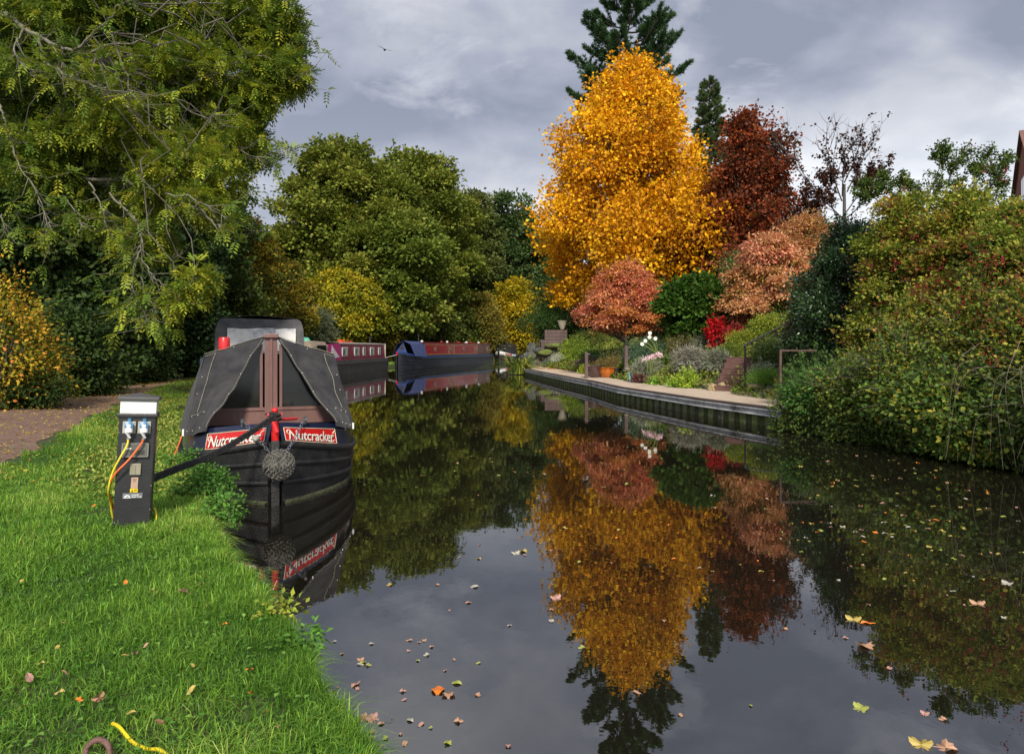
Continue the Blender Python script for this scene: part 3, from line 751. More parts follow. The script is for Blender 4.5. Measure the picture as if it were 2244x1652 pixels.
def ash_tree():
    Yt = 15.5; B = (at(-230, Yt), Yt, .3); b = np.array(B)
    t = empty('ash_tree', B); tag(t, 'huge ash overhanging the towpath with drooping pale twigs and yellowing feathered leaves', 'tree')
    g = np.random.default_rng(17); paths = []; ends = []; dirs = []
    trunk = wiggly(B, (B[0]+1.0, Yt+.5, 11), 9, 0, .02); paths.append((trunk, np.linspace(.42, .14, 9)))
    # limbs that the photograph shows, each laid through space from the trunk side outwards
    k3 = .3316
    def pz(l, Y0, Y1): return [P(a*k3, b_*k3, Y0+(Y1-Y0)*i/(len(l)-1)) for i, (a, b_) in enumerate(l)]
    def pzz(l, Y0, Y1): return [P(a*.2984, 438+b_*.2984, Y0+(Y1-Y0)*i/(len(l)-1)) for i, (a, b_) in enumerate(l)]
    limbs = [
        (pz([(-300, 60), (0, 90), (60, 100), (150, 180), (240, 230), (330, 290), (420, 320), (520, 320), (600, 230), (700, 150), (790, 20)], 12.5, 10.8), .075),
        (pz([(260, 250), (290, 400), (380, 460), (470, 515), (560, 545), (650, 580), (740, 598), (880, 600)], 11.4, 10.6), .04),
        (pz([(150, 190), (110, 270), (90, 330), (130, 410), (210, 505)], 11.5, 11.2), .025),
        (pz([(350, 300), (400, 400), (440, 480), (500, 550)], 11.2, 10.8), .02),
        (pz([(0, 690), (20, 760), (60, 900), (130, 1100), (240, 1250), (330, 1515)], 12, 11.3), .03),
        (pz([(-60, 900), (180, 960), (330, 1020), (520, 1160), (700, 1190), (820, 1180), (880, 1220), (990, 1250), (1100, 1280), (1220, 1350), (1330, 1390), (1400, 1460), (1460, 1500)], 13, 11), .06),
        (pz([(990, 1250), (1100, 1180), (1200, 1060), (1300, 900), (1400, 760)], 11.5, 11.5), .03),
        (pz([(1100, 1280), (1250, 1300), (1400, 1380), (1560, 1460)], 11.2, 10.9), .02),
        (pz([(600, 1000), (800, 930), (980, 850), (1060, 830), (1140, 720), (1190, 590), (1290, 380), (1400, 180), (1480, 20)], 13, 12.5), .05),
        (pz([(900, 760), (1010, 660), (1180, 590), (1330, 510), (1480, 460)], 12.8, 12.2), .03),
        (pz([(590, 1200), (640, 1290), (680, 1380), (690, 1460)], 11.6, 11.4), .025),
        (pz([(720, 1280), (820, 1370), (900, 1470), (940, 1600), (900, 1700)], 12, 11.6), .03),
        (pz([(1400, 560), (1560, 500), (1700, 490), (1850, 520), (1990, 500)], 13, 13), .035),
        (pz([(1300, 300), (1450, 220), (1620, 100), (1800, 90), (1960, 80)], 13, 13.2), .035),
        (pz([(1500, 700), (1600, 620), (1700, 480), (1800, 400), (1950, 350)], 13, 13.2), .025),
        (pz([(1400, 950), (1560, 980), (1700, 1040), (1800, 1010)], 12.5, 12.5), .02),
        (pzz([(870, 10), (1000, 150), (1040, 300), (1000, 450), (980, 560), (970, 650), (1030, 740)], 11.6, 11), .03),
        (pzz([(1030, 420), (1100, 520), (1150, 580), (1250, 640), (1400, 680)], 11.3, 11), .02),
        (pzz([(1040, 560), (1070, 700), (1130, 780), (1120, 845)], 11.1, 10.9), .014),
        (pzz([(280, 0), (330, 120), (380, 215)], 11.4, 11.3), .014),
        (pzz([(500, 0), (560, 110), (605, 190)], 11.8, 11.7), .018),
        (pzz([(0, 100), (40, 200), (20, 215)], 11, 10.9), .014)]
    for pts, r in limbs:
        p = np.array([list(q) for q in smoothpath(pts, 5)]); p += rng.standard_normal(p.shape)*.012
        paths.append((p, np.linspace(r*.68, max(r*.2, .005), len(p))))
        n = len(p)
        for j in range(int(n*.8)):
            i = g.integers(int(n*.25), n); d = unit((p[min(i+1, n-1)]-p[max(i-1, 0)]+1e-6)[None])[0]
            ln = g.uniform(.25, .75); dd = unit((d*.7+rdir(1)[0]*.8+[0, 0, -.25])[None])[0]
            m_ = p[i]+dd*ln*.55; e = m_+unit((dd*.6+[0, 0, .35])[None])[0]*ln*.5     # droops, then turns up at its tip
            paths.append((np.array([p[i], (p[i]+m_)/2, m_, e]), np.array([.008, .006, .005, .003])))
            if g.random() < .85: ends.append(e); dirs.append(e-m_)
        ends.append(p[-1]); dirs.append(p[-1]-p[-2])
    # masses of spray, as lobes hung on real boughs
    lob = []
    for (x, y, Yd, rx, ry, rz) in [
        (40, 60, 13.5, 110, 1.3, 80), (160, 40, 13, 110, 1.3, 85), (290, 30, 13, 110, 1.4, 85), (420, 40, 13.5, 100, 1.4, 90), (530, 40, 13.5, 85, 1.2, 80), (590, 70, 13.5, 55, .9, 50),
        (60, 200, 13, 100, 1.2, 75), (190, 190, 13.3, 100, 1.2, 75), (320, 170, 12.8, 100, 1.2, 80), (430, 170, 13, 90, 1.2, 75), (520, 180, 13.2, 70, 1.0, 75), (600, 160, 13.3, 45, .7, 45),
        (50, 290, 12.4, 90, 1.0, 55), (160, 310, 12.6, 90, 1.0, 60), (280, 290, 12.3, 90, 1.0, 65), (390, 280, 12.4, 85, 1.0, 65), (480, 280, 12.6, 65, .9, 60),
        (470, 380, 12.2, 60, .8, 60), (380, 380, 12.0, 80, .8, 50), (250, 400, 12.8, 80, .8, 45), (100, 380, 12.4, 80, .8, 40), (440, 440, 11.8, 55, .6, 32),
        (500, 240, 13.5, 60, .8, 60), (540, 300, 13.5, 35, .6, 60), (640, 155, 13.4, 42, .6, 34), (655, 175, 13.4, 22, .4, 18), (625, 60, 13.4, 40, .6, 40), (585, 215, 13.2, 40, .6, 40), (570, 330, 13.2, 28, .4, 26), (560, 110, 13.4, 60, .8, 60), (350, 430, 12.3, 60, .7, 35), (390, 560, 11.6, 45, .5, 40),
        (430, 610, 11.2, 40, .4, 28), (390, 650, 11.1, 28, .35, 20), (200, 470, 13, 55, .6, 30), (630, 20, 13.4, 35, .6, 40), (330, 520, 12.6, 50, .6, 40)]:
        c = P(x, y, Yd); lob.append((c.x, c.y, c.z, pxw(rx, Yd), ry, pxw(rz, Yd)))
    lob = np.array(lob); twigs = []
    pr = lob[:, 3]*lob[:, 5]; pr = pr/pr.sum(); ncl = 14000
    k = rng.choice(len(lob), ncl, p=pr); d = rdir(ncl); c = lob[k, :3]+d*lob[k, 3:6]*(rng.random((ncl, 1))**.4)
    gnz = np.sin(c[:, 0]*2.1+1)*np.sin(c[:, 1]*1.7)*np.sin(c[:, 2]*2.3+.6); keep = gnz < .20; c = c[keep]; d = d[keep]
    for lb in lob:
        st = np.array(min([tuple(p[0][len(p[0])//2]) for p in paths[1:23]], key=lambda q: (q[0]-lb[0])**2+(q[1]-lb[1])**2+(q[2]-lb[2])**2))
        twigs.append((wiggly(st, lb[:3], 9, .05, .05), np.linspace(.016, .008, 9)))
        for s in range(6):
            e = lb[:3]+rdir(1)[0]*lb[3:6]*.95; twigs.append((wiggly(lb[:3], e, 6, -.08, .07), np.linspace(.008, .003, 6)))
    A = ash_sprays(c, unit(d+[.25, -.3, -.1]), 3, ASH, tone=lambda q: np.clip((q[:, 0]+8.0)*.06+(13.0-q[:, 1])*.16, -.25, .40))  # tone paints the lit look into leaf colour: lighter to the front and right
    E = ash_sprays(np.array(ends), unit(np.array(dirs)), 5, ASH, tone=lambda q: np.full(len(q), .18))
    V, F, C = merge([A, E]); np_mesh('crown', V-b, F, LEAF, t, C)
    tv, tf = tubes(paths, 6); np_mesh('trunk', tv-b, tf, PALEBARK(), t, smooth=True)
    tv, tf = tubes(twigs, 5); np_mesh('twigs', tv-b, tf, BARK(), t)
ash_tree()

# --- garden shrubs
def pink_tree(x, Y, wpx, ytop, ybot, label, seed, n, pal=PINK, z0=None):
    B = base(x, Y)
    return tree('dogwood_tree', B, pxw(wpx, Y), zt(ybot, Y), zt(ytop, Y), lambda t: float(np.interp(t, [0, .15, .4, .7, .9, 1], [.7, 1.05, .95, .62, .34, .1])), pal, label, nl=60, ncl=n, per=8,
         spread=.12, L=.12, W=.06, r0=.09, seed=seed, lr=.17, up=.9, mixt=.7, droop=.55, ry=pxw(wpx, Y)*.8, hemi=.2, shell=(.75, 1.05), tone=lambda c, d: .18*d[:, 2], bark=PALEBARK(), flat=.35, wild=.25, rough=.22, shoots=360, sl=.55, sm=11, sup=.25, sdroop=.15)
pink_tree(1372, 29, 100, 578, 735, 'pink and orange leaved dogwood tree on the slope above the glazed pots', 101, 4600, pal=[(.28, .20, .03), (.55, .22, .03), (.64, .24, .08), (.64, .30, .18), (.60, .12, .07)])
pink_tree(1690, 23.5, 108, 520, 712, 'larger dusty-pink dogwood tree leaning over the handrail', 102, 5600)
pink_tree(1765, 27, 105, 478, 640, 'upper dusty-pink dogwood tree highest up the garden', 103, 3800, pal=[(.20, .17, .04), (.44, .22, .07), (.62, .30, .14)])
tree('hazel_bush', base(1528, 25), pxw(72, 25), zt(760, 25), zt(612, 25), egg_prof, [(.03, .08, .010), (.055, .12, .014), (.10, .19, .025)], 'round bright green large-leaved bush between the two pink trees', 'bush', nl=34, ncl=3200, per=7, spread=.12, L=.15, W=.13, r0=.05, seed=104, lr=.26, hemi=.2, up=.7, shoots=130, sl=.45, sm=9)
tree('laurel_bush', base(1200, 49), pxw(36, 49), zt(735, 49), zt(672, 49), egg_prof, [(.03, .065, .015), (.05, .10, .02), (.09, .16, .03)], 'green bush beside the stone urn at the garden corner', 'bush', nl=16, ncl=1300, per=7, spread=.15, L=.15, W=.07, r0=.04, seed=105, lr=.34)
GARDEN = [  # name, x, Y, rx, ry, h, palette, leafL, leafW, n, label, kind
    ('maple_shrub', 1570, 23.0, .30, .26, 1.05, [(.28, .004, .006), (.55, .008, .012), (.75, .02, .03)], .10, .06, 90, 'vivid crimson maple shrub below the green bush'),
    ('maple_shrub', 1605, 22.4, .40, .3, .65, [(.16, .01, .012), (.36, .015, .02), (.50, .05, .05)], .07, .04, 140, 'fainter red maple shrub at the foot of the crimson one'),
    ('lavender_bush', 1515, 21.2, .50, .42, .85, [(0.189, 0.189, 0.135), (0.324, 0.311, 0.243), (.36, .34, .28)], .13, .022, 900, 'largest grey-brown lavender clump at the gravel edge'),
    ('lavender_bush', 1415, 23.7, .60, .45, .66, [(0.176, 0.203, 0.121), (0.297, 0.311, 0.203), (0.432, 0.432, 0.324)], .13, .022, 850, 'wide grey-green lavender clump under the pink nerines'),
    ('lavender_bush', 1572, 20.2, .38, .3, .60, [(0.135, 0.162, 0.108), (0.230, 0.243, 0.162), (0.338, 0.338, 0.257)], .12, .02, 480, 'smaller lavender clump next to the sandstone block'),
    ('juniper_bush', 1420, 25.5, .95, .7, 1.15, [(0.068, 0.121, 0.068), (0.115, 0.203, 0.101), (0.189, 0.270, 0.149)], .06, .03, 1100, 'feathery blue-green juniper behind the white dahlias'),
    ('heather_bush', 1340, 27.5, .72, .6, .80, [(.12, .09, .03), (.25, .18, .05), (.36, .27, .10)], .07, .02, 700, 'domed straw-brown heather behind the two posts'),
    ('hebe_bush', 1500, 24.0, .62, .5, .85, [(0.108, 0.121, 0.041), (.16, .15, .05), (.24, .21, .07)], .06, .03, 620, 'olive hebe dome below the round green bush'),
    ('hebe_bush', 1545, 23.6, .5, .4, .55, [(0.095, 0.121, 0.068), (0.176, 0.203, 0.121), (0.243, 0.257, 0.162)], .06, .03, 420, 'low grey-green hebe left of the crimson maple'),
    ('cotoneaster_bush', 1640, 21.4, .85, .6, .55, [(0.095, 0.149, 0.019), (0.216, 0.270, 0.027), (.34, .32, .03)], .05, .035, 1000, 'yellow-green cotoneaster mat left of the handrail'),
    ('cotoneaster_bush', 1600, 20.6, .55, .45, .55, [(0.068, 0.135, 0.016), (0.162, 0.230, 0.027), (.34, .30, .03)], .05, .035, 700, 'yellow and green cotoneaster above the sandstone block'),
    ('cotoneaster_bush', 1700, 21.5, .9, .6, .65, [(0.095, 0.149, 0.019), (0.189, 0.257, 0.027), (0.405, 0.405, 0.041)], .05, .035, 1000, 'yellow-green cotoneaster bank behind the handrail'),
    ('euphorbia_bush', 1288, 31.0, .34, .3, .42, [(0.243, 0.324, 0.027), (0.472, 0.567, 0.041), (.50, .52, .06)], .08, .04, 260, 'lime-yellow spurge behind the nearer wooden post'),
    ('spiraea_bush', 1262, 38.0, .85, .6, 1.35, [(0.095, 0.162, 0.019), (0.203, 0.297, 0.027), (0.351, 0.446, 0.054)], .09, .04, 620, 'light green spiraea beside the garden steps'),
    ('rose_bush', 1345, 29.2, .75, .4, .75, [(0.054, 0.095, 0.027), (0.108, 0.149, 0.041), (.14, .13, .04)], .08, .05, 560, 'loose green rose growing behind the orange pot'),
    ('santolina_bush', 1222, 41.0, .50, .4, .60, [(0.378, 0.419, 0.311), (0.567, 0.594, 0.459), (.55, .56, .46)], .06, .02, 420, 'silvery white cushion bush above the brown edging'),
    ('sedum_bush', 1205, 41.0, .45, .3, .40, [(0.108, 0.162, 0.095), (0.176, 0.243, 0.149), (0.243, 0.297, 0.189)], .07, .05, 260, 'grey-green sedum hanging over the brown edging'),
    ('barberry_bush', 1752, 19.6, .35, .35, .95, [(.05, .015, .018), (.09, .03, .03), (.16, .05, .04)], .05, .03, 420, 'purple-leaved barberry beside the holly'),
    ('fern_bush', 1310, 34.0, 1.0, .8, .60, [(0.041, 0.088, 0.016), (0.081, 0.149, 0.024), (0.149, 0.216, 0.041)], .12, .05, 480, 'dark green ground shrub left of the straw-brown heather'),
    ('fern_bush', 1295, 32.5, .7, .5, .50, [(0.095, 0.108, 0.068), (0.162, 0.162, 0.108), (.17, .16, .11)], .08, .04, 340, 'dull grey-green ground shrub above the lime-yellow spurge'),
    ('fern_bush', 1395, 25.6, .45, .35, .45, [(0.068, 0.135, 0.019), (0.149, 0.257, 0.027), (0.351, 0.432, 0.041)], .10, .06, 260, 'bright green leafy plant left of the white dahlias'),
    ('rockrose_bush', 1455, 24.0, .42, .35, .42, [(0.054, 0.108, 0.019), (0.108, 0.176, 0.027), (0.203, 0.257, 0.041)], .07, .04, 300, 'green rock rose right of the pink nerines'),
    ('rockrose_bush', 1378, 26.2, .35, .3, .40, [(0.054, 0.121, 0.019), (0.162, 0.243, 0.027), (0.324, 0.378, 0.041)], .09, .05, 220, 'yellowish rock rose behind the farther wooden post'),
    ('daisy_bush', 1668, 18.2, .32, .28, .52, [(0.135, 0.203, 0.068), (0.243, 0.297, 0.135), (.70, .70, .62)], .06, .02, 330, 'grassy bush flecked with small white flowers by the steps'),
    ('hypericum_bush', 1692, 18.8, .60, .5, .85, [(0.034, 0.068, 0.016), (0.068, 0.115, 0.022), (0.135, 0.162, 0.041)], .05, .035, 900, 'dark green shrub inside the rusty frame'),
    ('marigold_plant', 1728, 15.6, .22, .2, .36, [(0.068, 0.135, 0.027), (0.135, 0.216, 0.027), (.75, .45, .02)], .05, .03, 220, 'small yellow-flowered plant at the foot of the rusty frame'),
    ('grass_tuft', 1680, 17.0, .40, .32, .26, [(0.081, 0.189, 0.027), (0.162, 0.324, 0.041), (0.270, 0.432, 0.068)], .14, .01, 420, 'soft green grass tuft right of the steps'),
    ('hellebore_plant', 1478, 20.2, .20, .2, .30, [(0.135, 0.297, 0.027), (0.270, 0.459, 0.041), (.34, .46, .05)], .09, .03, 40, 'light green hellebore at the gravel edge, left one'),
    ('hellebore_plant', 1505, 19.9, .28, .25, .50, [(0.162, 0.297, 0.027), (0.351, 0.486, 0.041), (.42, .50, .05)], .10, .035, 60, 'taller light green hellebore in front of the largest lavender'),
    ('hosta_plant', 1442, 21.6, .30, .22, .28, [(0.095, 0.216, 0.027), (0.189, 0.351, 0.041), (0.297, 0.486, 0.068)], .10, .04, 50, 'low bright green leaves between the edging stones'),
    ('euphorbia_bush', 1395, 23.8, .30, .28, .38, [(0.189, 0.270, 0.027), (0.378, 0.486, 0.041), (.48, .50, .05)], .08, .04, 220, 'yellow-green spurge by the blue marker stick'),
    ('pansy_plant', 1295, 28.0, .16, .14, .18, [(0.135, 0.216, 0.027), (.40, .34, .02), (.75, .55, .02)], .06, .04, 50, 'small yellow-leaved plant at the foot of the nearer post'),
    ('ivy_bush', 1725, 23.0, 1.2, .8, 1.1, [(0.054, 0.108, 0.019), (0.121, 0.189, 0.027), (0.243, 0.297, 0.041)], .06, .04, 900, 'green bank of ivy under the upper pink tree'),
    ('heuchera_plant', 1400, 23.0, .20, .18, .28, [(.09, .04, .04), (.16, .07, .06), (.22, .11, .09)], .07, .05, 90, 'brownish purple leafy plant beside the yellow-green spurge'),
    ('campanula_plant', 1262, 36.0, .5, .3, .30, [(.09, .07, .02), (.17, .13, .03), (0.162, 0.230, 0.041)], .07, .03, 260, 'brown and green trailing plant on the brown planks'),
    ('privet_bush', 1600, 27.0, 1.4, .7, 1.5, [(0.041, 0.081, 0.016), (0.081, 0.135, 0.022), (0.162, 0.216, 0.041)], .09, .05, 900, 'shady green bush behind the crimson maple'),
    ('privet_bush', 1460, 30.0, 1.4, .7, 1.3, [(0.041, 0.081, 0.016), (0.081, 0.135, 0.022), (0.162, 0.216, 0.041)], .09, .05, 800, 'shady green bush behind the juniper'),
    ('privet_bush', 1290, 40.0, 1.2, .8, 1.3, [(0.041, 0.081, 0.016), (0.081, 0.135, 0.022), (.20, .14, .03)], .09, .05, 700, 'shady green bush left of the orange-leaved dogwood'),
    ('buddleia_bush', 1620, 31.0, 1.0, .8, 3.6, [(0.041, 0.088, 0.027), (0.081, 0.149, 0.041), (0.162, 0.230, 0.068)], .14, .05, 900, 'tall green buddleia tipped with white flowers between the pink trees'),
]
for i, (nm, x, Y, rx, ry, h, pal, L, W, n, lb) in enumerate(GARDEN):
    shrub(nm, (at(x, Y), Y), rx, ry, h, pal, lb, nl=9 if h > .3 else 6, ncl=n, per=7, spread=.05+.05*h, L=L, W=W, seed=200+i, lr=.42, stems=h > .35, shoots=int(8+50*min(h, 1.2)) if h > .34 else 0, sl=.12+.22*min(h, 1.2), sm=9, sup=1.1,
          up=.5, shell=(.7, 1.12), cat=nm.split('_')[1])
# holly, hawthorns, brambles on the near right bank
tree('holly_tree', base(1872, 14.6), pxw(120, 14.6), .5, zt(488, 14.6), lambda t: float(np.interp(t, [0, .15, .6, .85, 1], [.75, .95, 1, .7, .25])), [(.012, .036, .009), (.026, .064, .015), (.055, .10, .024)],
     'dense dark glossy holly at the end of the gravel path', nl=56, ncl=7000, per=9, spread=.09, L=.065, W=.042, r0=.12, seed=301, lr=.22, m=GLOSSY, cull=.7, shoots=160, sl=.28, sm=10, rough=.25)
HAW = [(.07, .115, .018), (.14, .20, .026), (.25, .30, .035), (.42, .38, .05), (.34, .17, .05)]
def haw(x, Y, wpx, y1, y0, label, seed, n, pal=HAW, z1=None, **kw):
    t = tree('hawthorn_tree', base(x, Y), pxw(wpx, Y), max(zt(y1, Y), .15), zt(y0, Y), lambda t: float(np.interp(t, [0, .2, .6, .88, 1], [.8, 1, .95, .62, .2])), pal, label, 'tree',
         nl=46, ncl=n, per=8, spread=.10, L=.065, W=.048, r0=.08, seed=seed, lr=.26, hemi=.1, up=.6, tone=lambda c, d: .15*d[:, 2], cull=.6, shell=(.65, 1.15), wild=.25, rough=.25, shoots=260, sl=.55, sm=16, sup=.4, sdroop=.25, **kw)
    return t
h1 = haw(1985, 12.6, 100, 960, 440, 'hawthorn with yellowing leaves and dark red berries beside the holly', 302, 7000)
h2 = haw(2115, 11.6, 105, 960, 425, 'tallest red-berried hawthorn in the middle of the right bank', 303, 7600)
h3 = haw(2240, 10.2, 105, 985, 450, 'red-berried hawthorn overhanging the water at the far right', 304, 7200, pal=[(.07, .12, .02), (.14, .20, .03), (.26, .31, .045), (.40, .36, .06)])
h4 = haw(2400, 9.4, 110, 980, 500, 'hawthorn beyond the right end of the bank', 305, 3600)
# wild sprigs rising over the hawthorns
def sprigs(name, label, stems, Y, pal, seed, ll=.06, lw=.042, nleaf=26, r=.012):
    g = np.random.default_rng(seed); a0 = stems[0][0]; b = np.array(base(a0[0], Y)); t = empty(name, b); tag(t, label, 'shrub')
    paths = []; pos = []; dr = []
    for s in stems:
        pts = [P(x, y, Y+g.uniform(-.15, .15)) for x, y in s]; pts[0] = P(s[0][0], s[0][1], Y)
        p = np.array([list(q) for q in smoothpath(pts, 6)]); paths.append((p, np.linspace(r, .003, len(p))))
        n = len(p)
        for j in range(int(n*1.6)):
            i = g.integers(int(n*.2), n); d = unit((p[min(i+1, n-1)]-p[max(i-1, 0)]+1e-6)[None])[0]; ln = g.uniform(.08, .36)*(1.2-.6*i/n)
            dd = unit((d*.75+rdir(1)[0]*.8)[None])[0]; e = p[i]+dd*ln; paths.append((np.array([p[i], (p[i]+e)/2, e]), np.array([.005, .004, .002])))
            for q in range(5): pos.append(p[i]+(e-p[i])*g.uniform(.2, 1)); dr.append(dd)
    pos = np.array(pos); dr = np.array(dr); c = np.repeat(pos, 5, 0); d = np.repeat(dr, 5, 0); c = c+rdir(len(c))*.06
    V, F, C = leaves(c, unit(d*.5+rdir(len(c))), unit(rdir(len(c))*.6+[0, 0, .8]), ll*rng.uniform(.6, 1.1, len(c)), lw*.9, blend(pal, len(c)))
    np_mesh('foliage', V-b, F, LEAF, t, C); tv, tf = tubes(paths, 5); np_mesh('stem', tv-b, tf, BARK(), t)
SPG = [(.035, .07, .012), (.07, .12, .018), (.12, .17, .03)]
sprigs('dog_rose', 'tall wild rose sprays standing up against the sky over the hawthorns', [
    [(2020, 500), (2035, 440), (2080, 390), (2075, 345), (2068, 322)], [(2080, 390), (2100, 350), (2118, 330)], [(2060, 470), (2020, 420), (1990, 400), (1975, 392)],
    [(2030, 440), (2060, 360), (2050, 340)], [(2110, 500), (2130, 440), (2140, 380), (2132, 350)], [(2140, 400), (2160, 360), (2168, 335)],
    [(2130, 440), (2180, 400), (2200, 360), (2210, 340)], [(2170, 480), (2185, 420), (2190, 395), (2175, 375)], [(2040, 470), (2080, 430), (2100, 400)]], 12.6, SPG, 5)
sprigs('dog_rose', 'lower wild rose sprays arching over the top of the holly', [
    [(1985, 480), (1960, 430), (1925, 405), (1900, 398)], [(1960, 440), (1950, 405), (1940, 385)], [(2000, 470), (1995, 430), (1985, 402)], [(1950, 460), (1910, 430), (1880, 425)]], 13.4, SPG, 6)
# clusters of berries belong to the hawthorns they hang on
def berries(tr, cx, cy, spread, n, Y, seed, near=1.0):
    g = np.random.default_rng(seed); b = np.array(tr.location); V = []; F = []
    ico = bmesh.new(); bmesh.ops.create_icosphere(ico, subdivisions=1, radius=1); iv = np.array([v.co[:] for v in ico.verts]); fi = np.array([[v.index for v in f.verts] for f in ico.faces]); ico.free()
    o = 0
    for j in range(n):
        x = cx+g.normal()*spread[0]; y = cy+g.normal()*spread[1]; c = P(x, y, Y-g.uniform(.2, 1.0)*near)
        for q in range(g.integers(3, 9)):
            p = np.array(c)+g.normal(size=3)*.035; V.append(iv*g.uniform(.008, .012)+p-b); F.append(fi+o); o += len(iv)
    bo = np_mesh('berry_clusters', np.concatenate(V), np.concatenate(F), mat('haw_berry', (.14, .006, .008), (.24, .012, .012), .45, spec=.3), tr, smooth=True); bo['kind'] = 'stuff'
berries(h1, 1985, 620, (55, 80), 50, 12.1, 1, 1.4)
berries(h2, 2110, 600, (60, 85), 70, 11.1, 2, 1.4)
berries(h3, 2205, 680, (35, 120), 75, 9.8, 3, 1.4)
shrub('bramble_bush', (6.35, 9.6), 1.1, 1.6, .85, [(.035, .08, .018), (.075, .14, .026), (.15, .22, .035), (.42, .34, .04)], 'bramble with yellow-spotted leaves trailing into the water on the right', nl=30, ncl=4400, per=6, spread=.12, L=.075, W=.055, shoots=230, sl=.75, sm=13, sup=.5, sdroop=.45, seed=310, lr=.32, shell=(.7, 1.15), wild=.3, rough=.25, clamp_ground=False)
shrub('bramble_bush', (6.15, 11.2), .9, 1.2, .95, [(.06, .10, .02), (.11, .17, .03), (.20, .26, .04)], 'green bramble mound between the nettles and the hawthorns', nl=24, ncl=3200, per=6, spread=.12, L=.06, W=.042, shoots=230, sl=.75, sm=13, sup=.5, sdroop=.45, seed=311, lr=.32, wild=.3, rough=.25, clamp_ground=False)
shrub('bramble_bush', (6.75, 7.9), .9, 1.5, 1.0, [(.04, .075, .02), (.08, .12, .03), (.15, .19, .04)], 'bramble with bare grey runners at the right edge of the water', nl=24, ncl=3000, per=6, spread=.12, L=.065, W=.045, shoots=230, sl=.75, sm=13, sup=.5, sdroop=.45, seed=312, lr=.32, wild=.3, rough=.25, clamp_ground=False)
shrub('nettle_bed', (5.65, 12.3), .75, .85, .75, [(.04, .11, .02), (.07, .17, .03), (.12, .24, .05)], 'bed of fresh green nettles where the gravel path ends', nl=18, ncl=1800, per=7, spread=.10, L=.075, W=.035, seed=313, shoots=120, sl=.30, sm=9, sup=1.2, lr=.36, wild=.25, clamp_ground=False, up=.9, droop=.4)
shrub('nettle_bed', (6.3, 13.6), .9, .9, 1.0, [(.035, .08, .018), (.06, .13, .026), (.11, .19, .04)], 'taller darker nettles against the foot of the holly', nl=14, ncl=1300, per=7, spread=.10, L=.10, W=.05, seed=314, shoots=120, sl=.4, sm=10, sup=1.2, lr=.36)
def runners():
    g = np.random.default_rng(8); ps = []; b = np.array([6.4, 8.6, .2])
    for i in range(60):
        s = np.array([g.uniform(5.9, 7.4), g.uniform(7.4, 10.8), g.uniform(.4, 1.6)]); e = s+[-g.uniform(.1, .6), g.uniform(-.6, .4), -s[2]+g.uniform(-.02, .25)]
        m_ = (s+e)/2+[-.15, 0, g.uniform(.15, .5)]; ps.append((np.array([list(q) for q in smoothpath([s, m_, e], 5)]), np.linspace(.004, .0015, 11)))
    tv, tf = tubes(ps, 5); tag(np_mesh('bramble_runners', tv, tf, mat('dry_stem', (.11, .09, .06), (.19, .16, .11), .8)), 'tangle of bare tan bramble runners dipping into the water', 'bramble', kind='stuff')
runners()
# nettles on the near bank
NET = [(.05, .13, .02), (.09, .22, .03), (.17, .33, .06)]
for i, (x, y, rx, ry, h, n, lb) in enumerate([(450, 1085, .24, .34, .30, 330, 'nettles on the bank beside the bow of the nearest boat'), (430, 1030, .32, .45, .30, 300, 'nettles behind the mooring ropes beside the hull'),
                                         (492, 1140, .16, .15, .26, 120, 'nettles drooping over the water below the black bow'), (612, 1342, .07, .08, .12, 26, 'yellowish nettle sprig over the water on the near bank'),
                                         (662, 1400, .08, .08, .10, 30, 'dark green nettle sprig nearest the camera on the bank edge')]):
    q = G(x, y, .25); pal = NET if i != 3 else [(.18, .26, .03), (.36, .40, .05), (.55, .50, .08)]
    shrub('nettle_patch', (q.x, q.y), rx, ry, h, pal, lb, cat='nettles', nl=8, ncl=n, per=6, spread=.035, L=.036, W=.021, seed=330+i, lr=.4, up=.9, z=.2, clamp_ground=False, droop=.35)
# wood far behind, closing the horizon
def far_wood():
    lob = []; g = np.random.default_rng(2)
    for x in np.linspace(-150, 200, 80):
        Y = 150+g.uniform(-12, 12); h = g.uniform(5, 9) if x > 60 else g.uniform(8, 13); lob.append((x, Y, h*.5, 5, 5, h*.55))
    V, F, C = lobe_cloud(lob, 5200, 8, 1.1, 1.1, .9, [(.03, .05, .016), (.055, .08, .024), (.11, .12, .03)], clamp_ground=False, shell=(.8, 1.05), hemi=.0)
    tag(np_mesh('distant_woodland', V, F, LEAF, None, C), 'distant strip of woodland closing the horizon', 'woodland', kind='stuff')
for i, (x, Y, rx, ry, h, lb) in enumerate([(6.75, 11.3, .75, .6, 2.1, 'arching hawthorn drape between the holly and the tallest hawthorn'), (7.0, 10.1, .8, .6, 2.4, 'hawthorn drape hanging down in front of the tallest hawthorn'),
                                     (7.0, 8.9, .75, .6, 2.2, 'hawthorn drape above the bare bramble runners')]):
    hb_ = shrub('hawthorn_bush', (x, Y), rx, ry, h, HAW, lb, nl=22, ncl=2300, per=6, spread=.11, L=.06, W=.043, seed=380+i, lr=.36, shell=(.6, 1.2), wild=.35, rough=.3, shoots=260, sl=.6, sm=14, sup=.4, sdroop=.3)
    berries(hb_, 1122+x/Y*1500-10, (650, 640, 700)[i], (45, 60), 42, Y+.1, 20+i, 1.0)
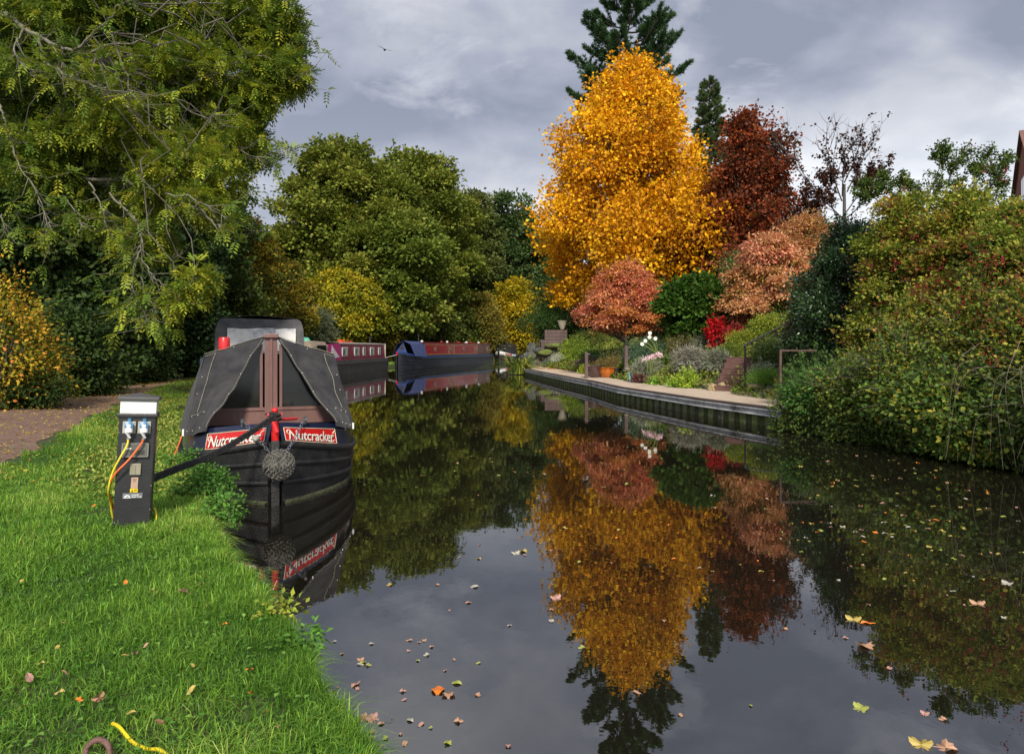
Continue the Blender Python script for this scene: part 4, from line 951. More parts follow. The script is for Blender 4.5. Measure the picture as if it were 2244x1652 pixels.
for i, (x, Y, rx, ry, h, lb) in enumerate([(6.0, 10.5, .55, .5, 1.35, 'taller bramble clump where the nettles meet the hawthorns'), (6.7, 8.9, .6, .5, 1.6, 'taller bramble clump leaning on the far right hawthorn'),
                                     (5.75, 11.6, .45, .5, .75, 'low pale bramble hanging over the water next to the nettles'), (6.05, 9.1, .45, .6, .55, 'low bramble clump trailing leaves into the dark water')]):
    shrub('bramble_bush', (x, Y), rx, ry, h, [(.04, .085, .018), (.085, .15, .026), (.17, .23, .035), (.42, .34, .04)], lb, nl=16, ncl=1300, per=6, spread=.1, L=.06, W=.043, seed=360+i, lr=.36, shell=(.7, 1.15), wild=.3, rough=.3, clamp_ground=False, shoots=110, sl=.7, sm=12, sdroop=.4)
far_wood()

# ---------------------------------------------------------------- grass
def blades(X, Y, Z, h, wd, pal, lean=.5, tone=None):
    n = len(X); a = rng.random(n)*2*math.pi; D = np.stack([np.cos(a), np.sin(a), np.zeros(n)], 1)
    sa = rng.random(n)*2*math.pi; S = np.stack([np.cos(sa), np.sin(sa), np.zeros(n)], 1)
    ln = (lean*rng.random(n)**1.0)[:, None]*D; h = h[:, None]; wd = np.asarray(wd)
    wd = wd[:, None] if wd.ndim else wd
    b = np.stack([X, Y, Z-.01], 1); up = np.array([0, 0, 1.0])
    m1 = b+h*(.42*up+ln*.16); m2 = b+h*(.78*up*(1-.25*np.linalg.norm(ln, axis=1, keepdims=True))+ln*.55); tp = b+h*(up*(1-.55*np.linalg.norm(ln, axis=1, keepdims=True))+ln*1.15)
    V = np.stack([b-S*wd*.5, b+S*wd*.5, m1-S*wd*.5, m1+S*wd*.5, m2-S*wd*.33, m2+S*wd*.33, tp], 1).reshape(-1, 3)
    i = np.arange(n)*7; Q = np.concatenate([np.stack([i, i+1, i+3, i+2], 1), np.stack([i+2, i+3, i+5, i+4], 1)]); T = np.stack([i+4, i+5, i+6], 1)
    t = rng.random(n)*.75+(tone if tone is not None else 0)
    return V, [Q, T], np.repeat(blend(pal, n, t, .10), 7, 0)
def grass():
    pal = [(.045, .12, .012), (.085, .20, .018), (.15, .31, .03), (.27, .44, .05), (.46, .50, .14)]
    Vs = []; Qs = []; Ts = []; Cs = []; o = 0
    # (Y range, X to left of the bank edge, blades, height, width)
    for (y0, y1, wmax, n, hh, wd) in [(1.2, 3.4, 3.4, 120000, .062, .0032), (3.4, 6.0, 5.0, 120000, .066, .0046), (6, 10, 7, 90000, .065, .007), (10, 18, 9, 80000, .065, .011), (18, 36, 12, 50000, .07, .02), (36, 70, 8, 16000, .09, .03)]:
        Yy = rng.uniform(y0, y1, n); s = rng.random(n)**1.25*wmax; s[: n//9] = rng.random(n//9)**1.5*.22
        X = XL(Yy)-s-.02+.04*np.sin(Yy*9)
        pr = PR(Yy); pl = PLx(Yy)
        on = (X < pr+.06*np.sin(Yy*7)+.05) & (X > pl-.05); keep = ~on & (X > pl-np.where(Yy < 30, 1.6, 1.0))
        # inside the near boat's berth nothing grows out over the water
        nz = np.sin(X*3.1+1.2)*np.sin(Yy*2.7)+.6*np.sin(X*7.3+Yy*4.1)+.5*np.sin(X*13.1-Yy*9.7)
        bare = (np.abs(X+.75-1.1*(Yy-2.3)) < .28+.1*nz) & (Yy < 2.75) & (Yy > 2.0) & (rng.random(n) < .55)
        keep &= ~bare
        X = X[keep]; Yk = Yy[keep]; nz = nz[keep]; s = s[keep]
        edge = np.exp(-s/.18)
        h = hh*.85*rng.uniform(.5, 1.5, len(X))*(1+.35*nz+.9*edge)
        dist_tone = .15*nz+.12*np.sin(X*1.3+Yk*2.1+.5)+.28*edge
        v, (q, t), c = blades(X, Yk, ground(X, Yk), h.clip(.02, .2), wd*rng.uniform(.7, 1.3, len(X)), pal, 1.6, dist_tone)
        Vs.append(v); Qs.append(q+o); Ts.append(t+o); Cs.append(c); o += len(v)
    tag(np_mesh('grass', np.concatenate(Vs), [np.concatenate(Qs), np.concatenate(Ts)], GRASSM, None, np.concatenate(Cs)), 'lush green grass covering the towpath bank', 'grass', kind='stuff')
    # clover and small broad leaves among the grass
    n = 5000; Yy = 1.6+rng.random(n)**1.4*7; X = XL(Yy)-.1-rng.random(n)*3.2
    g_ = ground(X, Yy)+rng.uniform(.01, .045, n)
    V, F, C = leaves(np.stack([X, Yy, g_], 1), unit(rdir(n)*[1, 1, .25]), np.tile([0, 0, 1.0], (n, 1)), .022, .02, blend([(.05, .14, .02), (.10, .24, .03), (.20, .34, .06)], n))
    tag(np_mesh('clover', V, F, LEAF, None, C), 'small clover leaves growing through the bank grass', 'clover', kind='stuff')
    # rough low plants and hanging weeds along the hull and hedge foot
    n = 26000; Yy = rng.uniform(5.5, 16, n); s = rng.random(n)**1.6*1.3; X = XL(Yy)-s; z = ground(X, Yy)+rng.random(n)*.13*np.exp(-s/.6)
    V, F, C = leaves(np.stack([X, Yy, z], 1), unit(rdir(n)+[0, 0, .2]), unit(rdir(n)*.6+[0, 0, 1]), .045, .025, blend([(.06, .13, .02), (.13, .22, .03), (.30, .36, .06), (.42, .40, .10)], n))
    tag(np_mesh('bank_weeds', V, F, LEAF, None, C), 'pale green weeds growing along the bank beside the boat', 'weeds', kind='stuff')
grass()
def ground_cover():
    # garden slope: low mats of mixed foliage between the shrubs
    n = 110000; Yy = rng.uniform(12.4, 62, n)**1.0; s0 = np.interp(Yy, S0[:, 0], S0[:, 1]); s = s0-.1+rng.random(n)**1.3*11; X = XR(Yy)+s
    nz = np.sin(X*2.1+1)*np.sin(Yy*1.3+2)+.6*np.sin(X*5.3)*np.sin(Yy*3.7); keep = (nz > -.9)
    X = X[keep]; Yy = Yy[keep]; nz = nz[keep]; n = len(X); z = ground(X, Yy)+rng.random(n)*.18*(1+.6*nz).clip(.2, 2)
    sc = np.interp(Yy, [12, 30, 60], [.8, 1.3, 2.4])
    t = (.5+.35*nz+.2*rng.standard_normal(n)).clip(0, 1)
    V, F, C = leaves(np.stack([X, Yy, z], 1), unit(rdir(n)+[0, 0, .25]), unit(rdir(n)*.7+[0, -.3, 1]), .10*sc, .055*sc, blend([(.05, .08, .018), (.09, .15, .02), (.17, .21, .03), (.16, .13, .04), (.28, .32, .04)], n, t))
    tag(np_mesh('ground_cover', V, F, LEAF, None, C), 'mixed low foliage covering the garden slope', 'ground cover', kind='stuff')
    # right bank under the brambles
    n = 34000; Yy = rng.uniform(-2, 14, n); s = -.42+rng.random(n)**1.5*5; s[:12000] = -.45+rng.random(12000)*.5; X = XR(Yy)+s+.12*np.sin(Yy*5); z = np.where(s < .05, .02+rng.random(n)**1.5*.55, np.maximum(ground(X, Yy), .02)+rng.random(n)*.35)
    keep = ~((Yy > 12.6) & (s < 2.0)); X = X[keep]; Yy = Yy[keep]; z = z[keep]; n = len(X)
    V, F, C = leaves(np.stack([X, Yy, z], 1), unit(rdir(n)+[0, 0, .1]), unit(rdir(n)*.7+[-.3, -.3, 1]), .06, .04, blend([(.03, .06, .014), (.07, .11, .02), (.14, .18, .03)], n))
    tag(np_mesh('bank_undergrowth', V, F, LEAF, None, C), 'low undergrowth along the right bank', 'undergrowth', kind='stuff')
    # hedge foot on the left
    n = 26000; Yy = 8+rng.random(n)**1.2*44; X = PLx(Yy)-.5-rng.random(n)**1.5*3.5; z = ground(X, Yy)+rng.random(n)*.35
    V, F, C = leaves(np.stack([X, Yy, z], 1), unit(rdir(n)+[0, 0, .2]), unit(rdir(n)*.7+[0, -.3, 1]), .10, .06, blend([(.015, .035, .01), (.035, .07, .014), (.07, .11, .02)], n))
    tag(np_mesh('hedge_undergrowth', V, F, LEAF, None, C), 'dark ivy and undergrowth at the foot of the hedge', 'undergrowth', kind='stuff')
ground_cover()
def leaf_litter():
    def scat(name, X, Yy, pal, L, label, lift=.012):
        n = len(X); z = ground(X, Yy)+lift+rng.random(n)*.008
        V, F, C = leaves(np.stack([X, Yy, z], 1), unit(rdir(n)*[1, 1, .12]), unit(rdir(n)*.25+[0, 0, 1]), L*rng.uniform(.6, 1.2, n), L*.55, blend(pal, n), .25)
        tag(np_mesh(name, V, F, LEAF, None, C), label, 'fallen leaves', kind='stuff')
    n = 5500; Yy = rng.uniform(6, 40, n); X = PLx(Yy)-.4+rng.random(n)*(PR(Yy)-PLx(Yy)+1.6)
    # thickest along the verge under the trees
    scat('leaf_litter', X, Yy, [(.20, .09, .03), (.40, .22, .03), (.58, .42, .04), (.50, .42, .06)], .055, 'yellow and brown fallen leaves scattered over the towpath', .02)
    n = 1800; Yy = rng.uniform(9, 24, n); X = XL(Yy)-.5-rng.random(n)*4
    scat('verge_leaves', X, Yy, [(.35, .22, .03), (.58, .46, .05), (.60, .50, .10)], .05, 'yellow fallen leaves lying in the verge grass beyond the pedestal', .06)
    n = 1500; Yy = rng.uniform(33, 50, n); s0 = np.interp(Yy, S0[:, 0], S0[:, 1]); X = XR(Yy)+.2+rng.random(n)**.5*(s0+3.5)
    scat('orange_leaves', X, Yy, [(.45, .12, .02), (.65, .22, .02), (.75, .33, .03)], .13, 'orange fallen leaves on the rocks and gravel at the garden corner', .05)
leaf_litter()
# ---------------------------------------------------------------- boats
TAR = mat('tarred_steel', (.005, .005, .006), (.014, .013, .012), .46, 5, .5, 60, dirt=(.055, .045, .035), dscale=4.5, dpos=(.62, .82), r2=.7)
NAVY = mat('navy_paint', (.008, .012, .040), (.012, .017, .052), .28, 3, .1, 40, coat=.3, dirt=(.03, .035, .05), dscale=9, dpos=(.62, .85))
REDP = mat('red_paint', (.55, .010, .012), (.44, .008, .010), .3, 3, coat=.3)
CREAM = mat('cream_paint', (.70, .62, .42), (.62, .54, .36), .45, 6)
WHITEL = mat('letter_white', (.78, .72, .62), (.70, .64, .54), .5, 20)
CANVAS = mat('grey_canvas', (.018, .018, .020), (.038, .037, .038), .85, 5, .9, 11, dirt=(.055, .052, .044), dscale=2.2, dpos=(.52, .82), sheen=.08, spec=.2)
SEAM = mat('pale_seam', (.16, .155, .11), (.24, .23, .17), .9, 40)
BROWNW = mat('brown_paint', (.115, .055, .045), (.165, .085, .07), .5, 5, .2, 30, stretch=(1, 1, .3), dirt=(.22, .16, .13), dscale=14, dpos=(.66, .8))
GLASSD = mat('dark_glass', (.008, .009, .009), (.022, .022, .018), .08, 2, spec=.28)
STEEL = mat('studs', (.55, .55, .52), (.7, .7, .68), .3, 20, metal=.8)
CHAIN = mat('chain_steel', (.10, .12, .15), (.20, .20, .22), .45, 30, metal=.7)
ROPE = mat('black_rope', (.010, .010, .011), (.03, .03, .03), .85, 40, 1.0, 90)
ROOFG = mat('roof_grey', (.10, .10, .10), (.16, .16, .155), .7, 4)

def mirrored(u, w, z, side): return Vector((side*w, u, z))
def hull_mesh(wf, zf, L, stern=True, wl=.94, nseg=46, blunt=None):
    """hull from below the water to the gunwale; wf half width, zf gunwale height"""
    mb = MB(); us = [L*(i/nseg)**1.7 for i in range(nseg+1)]; us[0] = 0
    prof = lambda u: [(wf(u)*wl*.96, -.30), (wf(u)*wl*.985, -.02), (wf(u)*(wl+.02), zf(u)*.4), (wf(u)*.995, zf(u)*.85), (wf(u), zf(u))]
    for sd in (-1, 1):
        mb.grid([[mirrored(u+(.10*(1-i/4) if u < .01 else 0), max(w, .02), z, sd) for i, (w, z) in enumerate(prof(u))] for u in us])
    # deck and transom
    mb.grid([[mirrored(u, max(wf(u), .02), zf(u)-.01, -1), mirrored(u, max(wf(u), .02), zf(u)-.01, 1)] for u in us])
    e = prof(us[-1]); mb.grid([[mirrored(us[-1], w, z, -1) for w, z in e], [mirrored(us[-1], w, z, 1) for w, z in e]])
    return mb
def strake(mb, wf, zfn, L, r, wsc=1.0, n=40, u0=.02, nn=8):
    for sd in (-1, 1):
        pts = [mirrored(u0+(L-u0)*(i/n)**1.6, max(wf(u0+(L-u0)*(i/n)**1.6)*wsc, .03), zfn(u0+(L-u0)*(i/n)**1.6), sd) for i in range(n+1)]
        mb.tube(pts, r, nn)
    return mb

def text_mesh(body, size, shear=.2, sp=1.0, extr=.0, off=0.0):
    cu = bpy.data.curves.new('lettering', 'FONT'); cu.body = body; cu.size = size; cu.shear = shear; cu.space_character = sp
    cu.extrude = extr; cu.offset = off; cu.resolution_u = 4
    ob = bpy.data.objects.new('lettering', cu); COL.objects.link(ob)
    dg = bpy.context.evaluated_depsgraph_get(); me = bpy.data.meshes.new_from_object(ob.evaluated_get(dg))
    bpy.data.objects.remove(ob); return me

def nutcracker():
    yaw = R(21); O = (-2.27, 6.56, 0)
    boat = empty('narrowboat', O, yaw)
    tag(boat, 'nearest narrowboat, black hull and grey canvas cover, red name panels reading Nutcracker', 'narrowboat')
    wf = lambda u: float(np.interp(u, [0, .08, .2, .35, .6, .9, 1.2, 1.7, 2.4, 3.2, 16.4, 17.2], [.03, .15, .30, .45, .655, .81, .90, .965, 1.0, 1.02, 1.02, .9]))
    zf = lambda u: float(np.interp(u, [0, .2, .5, .8, 1.2, 2, 4, 17.2], [.60, .545, .475, .42, .385, .37, .36, .36]))
    zb = lambda u: float(np.interp(u, [0, .2, .5, .8, 1.2, 2, 4, 17.2], [.79, .755, .71, .665, .63, .61, .60, .60]))
    L = 17.2
    hull_mesh(wf, zf, L).build('hull', TAR, boat, smooth=True, rmd=False)
    mb = MB(); strake(mb, wf, lambda u: zf(u)-.015, L, .032, 1.005); mb.build('gunwale', TAR, boat, smooth=True)
    mb = MB(); strake(mb, wf, lambda u: zf(u)*.68-.01, 9, .026, .988); strake(mb, wf, lambda u: zf(u)*.40-.03, 9, .026, .972)
    mb.box((0, 0.0, .28), (.075, .12, .68), bevel=.01)
    mb.build('rubbing_strake', TAR, boat, smooth=True)
    # weed line just over the water
    wm = mat('hull_weed', (.015, .022, .006), (.065, .065, .03), .95, 30, 1.0, 40)
    mb = MB()
    for sd in (-1, 1):
        us = [.02+2.9*(i/60)**1.4 for i in range(61)]
        mb.grid([[mirrored(u, wf(u)*.94+.035, -.03, sd), mirrored(u, wf(u)*.94+.03+random.uniform(0, .012), .022+random.uniform(-.008, .014), sd), mirrored(u, wf(u)*.94+.0, .03, sd)] for u in us])
    mb.build('weed_line', wm, boat, smooth=True)
    # bulwark (navy) above the gunwale, leaning in a little
    lean = lambda u, t: wf(u)-.012-.035*t
    def bul(u, t, sd, out=0.0):
        z = zf(u)+.01+(zb(u)-zf(u)-.01)*t; du = .02; w = lean(u, t)
        tw = (lean(u+du, t)-lean(max(u-du, 0), t))/(du+min(du, u)); n = Vector((1, -tw)).normalized()
        return Vector((sd*(w+n.x*out), u+n.y*out, z))
    mb = MB()
    for sd in (-1, 1):
        us = [.03+(L-.1)*(i/60)**2.0 for i in range(61)]
        mb.grid([[bul(u, t, sd) for t in (0, .25, .5, .75, 1)]+[bul(u, 1, sd, -.05), bul(u, .3, sd, -.06)] for u in us])
    mb.build('bulwark', NAVY, boat, smooth=True)
    # red stem post with T stud
    MB().tube([(0, -.015, .59), (0, -.02, .70), (0, -.01, .80)], [.036, .037, .034], 14).build('stem_post', REDP, boat, smooth=True)
    tb = MB().tube([(0, .12, .74), (0, .12, .885)], .028, 12); tb.sphere((0, .12, .893), .034, 2, (1, 1, .9)); tb.tube([(-.07, .12, .85), (.07, .12, .85)], .014, 8)
    tb.tube([(.06, .16, .80), (.22, .35, .785)], .014, 8)
    tb.build('mooring_stud', REDP, boat, smooth=True)
    # name panels
    for sd in (-1, 1):
        u0, u1 = (.055, .60); n = 26; mb = MB(); bd = MB()
        us = [u0+(u1-u0)*(i/n)**1.15 for i in range(n+1)]
        t0, t1 = .06, .74
        mb.grid([[bul(u-(.02 if t == t1 and i == n else 0), t, sd, .004) for t in (t0, .3, .55, t1)] for i, u in enumerate(us)])
        pn = mb.build('name_panel', REDP, boat, smooth=True)
        edge = [bul(u, t1, sd, .006) for u in us]+[bul(u1, t, sd, .006) for t in (.65, .45, .25)]+[bul(u, t0, sd, .006) for u in us[::-1]]+[bul(u0, t, sd, .006) for t in (.25, .45, .65)]
        edge.append(edge[0]); bd.tube(edge, .0035, 6, caps=False); bd.build('panel_border', CREAM, pn)
        # arc length of the panel to letter it evenly
        arc = [0]
        for a, b in zip(us[:-1], us[1:]): arc.append(arc[-1]+(bul(b, .45, sd)-bul(a, .45, sd)).length)
        AL = arc[-1]
        for k, (mt, outw, dx, dz) in enumerate(((mat('letter_shadow', (.02, .01, .02), None, .5), .0065, .010, -.045), (WHITEL, .0085, 0, 0))):
            me = text_mesh('Nutcracker', 1.0, .18, .97, 0, .012)
            xs = [v.co.x for v in me.vertices]; x0, x1 = min(xs), max(xs)
            for v in me.vertices:
                f = (v.co.x-x0)/(x1-x0); h = v.co.y
                # the first capital swells, and letters swell with a flourish
                hh = .10+.98*h
                s = f*.90+.05
                if sd == -1: s = 1-s
                s_ = s*AL+(dx if sd == 1 else -dx); uu = float(np.interp(s_, arc, us))
                tt = t0+(t1-t0)*(hh*1.02+.02)+dz
                v.co = bul(uu, tt, sd, outw)
            o = bpy.data.objects.new('lettering' if k else 'letter_shadow', me); me.materials.clear(); me.materials.append(mt); link(o, pn)
        # swash strokes on the first and last letters
        sw = MB()
        def SP(f, h): 
            s = f*.90+.05; s = 1-s if sd == -1 else s
            return bul(float(np.interp(s*AL, arc, us)), t0+(t1-t0)*h, sd, .009)
        sw.tube(smoothpath([SP(.005, .50), SP(-.02, .66), SP(.01, .83), SP(.045, .80)], 5), [.002+.004*math.sin(math.pi*i/15) for i in range(16)], 6)
        sw.tube(smoothpath([SP(.80, .24), SP(.86, .10), SP(.95, .12), SP(1.0, .24)], 5), [.002+.003*math.sin(math.pi*i/15) for i in range(16)], 6)
        sw.tube(smoothpath([SP(.98, .66), SP(1.01, .80), SP(1.04, .84)], 5), [.004]*10+[.006], 6)
        sw.build('swash', WHITEL, pn)
    # cratch board: brown frame with glazed panes
    ub = 1.34; cw, ch = .68, .80
    roofz = lambda v: 1.635-(abs(v)-.07)*.335 if abs(v) > .07 else 1.635
    fr = MB()
    fr.box((0, ub-.02, 1.20), (.135, .05, .88)); fr.box((0, ub-.055, 1.20), (.028, .02, .86))
    fr.box((0, ub-.03, 1.64), (.16, .12, .045), bevel=.006)
    fr.box((0, ub, .72), (1.50, .04, .16)); fr.box((0, ub-.018, .812), (1.50, .035, .035))
    for sd in (-1, 1):
        fr.box((sd*.105, ub-.012, 1.18), (.03, .04, .72)); fr.box((sd*.60, ub, 1.02), (.05, .04, .46))
    fr.build('cratch_frame', BROWNW, boat)
    gl = MB()
    for sd in (-1, 1):
        gl.prism([(sd*.12, ub+.01, .83), (sd*.64, ub+.01, .83), (sd*.64, ub+.01, 1.38), (sd*.12, ub+.01, 1.56)], (0, .008, 0))
    gl.build('window_pane', GLASSD, boat)
    cu = MB()
    cu.prism([(.40, ub+.03, .83), (.62, ub+.03, .83), (.62, ub+.03, 1.34), (.40, ub+.03, 1.42)], (0, .004, 0))
    cu.build('cabin_door', mat('stained_door', (.12, .06, .02), (.2, .11, .04), .4, 9), boat)
    # canvas cover
    from mathutils import noise
    def wr(p, amp=.012):
        q = noise.noise_vector(Vector(p)*4.2)*amp+noise.noise_vector(Vector(p)*9)*amp*.35; return Vector(p)+q
    P0 = lambda s: Vector((s*.065, ub-.045, 1.632)); P1 = lambda s: Vector((s*.70, ub+.04, 1.425))
    P2 = lambda s: Vector((s*(wf(1.05)+.0), 1.05, zb(1.05)-.07)); P3 = lambda s: Vector((s*(wf(.56)+.0), .56, zb(.56)-.035))
    def flap_pt(s, a, b):
        """a 0..1 inner to outer, b 0..1 top to bottom"""
        inner = P0(s).lerp(P3(s), b); outer = P1(s).lerp(P2(s), b)
        inner += Vector((0, .10*math.sin(b*math.pi)*.5, 0))
        p = inner.lerp(outer, a)
        bot = b**7; uu = .56+(1.05-.56)*a; q = Vector((s*(wf(uu)+.012), uu-.015, p.z))
        p = p.lerp(Vector((q.x, q.y, p.z)), bot*.9)
        p += Vector((s*.02, -.035, 0))*math.sin(a*math.pi)*math.sin(b*math.pi)
        q_ = wr(p, .02); return q_+Vector((0, .012*math.sin(a*9+b*5)*math.sin(b*3.1), 0))
    cv = MB()
    for s in (-1, 1):
        cv.grid([[flap_pt(s, a/16, b/26) for a in range(17)] for b in range(27)])
        # side sheet running aft and the sloping top
        cv.grid([[wr(P1(s).lerp(P2(s), b/14)+Vector((s*.02*math.sin(b/14*3.1)*min(a, 1)+s*(.02+.11*(b/14))*min(a/5, 1), 1.9*a/12, 0))) for b in range(15)] for a in range(13)])
        cv.grid([[wr(P0(s).lerp(P1(s), b/10)+Vector((0, 1.9*a/12, -.03*math.sin(b/10*math.pi)+.02*a/12)), .010) for b in range(11)] for a in range(13)])
    cv.grid([[Vector((x, ub-.03+1.9*a/12, 1.632)) for x in (-.065, 0, .065)] for a in range(13)])
    cover = cv.build('cratch_cover', CANVAS, boat, smooth=True, solid=-.006)
    sm = MB(); st = MB()
    for s in (-1, 1):
        for a0 in (.035, .30):
            pts = [flap_pt(s, a0+(0 if a0 < .1 else .38*(b/20)**.8*0), .02+.94*b/20)+Vector((0, -.012, 0)) for b in range(21)]
            if a0 < .1: sm.tube(pts, .0026, 5)
        sm.tube([flap_pt(s, .80-.06*b/12, .04+.70*b/12)+Vector((s*.004, -.014, 0)) for b in range(13)], .0036, 5)
        sm.tube([flap_pt(s, .80+.2*b/6, .03+.0*b/6)+Vector((0, -.012, 0)) for b in range(7)], .003, 5)
        sm.tube([flap_pt(s, a, .765)+Vector((0, -.014, 0)) for a in (.42, .5, .6, .7, .8, .9)], .0036, 5)
        sm.tube([wr(P0(s).lerp(P1(s), b/10)+Vector((0, -.012, .006)), .008) for b in range(11)], .0035, 5)
        for a, b in ((.04, .22), (.04, .42), (.04, .62), (.04, .82), (.42, .78), (.65, .78), (.9, .78), (.93, .3), (.93, .5), (.30, .95), (.6, .95), (.9, .95), (.5, .03)):
            p = flap_pt(s, a, b)+Vector((0, -.012, 0)); st.sphere(p, .0075, 1)
    sm.build('seam', SEAM, cover); st.build('press_stud', STEEL, cover, smooth=True)
    for s in (-1, 1):
        MB().box((s*(wf(1.12)+.01), 1.10, zb(1.1)-.035), (.02, .05, .07), bevel=.004).build('corner_bracket', mat('white_paint', (.75, .75, .72), None, .5), boat)
    # cabin, roof, grey pram hood
    cb = MB(); cb.grid([[Vector((x, y, z)) for x, z in ((-.88, .55), (-.80, 1.36), (-.4, 1.41), (0, 1.43), (.4, 1.41), (.80, 1.36), (.88, .55))] for y in (3.0, 9.4)])
    cb.grid([[Vector((x, 3.0, .55)), Vector((x, 3.0, 1.37+.05*(1-abs(x)/.8)))] for x in (-.84, -.4, 0, .4, .84)])
    cb.build('cabin', NAVY, boat)
    hd = MB(); u0, u1 = 9.1, 12.2
    prof = [(-.93, .62), (-.93, 1.35), (-.905, 1.92), (-.86, 2.09), (-.76, 2.16), (-.4, 2.20), (0, 2.215), (.4, 2.20), (.76, 2.16), (.86, 2.09), (.905, 1.92), (.93, 1.35), (.93, .62)]
    hd.grid([[wr((x*(1 if y > u0 else .99), y+(.22*(z-1.9)/.3 if (z > 1.9 and y < u0+.3) else 0), z), .02) for x, z in prof] for y in np.linspace(u0, u1, 12)])
    for y in (u0, u1):
        hd.grid([[wr((x*t, y+(.22*(z-1.9)/.3 if (z > 1.9 and y < u0+.3) else 0), z), .02) for x, z in ((-.93, .62), (-.93, 1.35), (-.905, 1.92), (-.86, 2.09), (-.8, 2.15)) ] for t in (1, .5, 0, -.5, -1)])
    # the roof falls forward
    hood = hd.build('pram_hood', mat('hood_canvas', (.045, .045, .048), (.08, .078, .08), .7, 5, .5, 9, dirt=(.09, .088, .085), dscale=2.5, dpos=(.5, .8), spec=.3), boat, smooth=True, solid=-.006)
    wn = MB(); wn.grid([[wr((x, u0-.03, z), .022)+Vector((0, -.01, 0)) for x in np.linspace(-.68, .74, 22)] for z in np.linspace(1.42, 1.93, 9)])
    wn.build('hood_window', mat('cloudy_plastic', (.34, .34, .35), (.72, .71, .70), .16, 5, .9, 7, stretch=(1, 1, 1), dirt=(.5, .45, .36), dscale=5), hood, smooth=True)
    # roof clutter
    MB().lathe([(.075, 0), (.085, .03), (.085, .24), (.07, .27), (.03, .275)], (-.60, 4.75, 1.40), 18).build('roof_can', REDP, boat, smooth=True)
    lp = MB().tube([(.02, 2.2, 1.62), (.02, 2.2, 1.73)], .008, 8); lp.tube([(-.05, 2.2, 1.745), (.03, 2.2, 1.745)], .006, 6); lp.tube(smoothpath([(.02, 2.2, 1.74), (.06, 2.2, 1.74), (.06, 2.2, 1.67), (.02, 2.2, 1.66)]), .008, 6)
    lp.build('roof_bracket', CHAIN, boat)
    # rope fender
    import math as m_
    fn = MB(); c = Vector((.03, -.15, .405)); r = .140
    q = bmesh.ops.create_icosphere(fn.bm, subdivisions=3, radius=r*.93); bmesh.ops.transform(fn.bm, matrix=Matrix.Translation(c), verts=q['verts'])
    k = 190
    for i in range(k):
        z = 1-2*(i+.5)/k; rr = math.sqrt(1-z*z); a = i*2.399963
        nrm = Vector((rr*math.cos(a), rr*math.sin(a), z)); t1 = nrm.orthogonal().normalized(); t1 = Matrix.Rotation(.9+.6*math.sin(i), 3, nrm) @ t1
        pts = [c+nrm*(r*(.94+.07*math.sin(math.pi*j/4)))+t1*(.026*(j/4-.5)*1.7) for j in range(5)]
        fn.tube(pts, [.004, .0085, .010, .0085, .004], 6)
    fn.jitter(.002, 20)
    fn.build('rope_fender', mat('fender_rope', (.055, .052, .045), (.14, .135, .115), .95, 22, .8, 60, dirt=(.09, .12, .03), dscale=9, dpos=(.66, .75)), boat, smooth=True)
    def chain(a, b, n, sag):
        for i in range(n):
            t = (i+.5)/n; p = Vector(a).lerp(Vector(b), t)+Vector((0, 0, -sag*math.sin(math.pi*t))); d = (Vector(b)-Vector(a)).normalized(); ln = (Vector(b)-Vector(a)).length/n*.72
            s = d.cross(Vector((0, 1, 0)) if i % 2 else Vector((.6, .2, .8))).normalized()
            loop = [p+d*ln*math.cos(x)*.9+s*.011*math.sin(x) for x in np.linspace(0, 2*math.pi, 11)]
            ch.tube(loop, .0035, 5, caps=False)
    pl = bul(.22, 1.0, -1, .03); prr = bul(.22, 1.0, 1, .03)
    for pp, a_, b_ in ((pl, pl+Vector((.02, -.03, .03)), (-.055, -.15, .53)), (prr, prr+Vector((-.02, -.03, .03)), (.10, -.15, .53))):
        ch = MB(); chain(a_, b_, 11, .01)
        ch.tube([pp+Vector((0, .04, -.01)), pp+Vector((0, .02, .05)), pp+Vector((0, -.04, .04))], .016, 8)
        ch.build('chain', CHAIN, boat)
    sp = MB().lathe([(.012, -.03), (.028, -.026), (.033, 0), (.028, .026), (.012, .03)], (0, 0, 0), 14)
    bmesh.ops.transform(sp.bm, matrix=Matrix.Translation(pl.lerp(Vector((-.055, -.15, .53)), .52)) @ Matrix.Rotation(R(60), 4, 'X'), verts=sp.bm.verts)
    sp.build('chain_float', mat('grey_plastic', (.22, .22, .19), (.30, .30, .26), .6), boat, smooth=True)
    # rope coiled on the stud
    cl = MB()
    for j in range(5):
        cl.tube([(.046*math.cos(a)+.01*math.sin(j*3+a), .12+.046*math.sin(a), .80+.016*j+.01*math.sin(a+j)) for a in np.linspace(0, 2*math.pi, 17)], .011, 7, caps=False)
    cl.build('rope_turns', ROPE, boat, smooth=True)
    return boat, bul
boat, bul = nutcracker()
def world(o, p): return Matrix.Translation(o.location) @ o.rotation_euler.to_matrix().to_4x4() @ Vector(p)

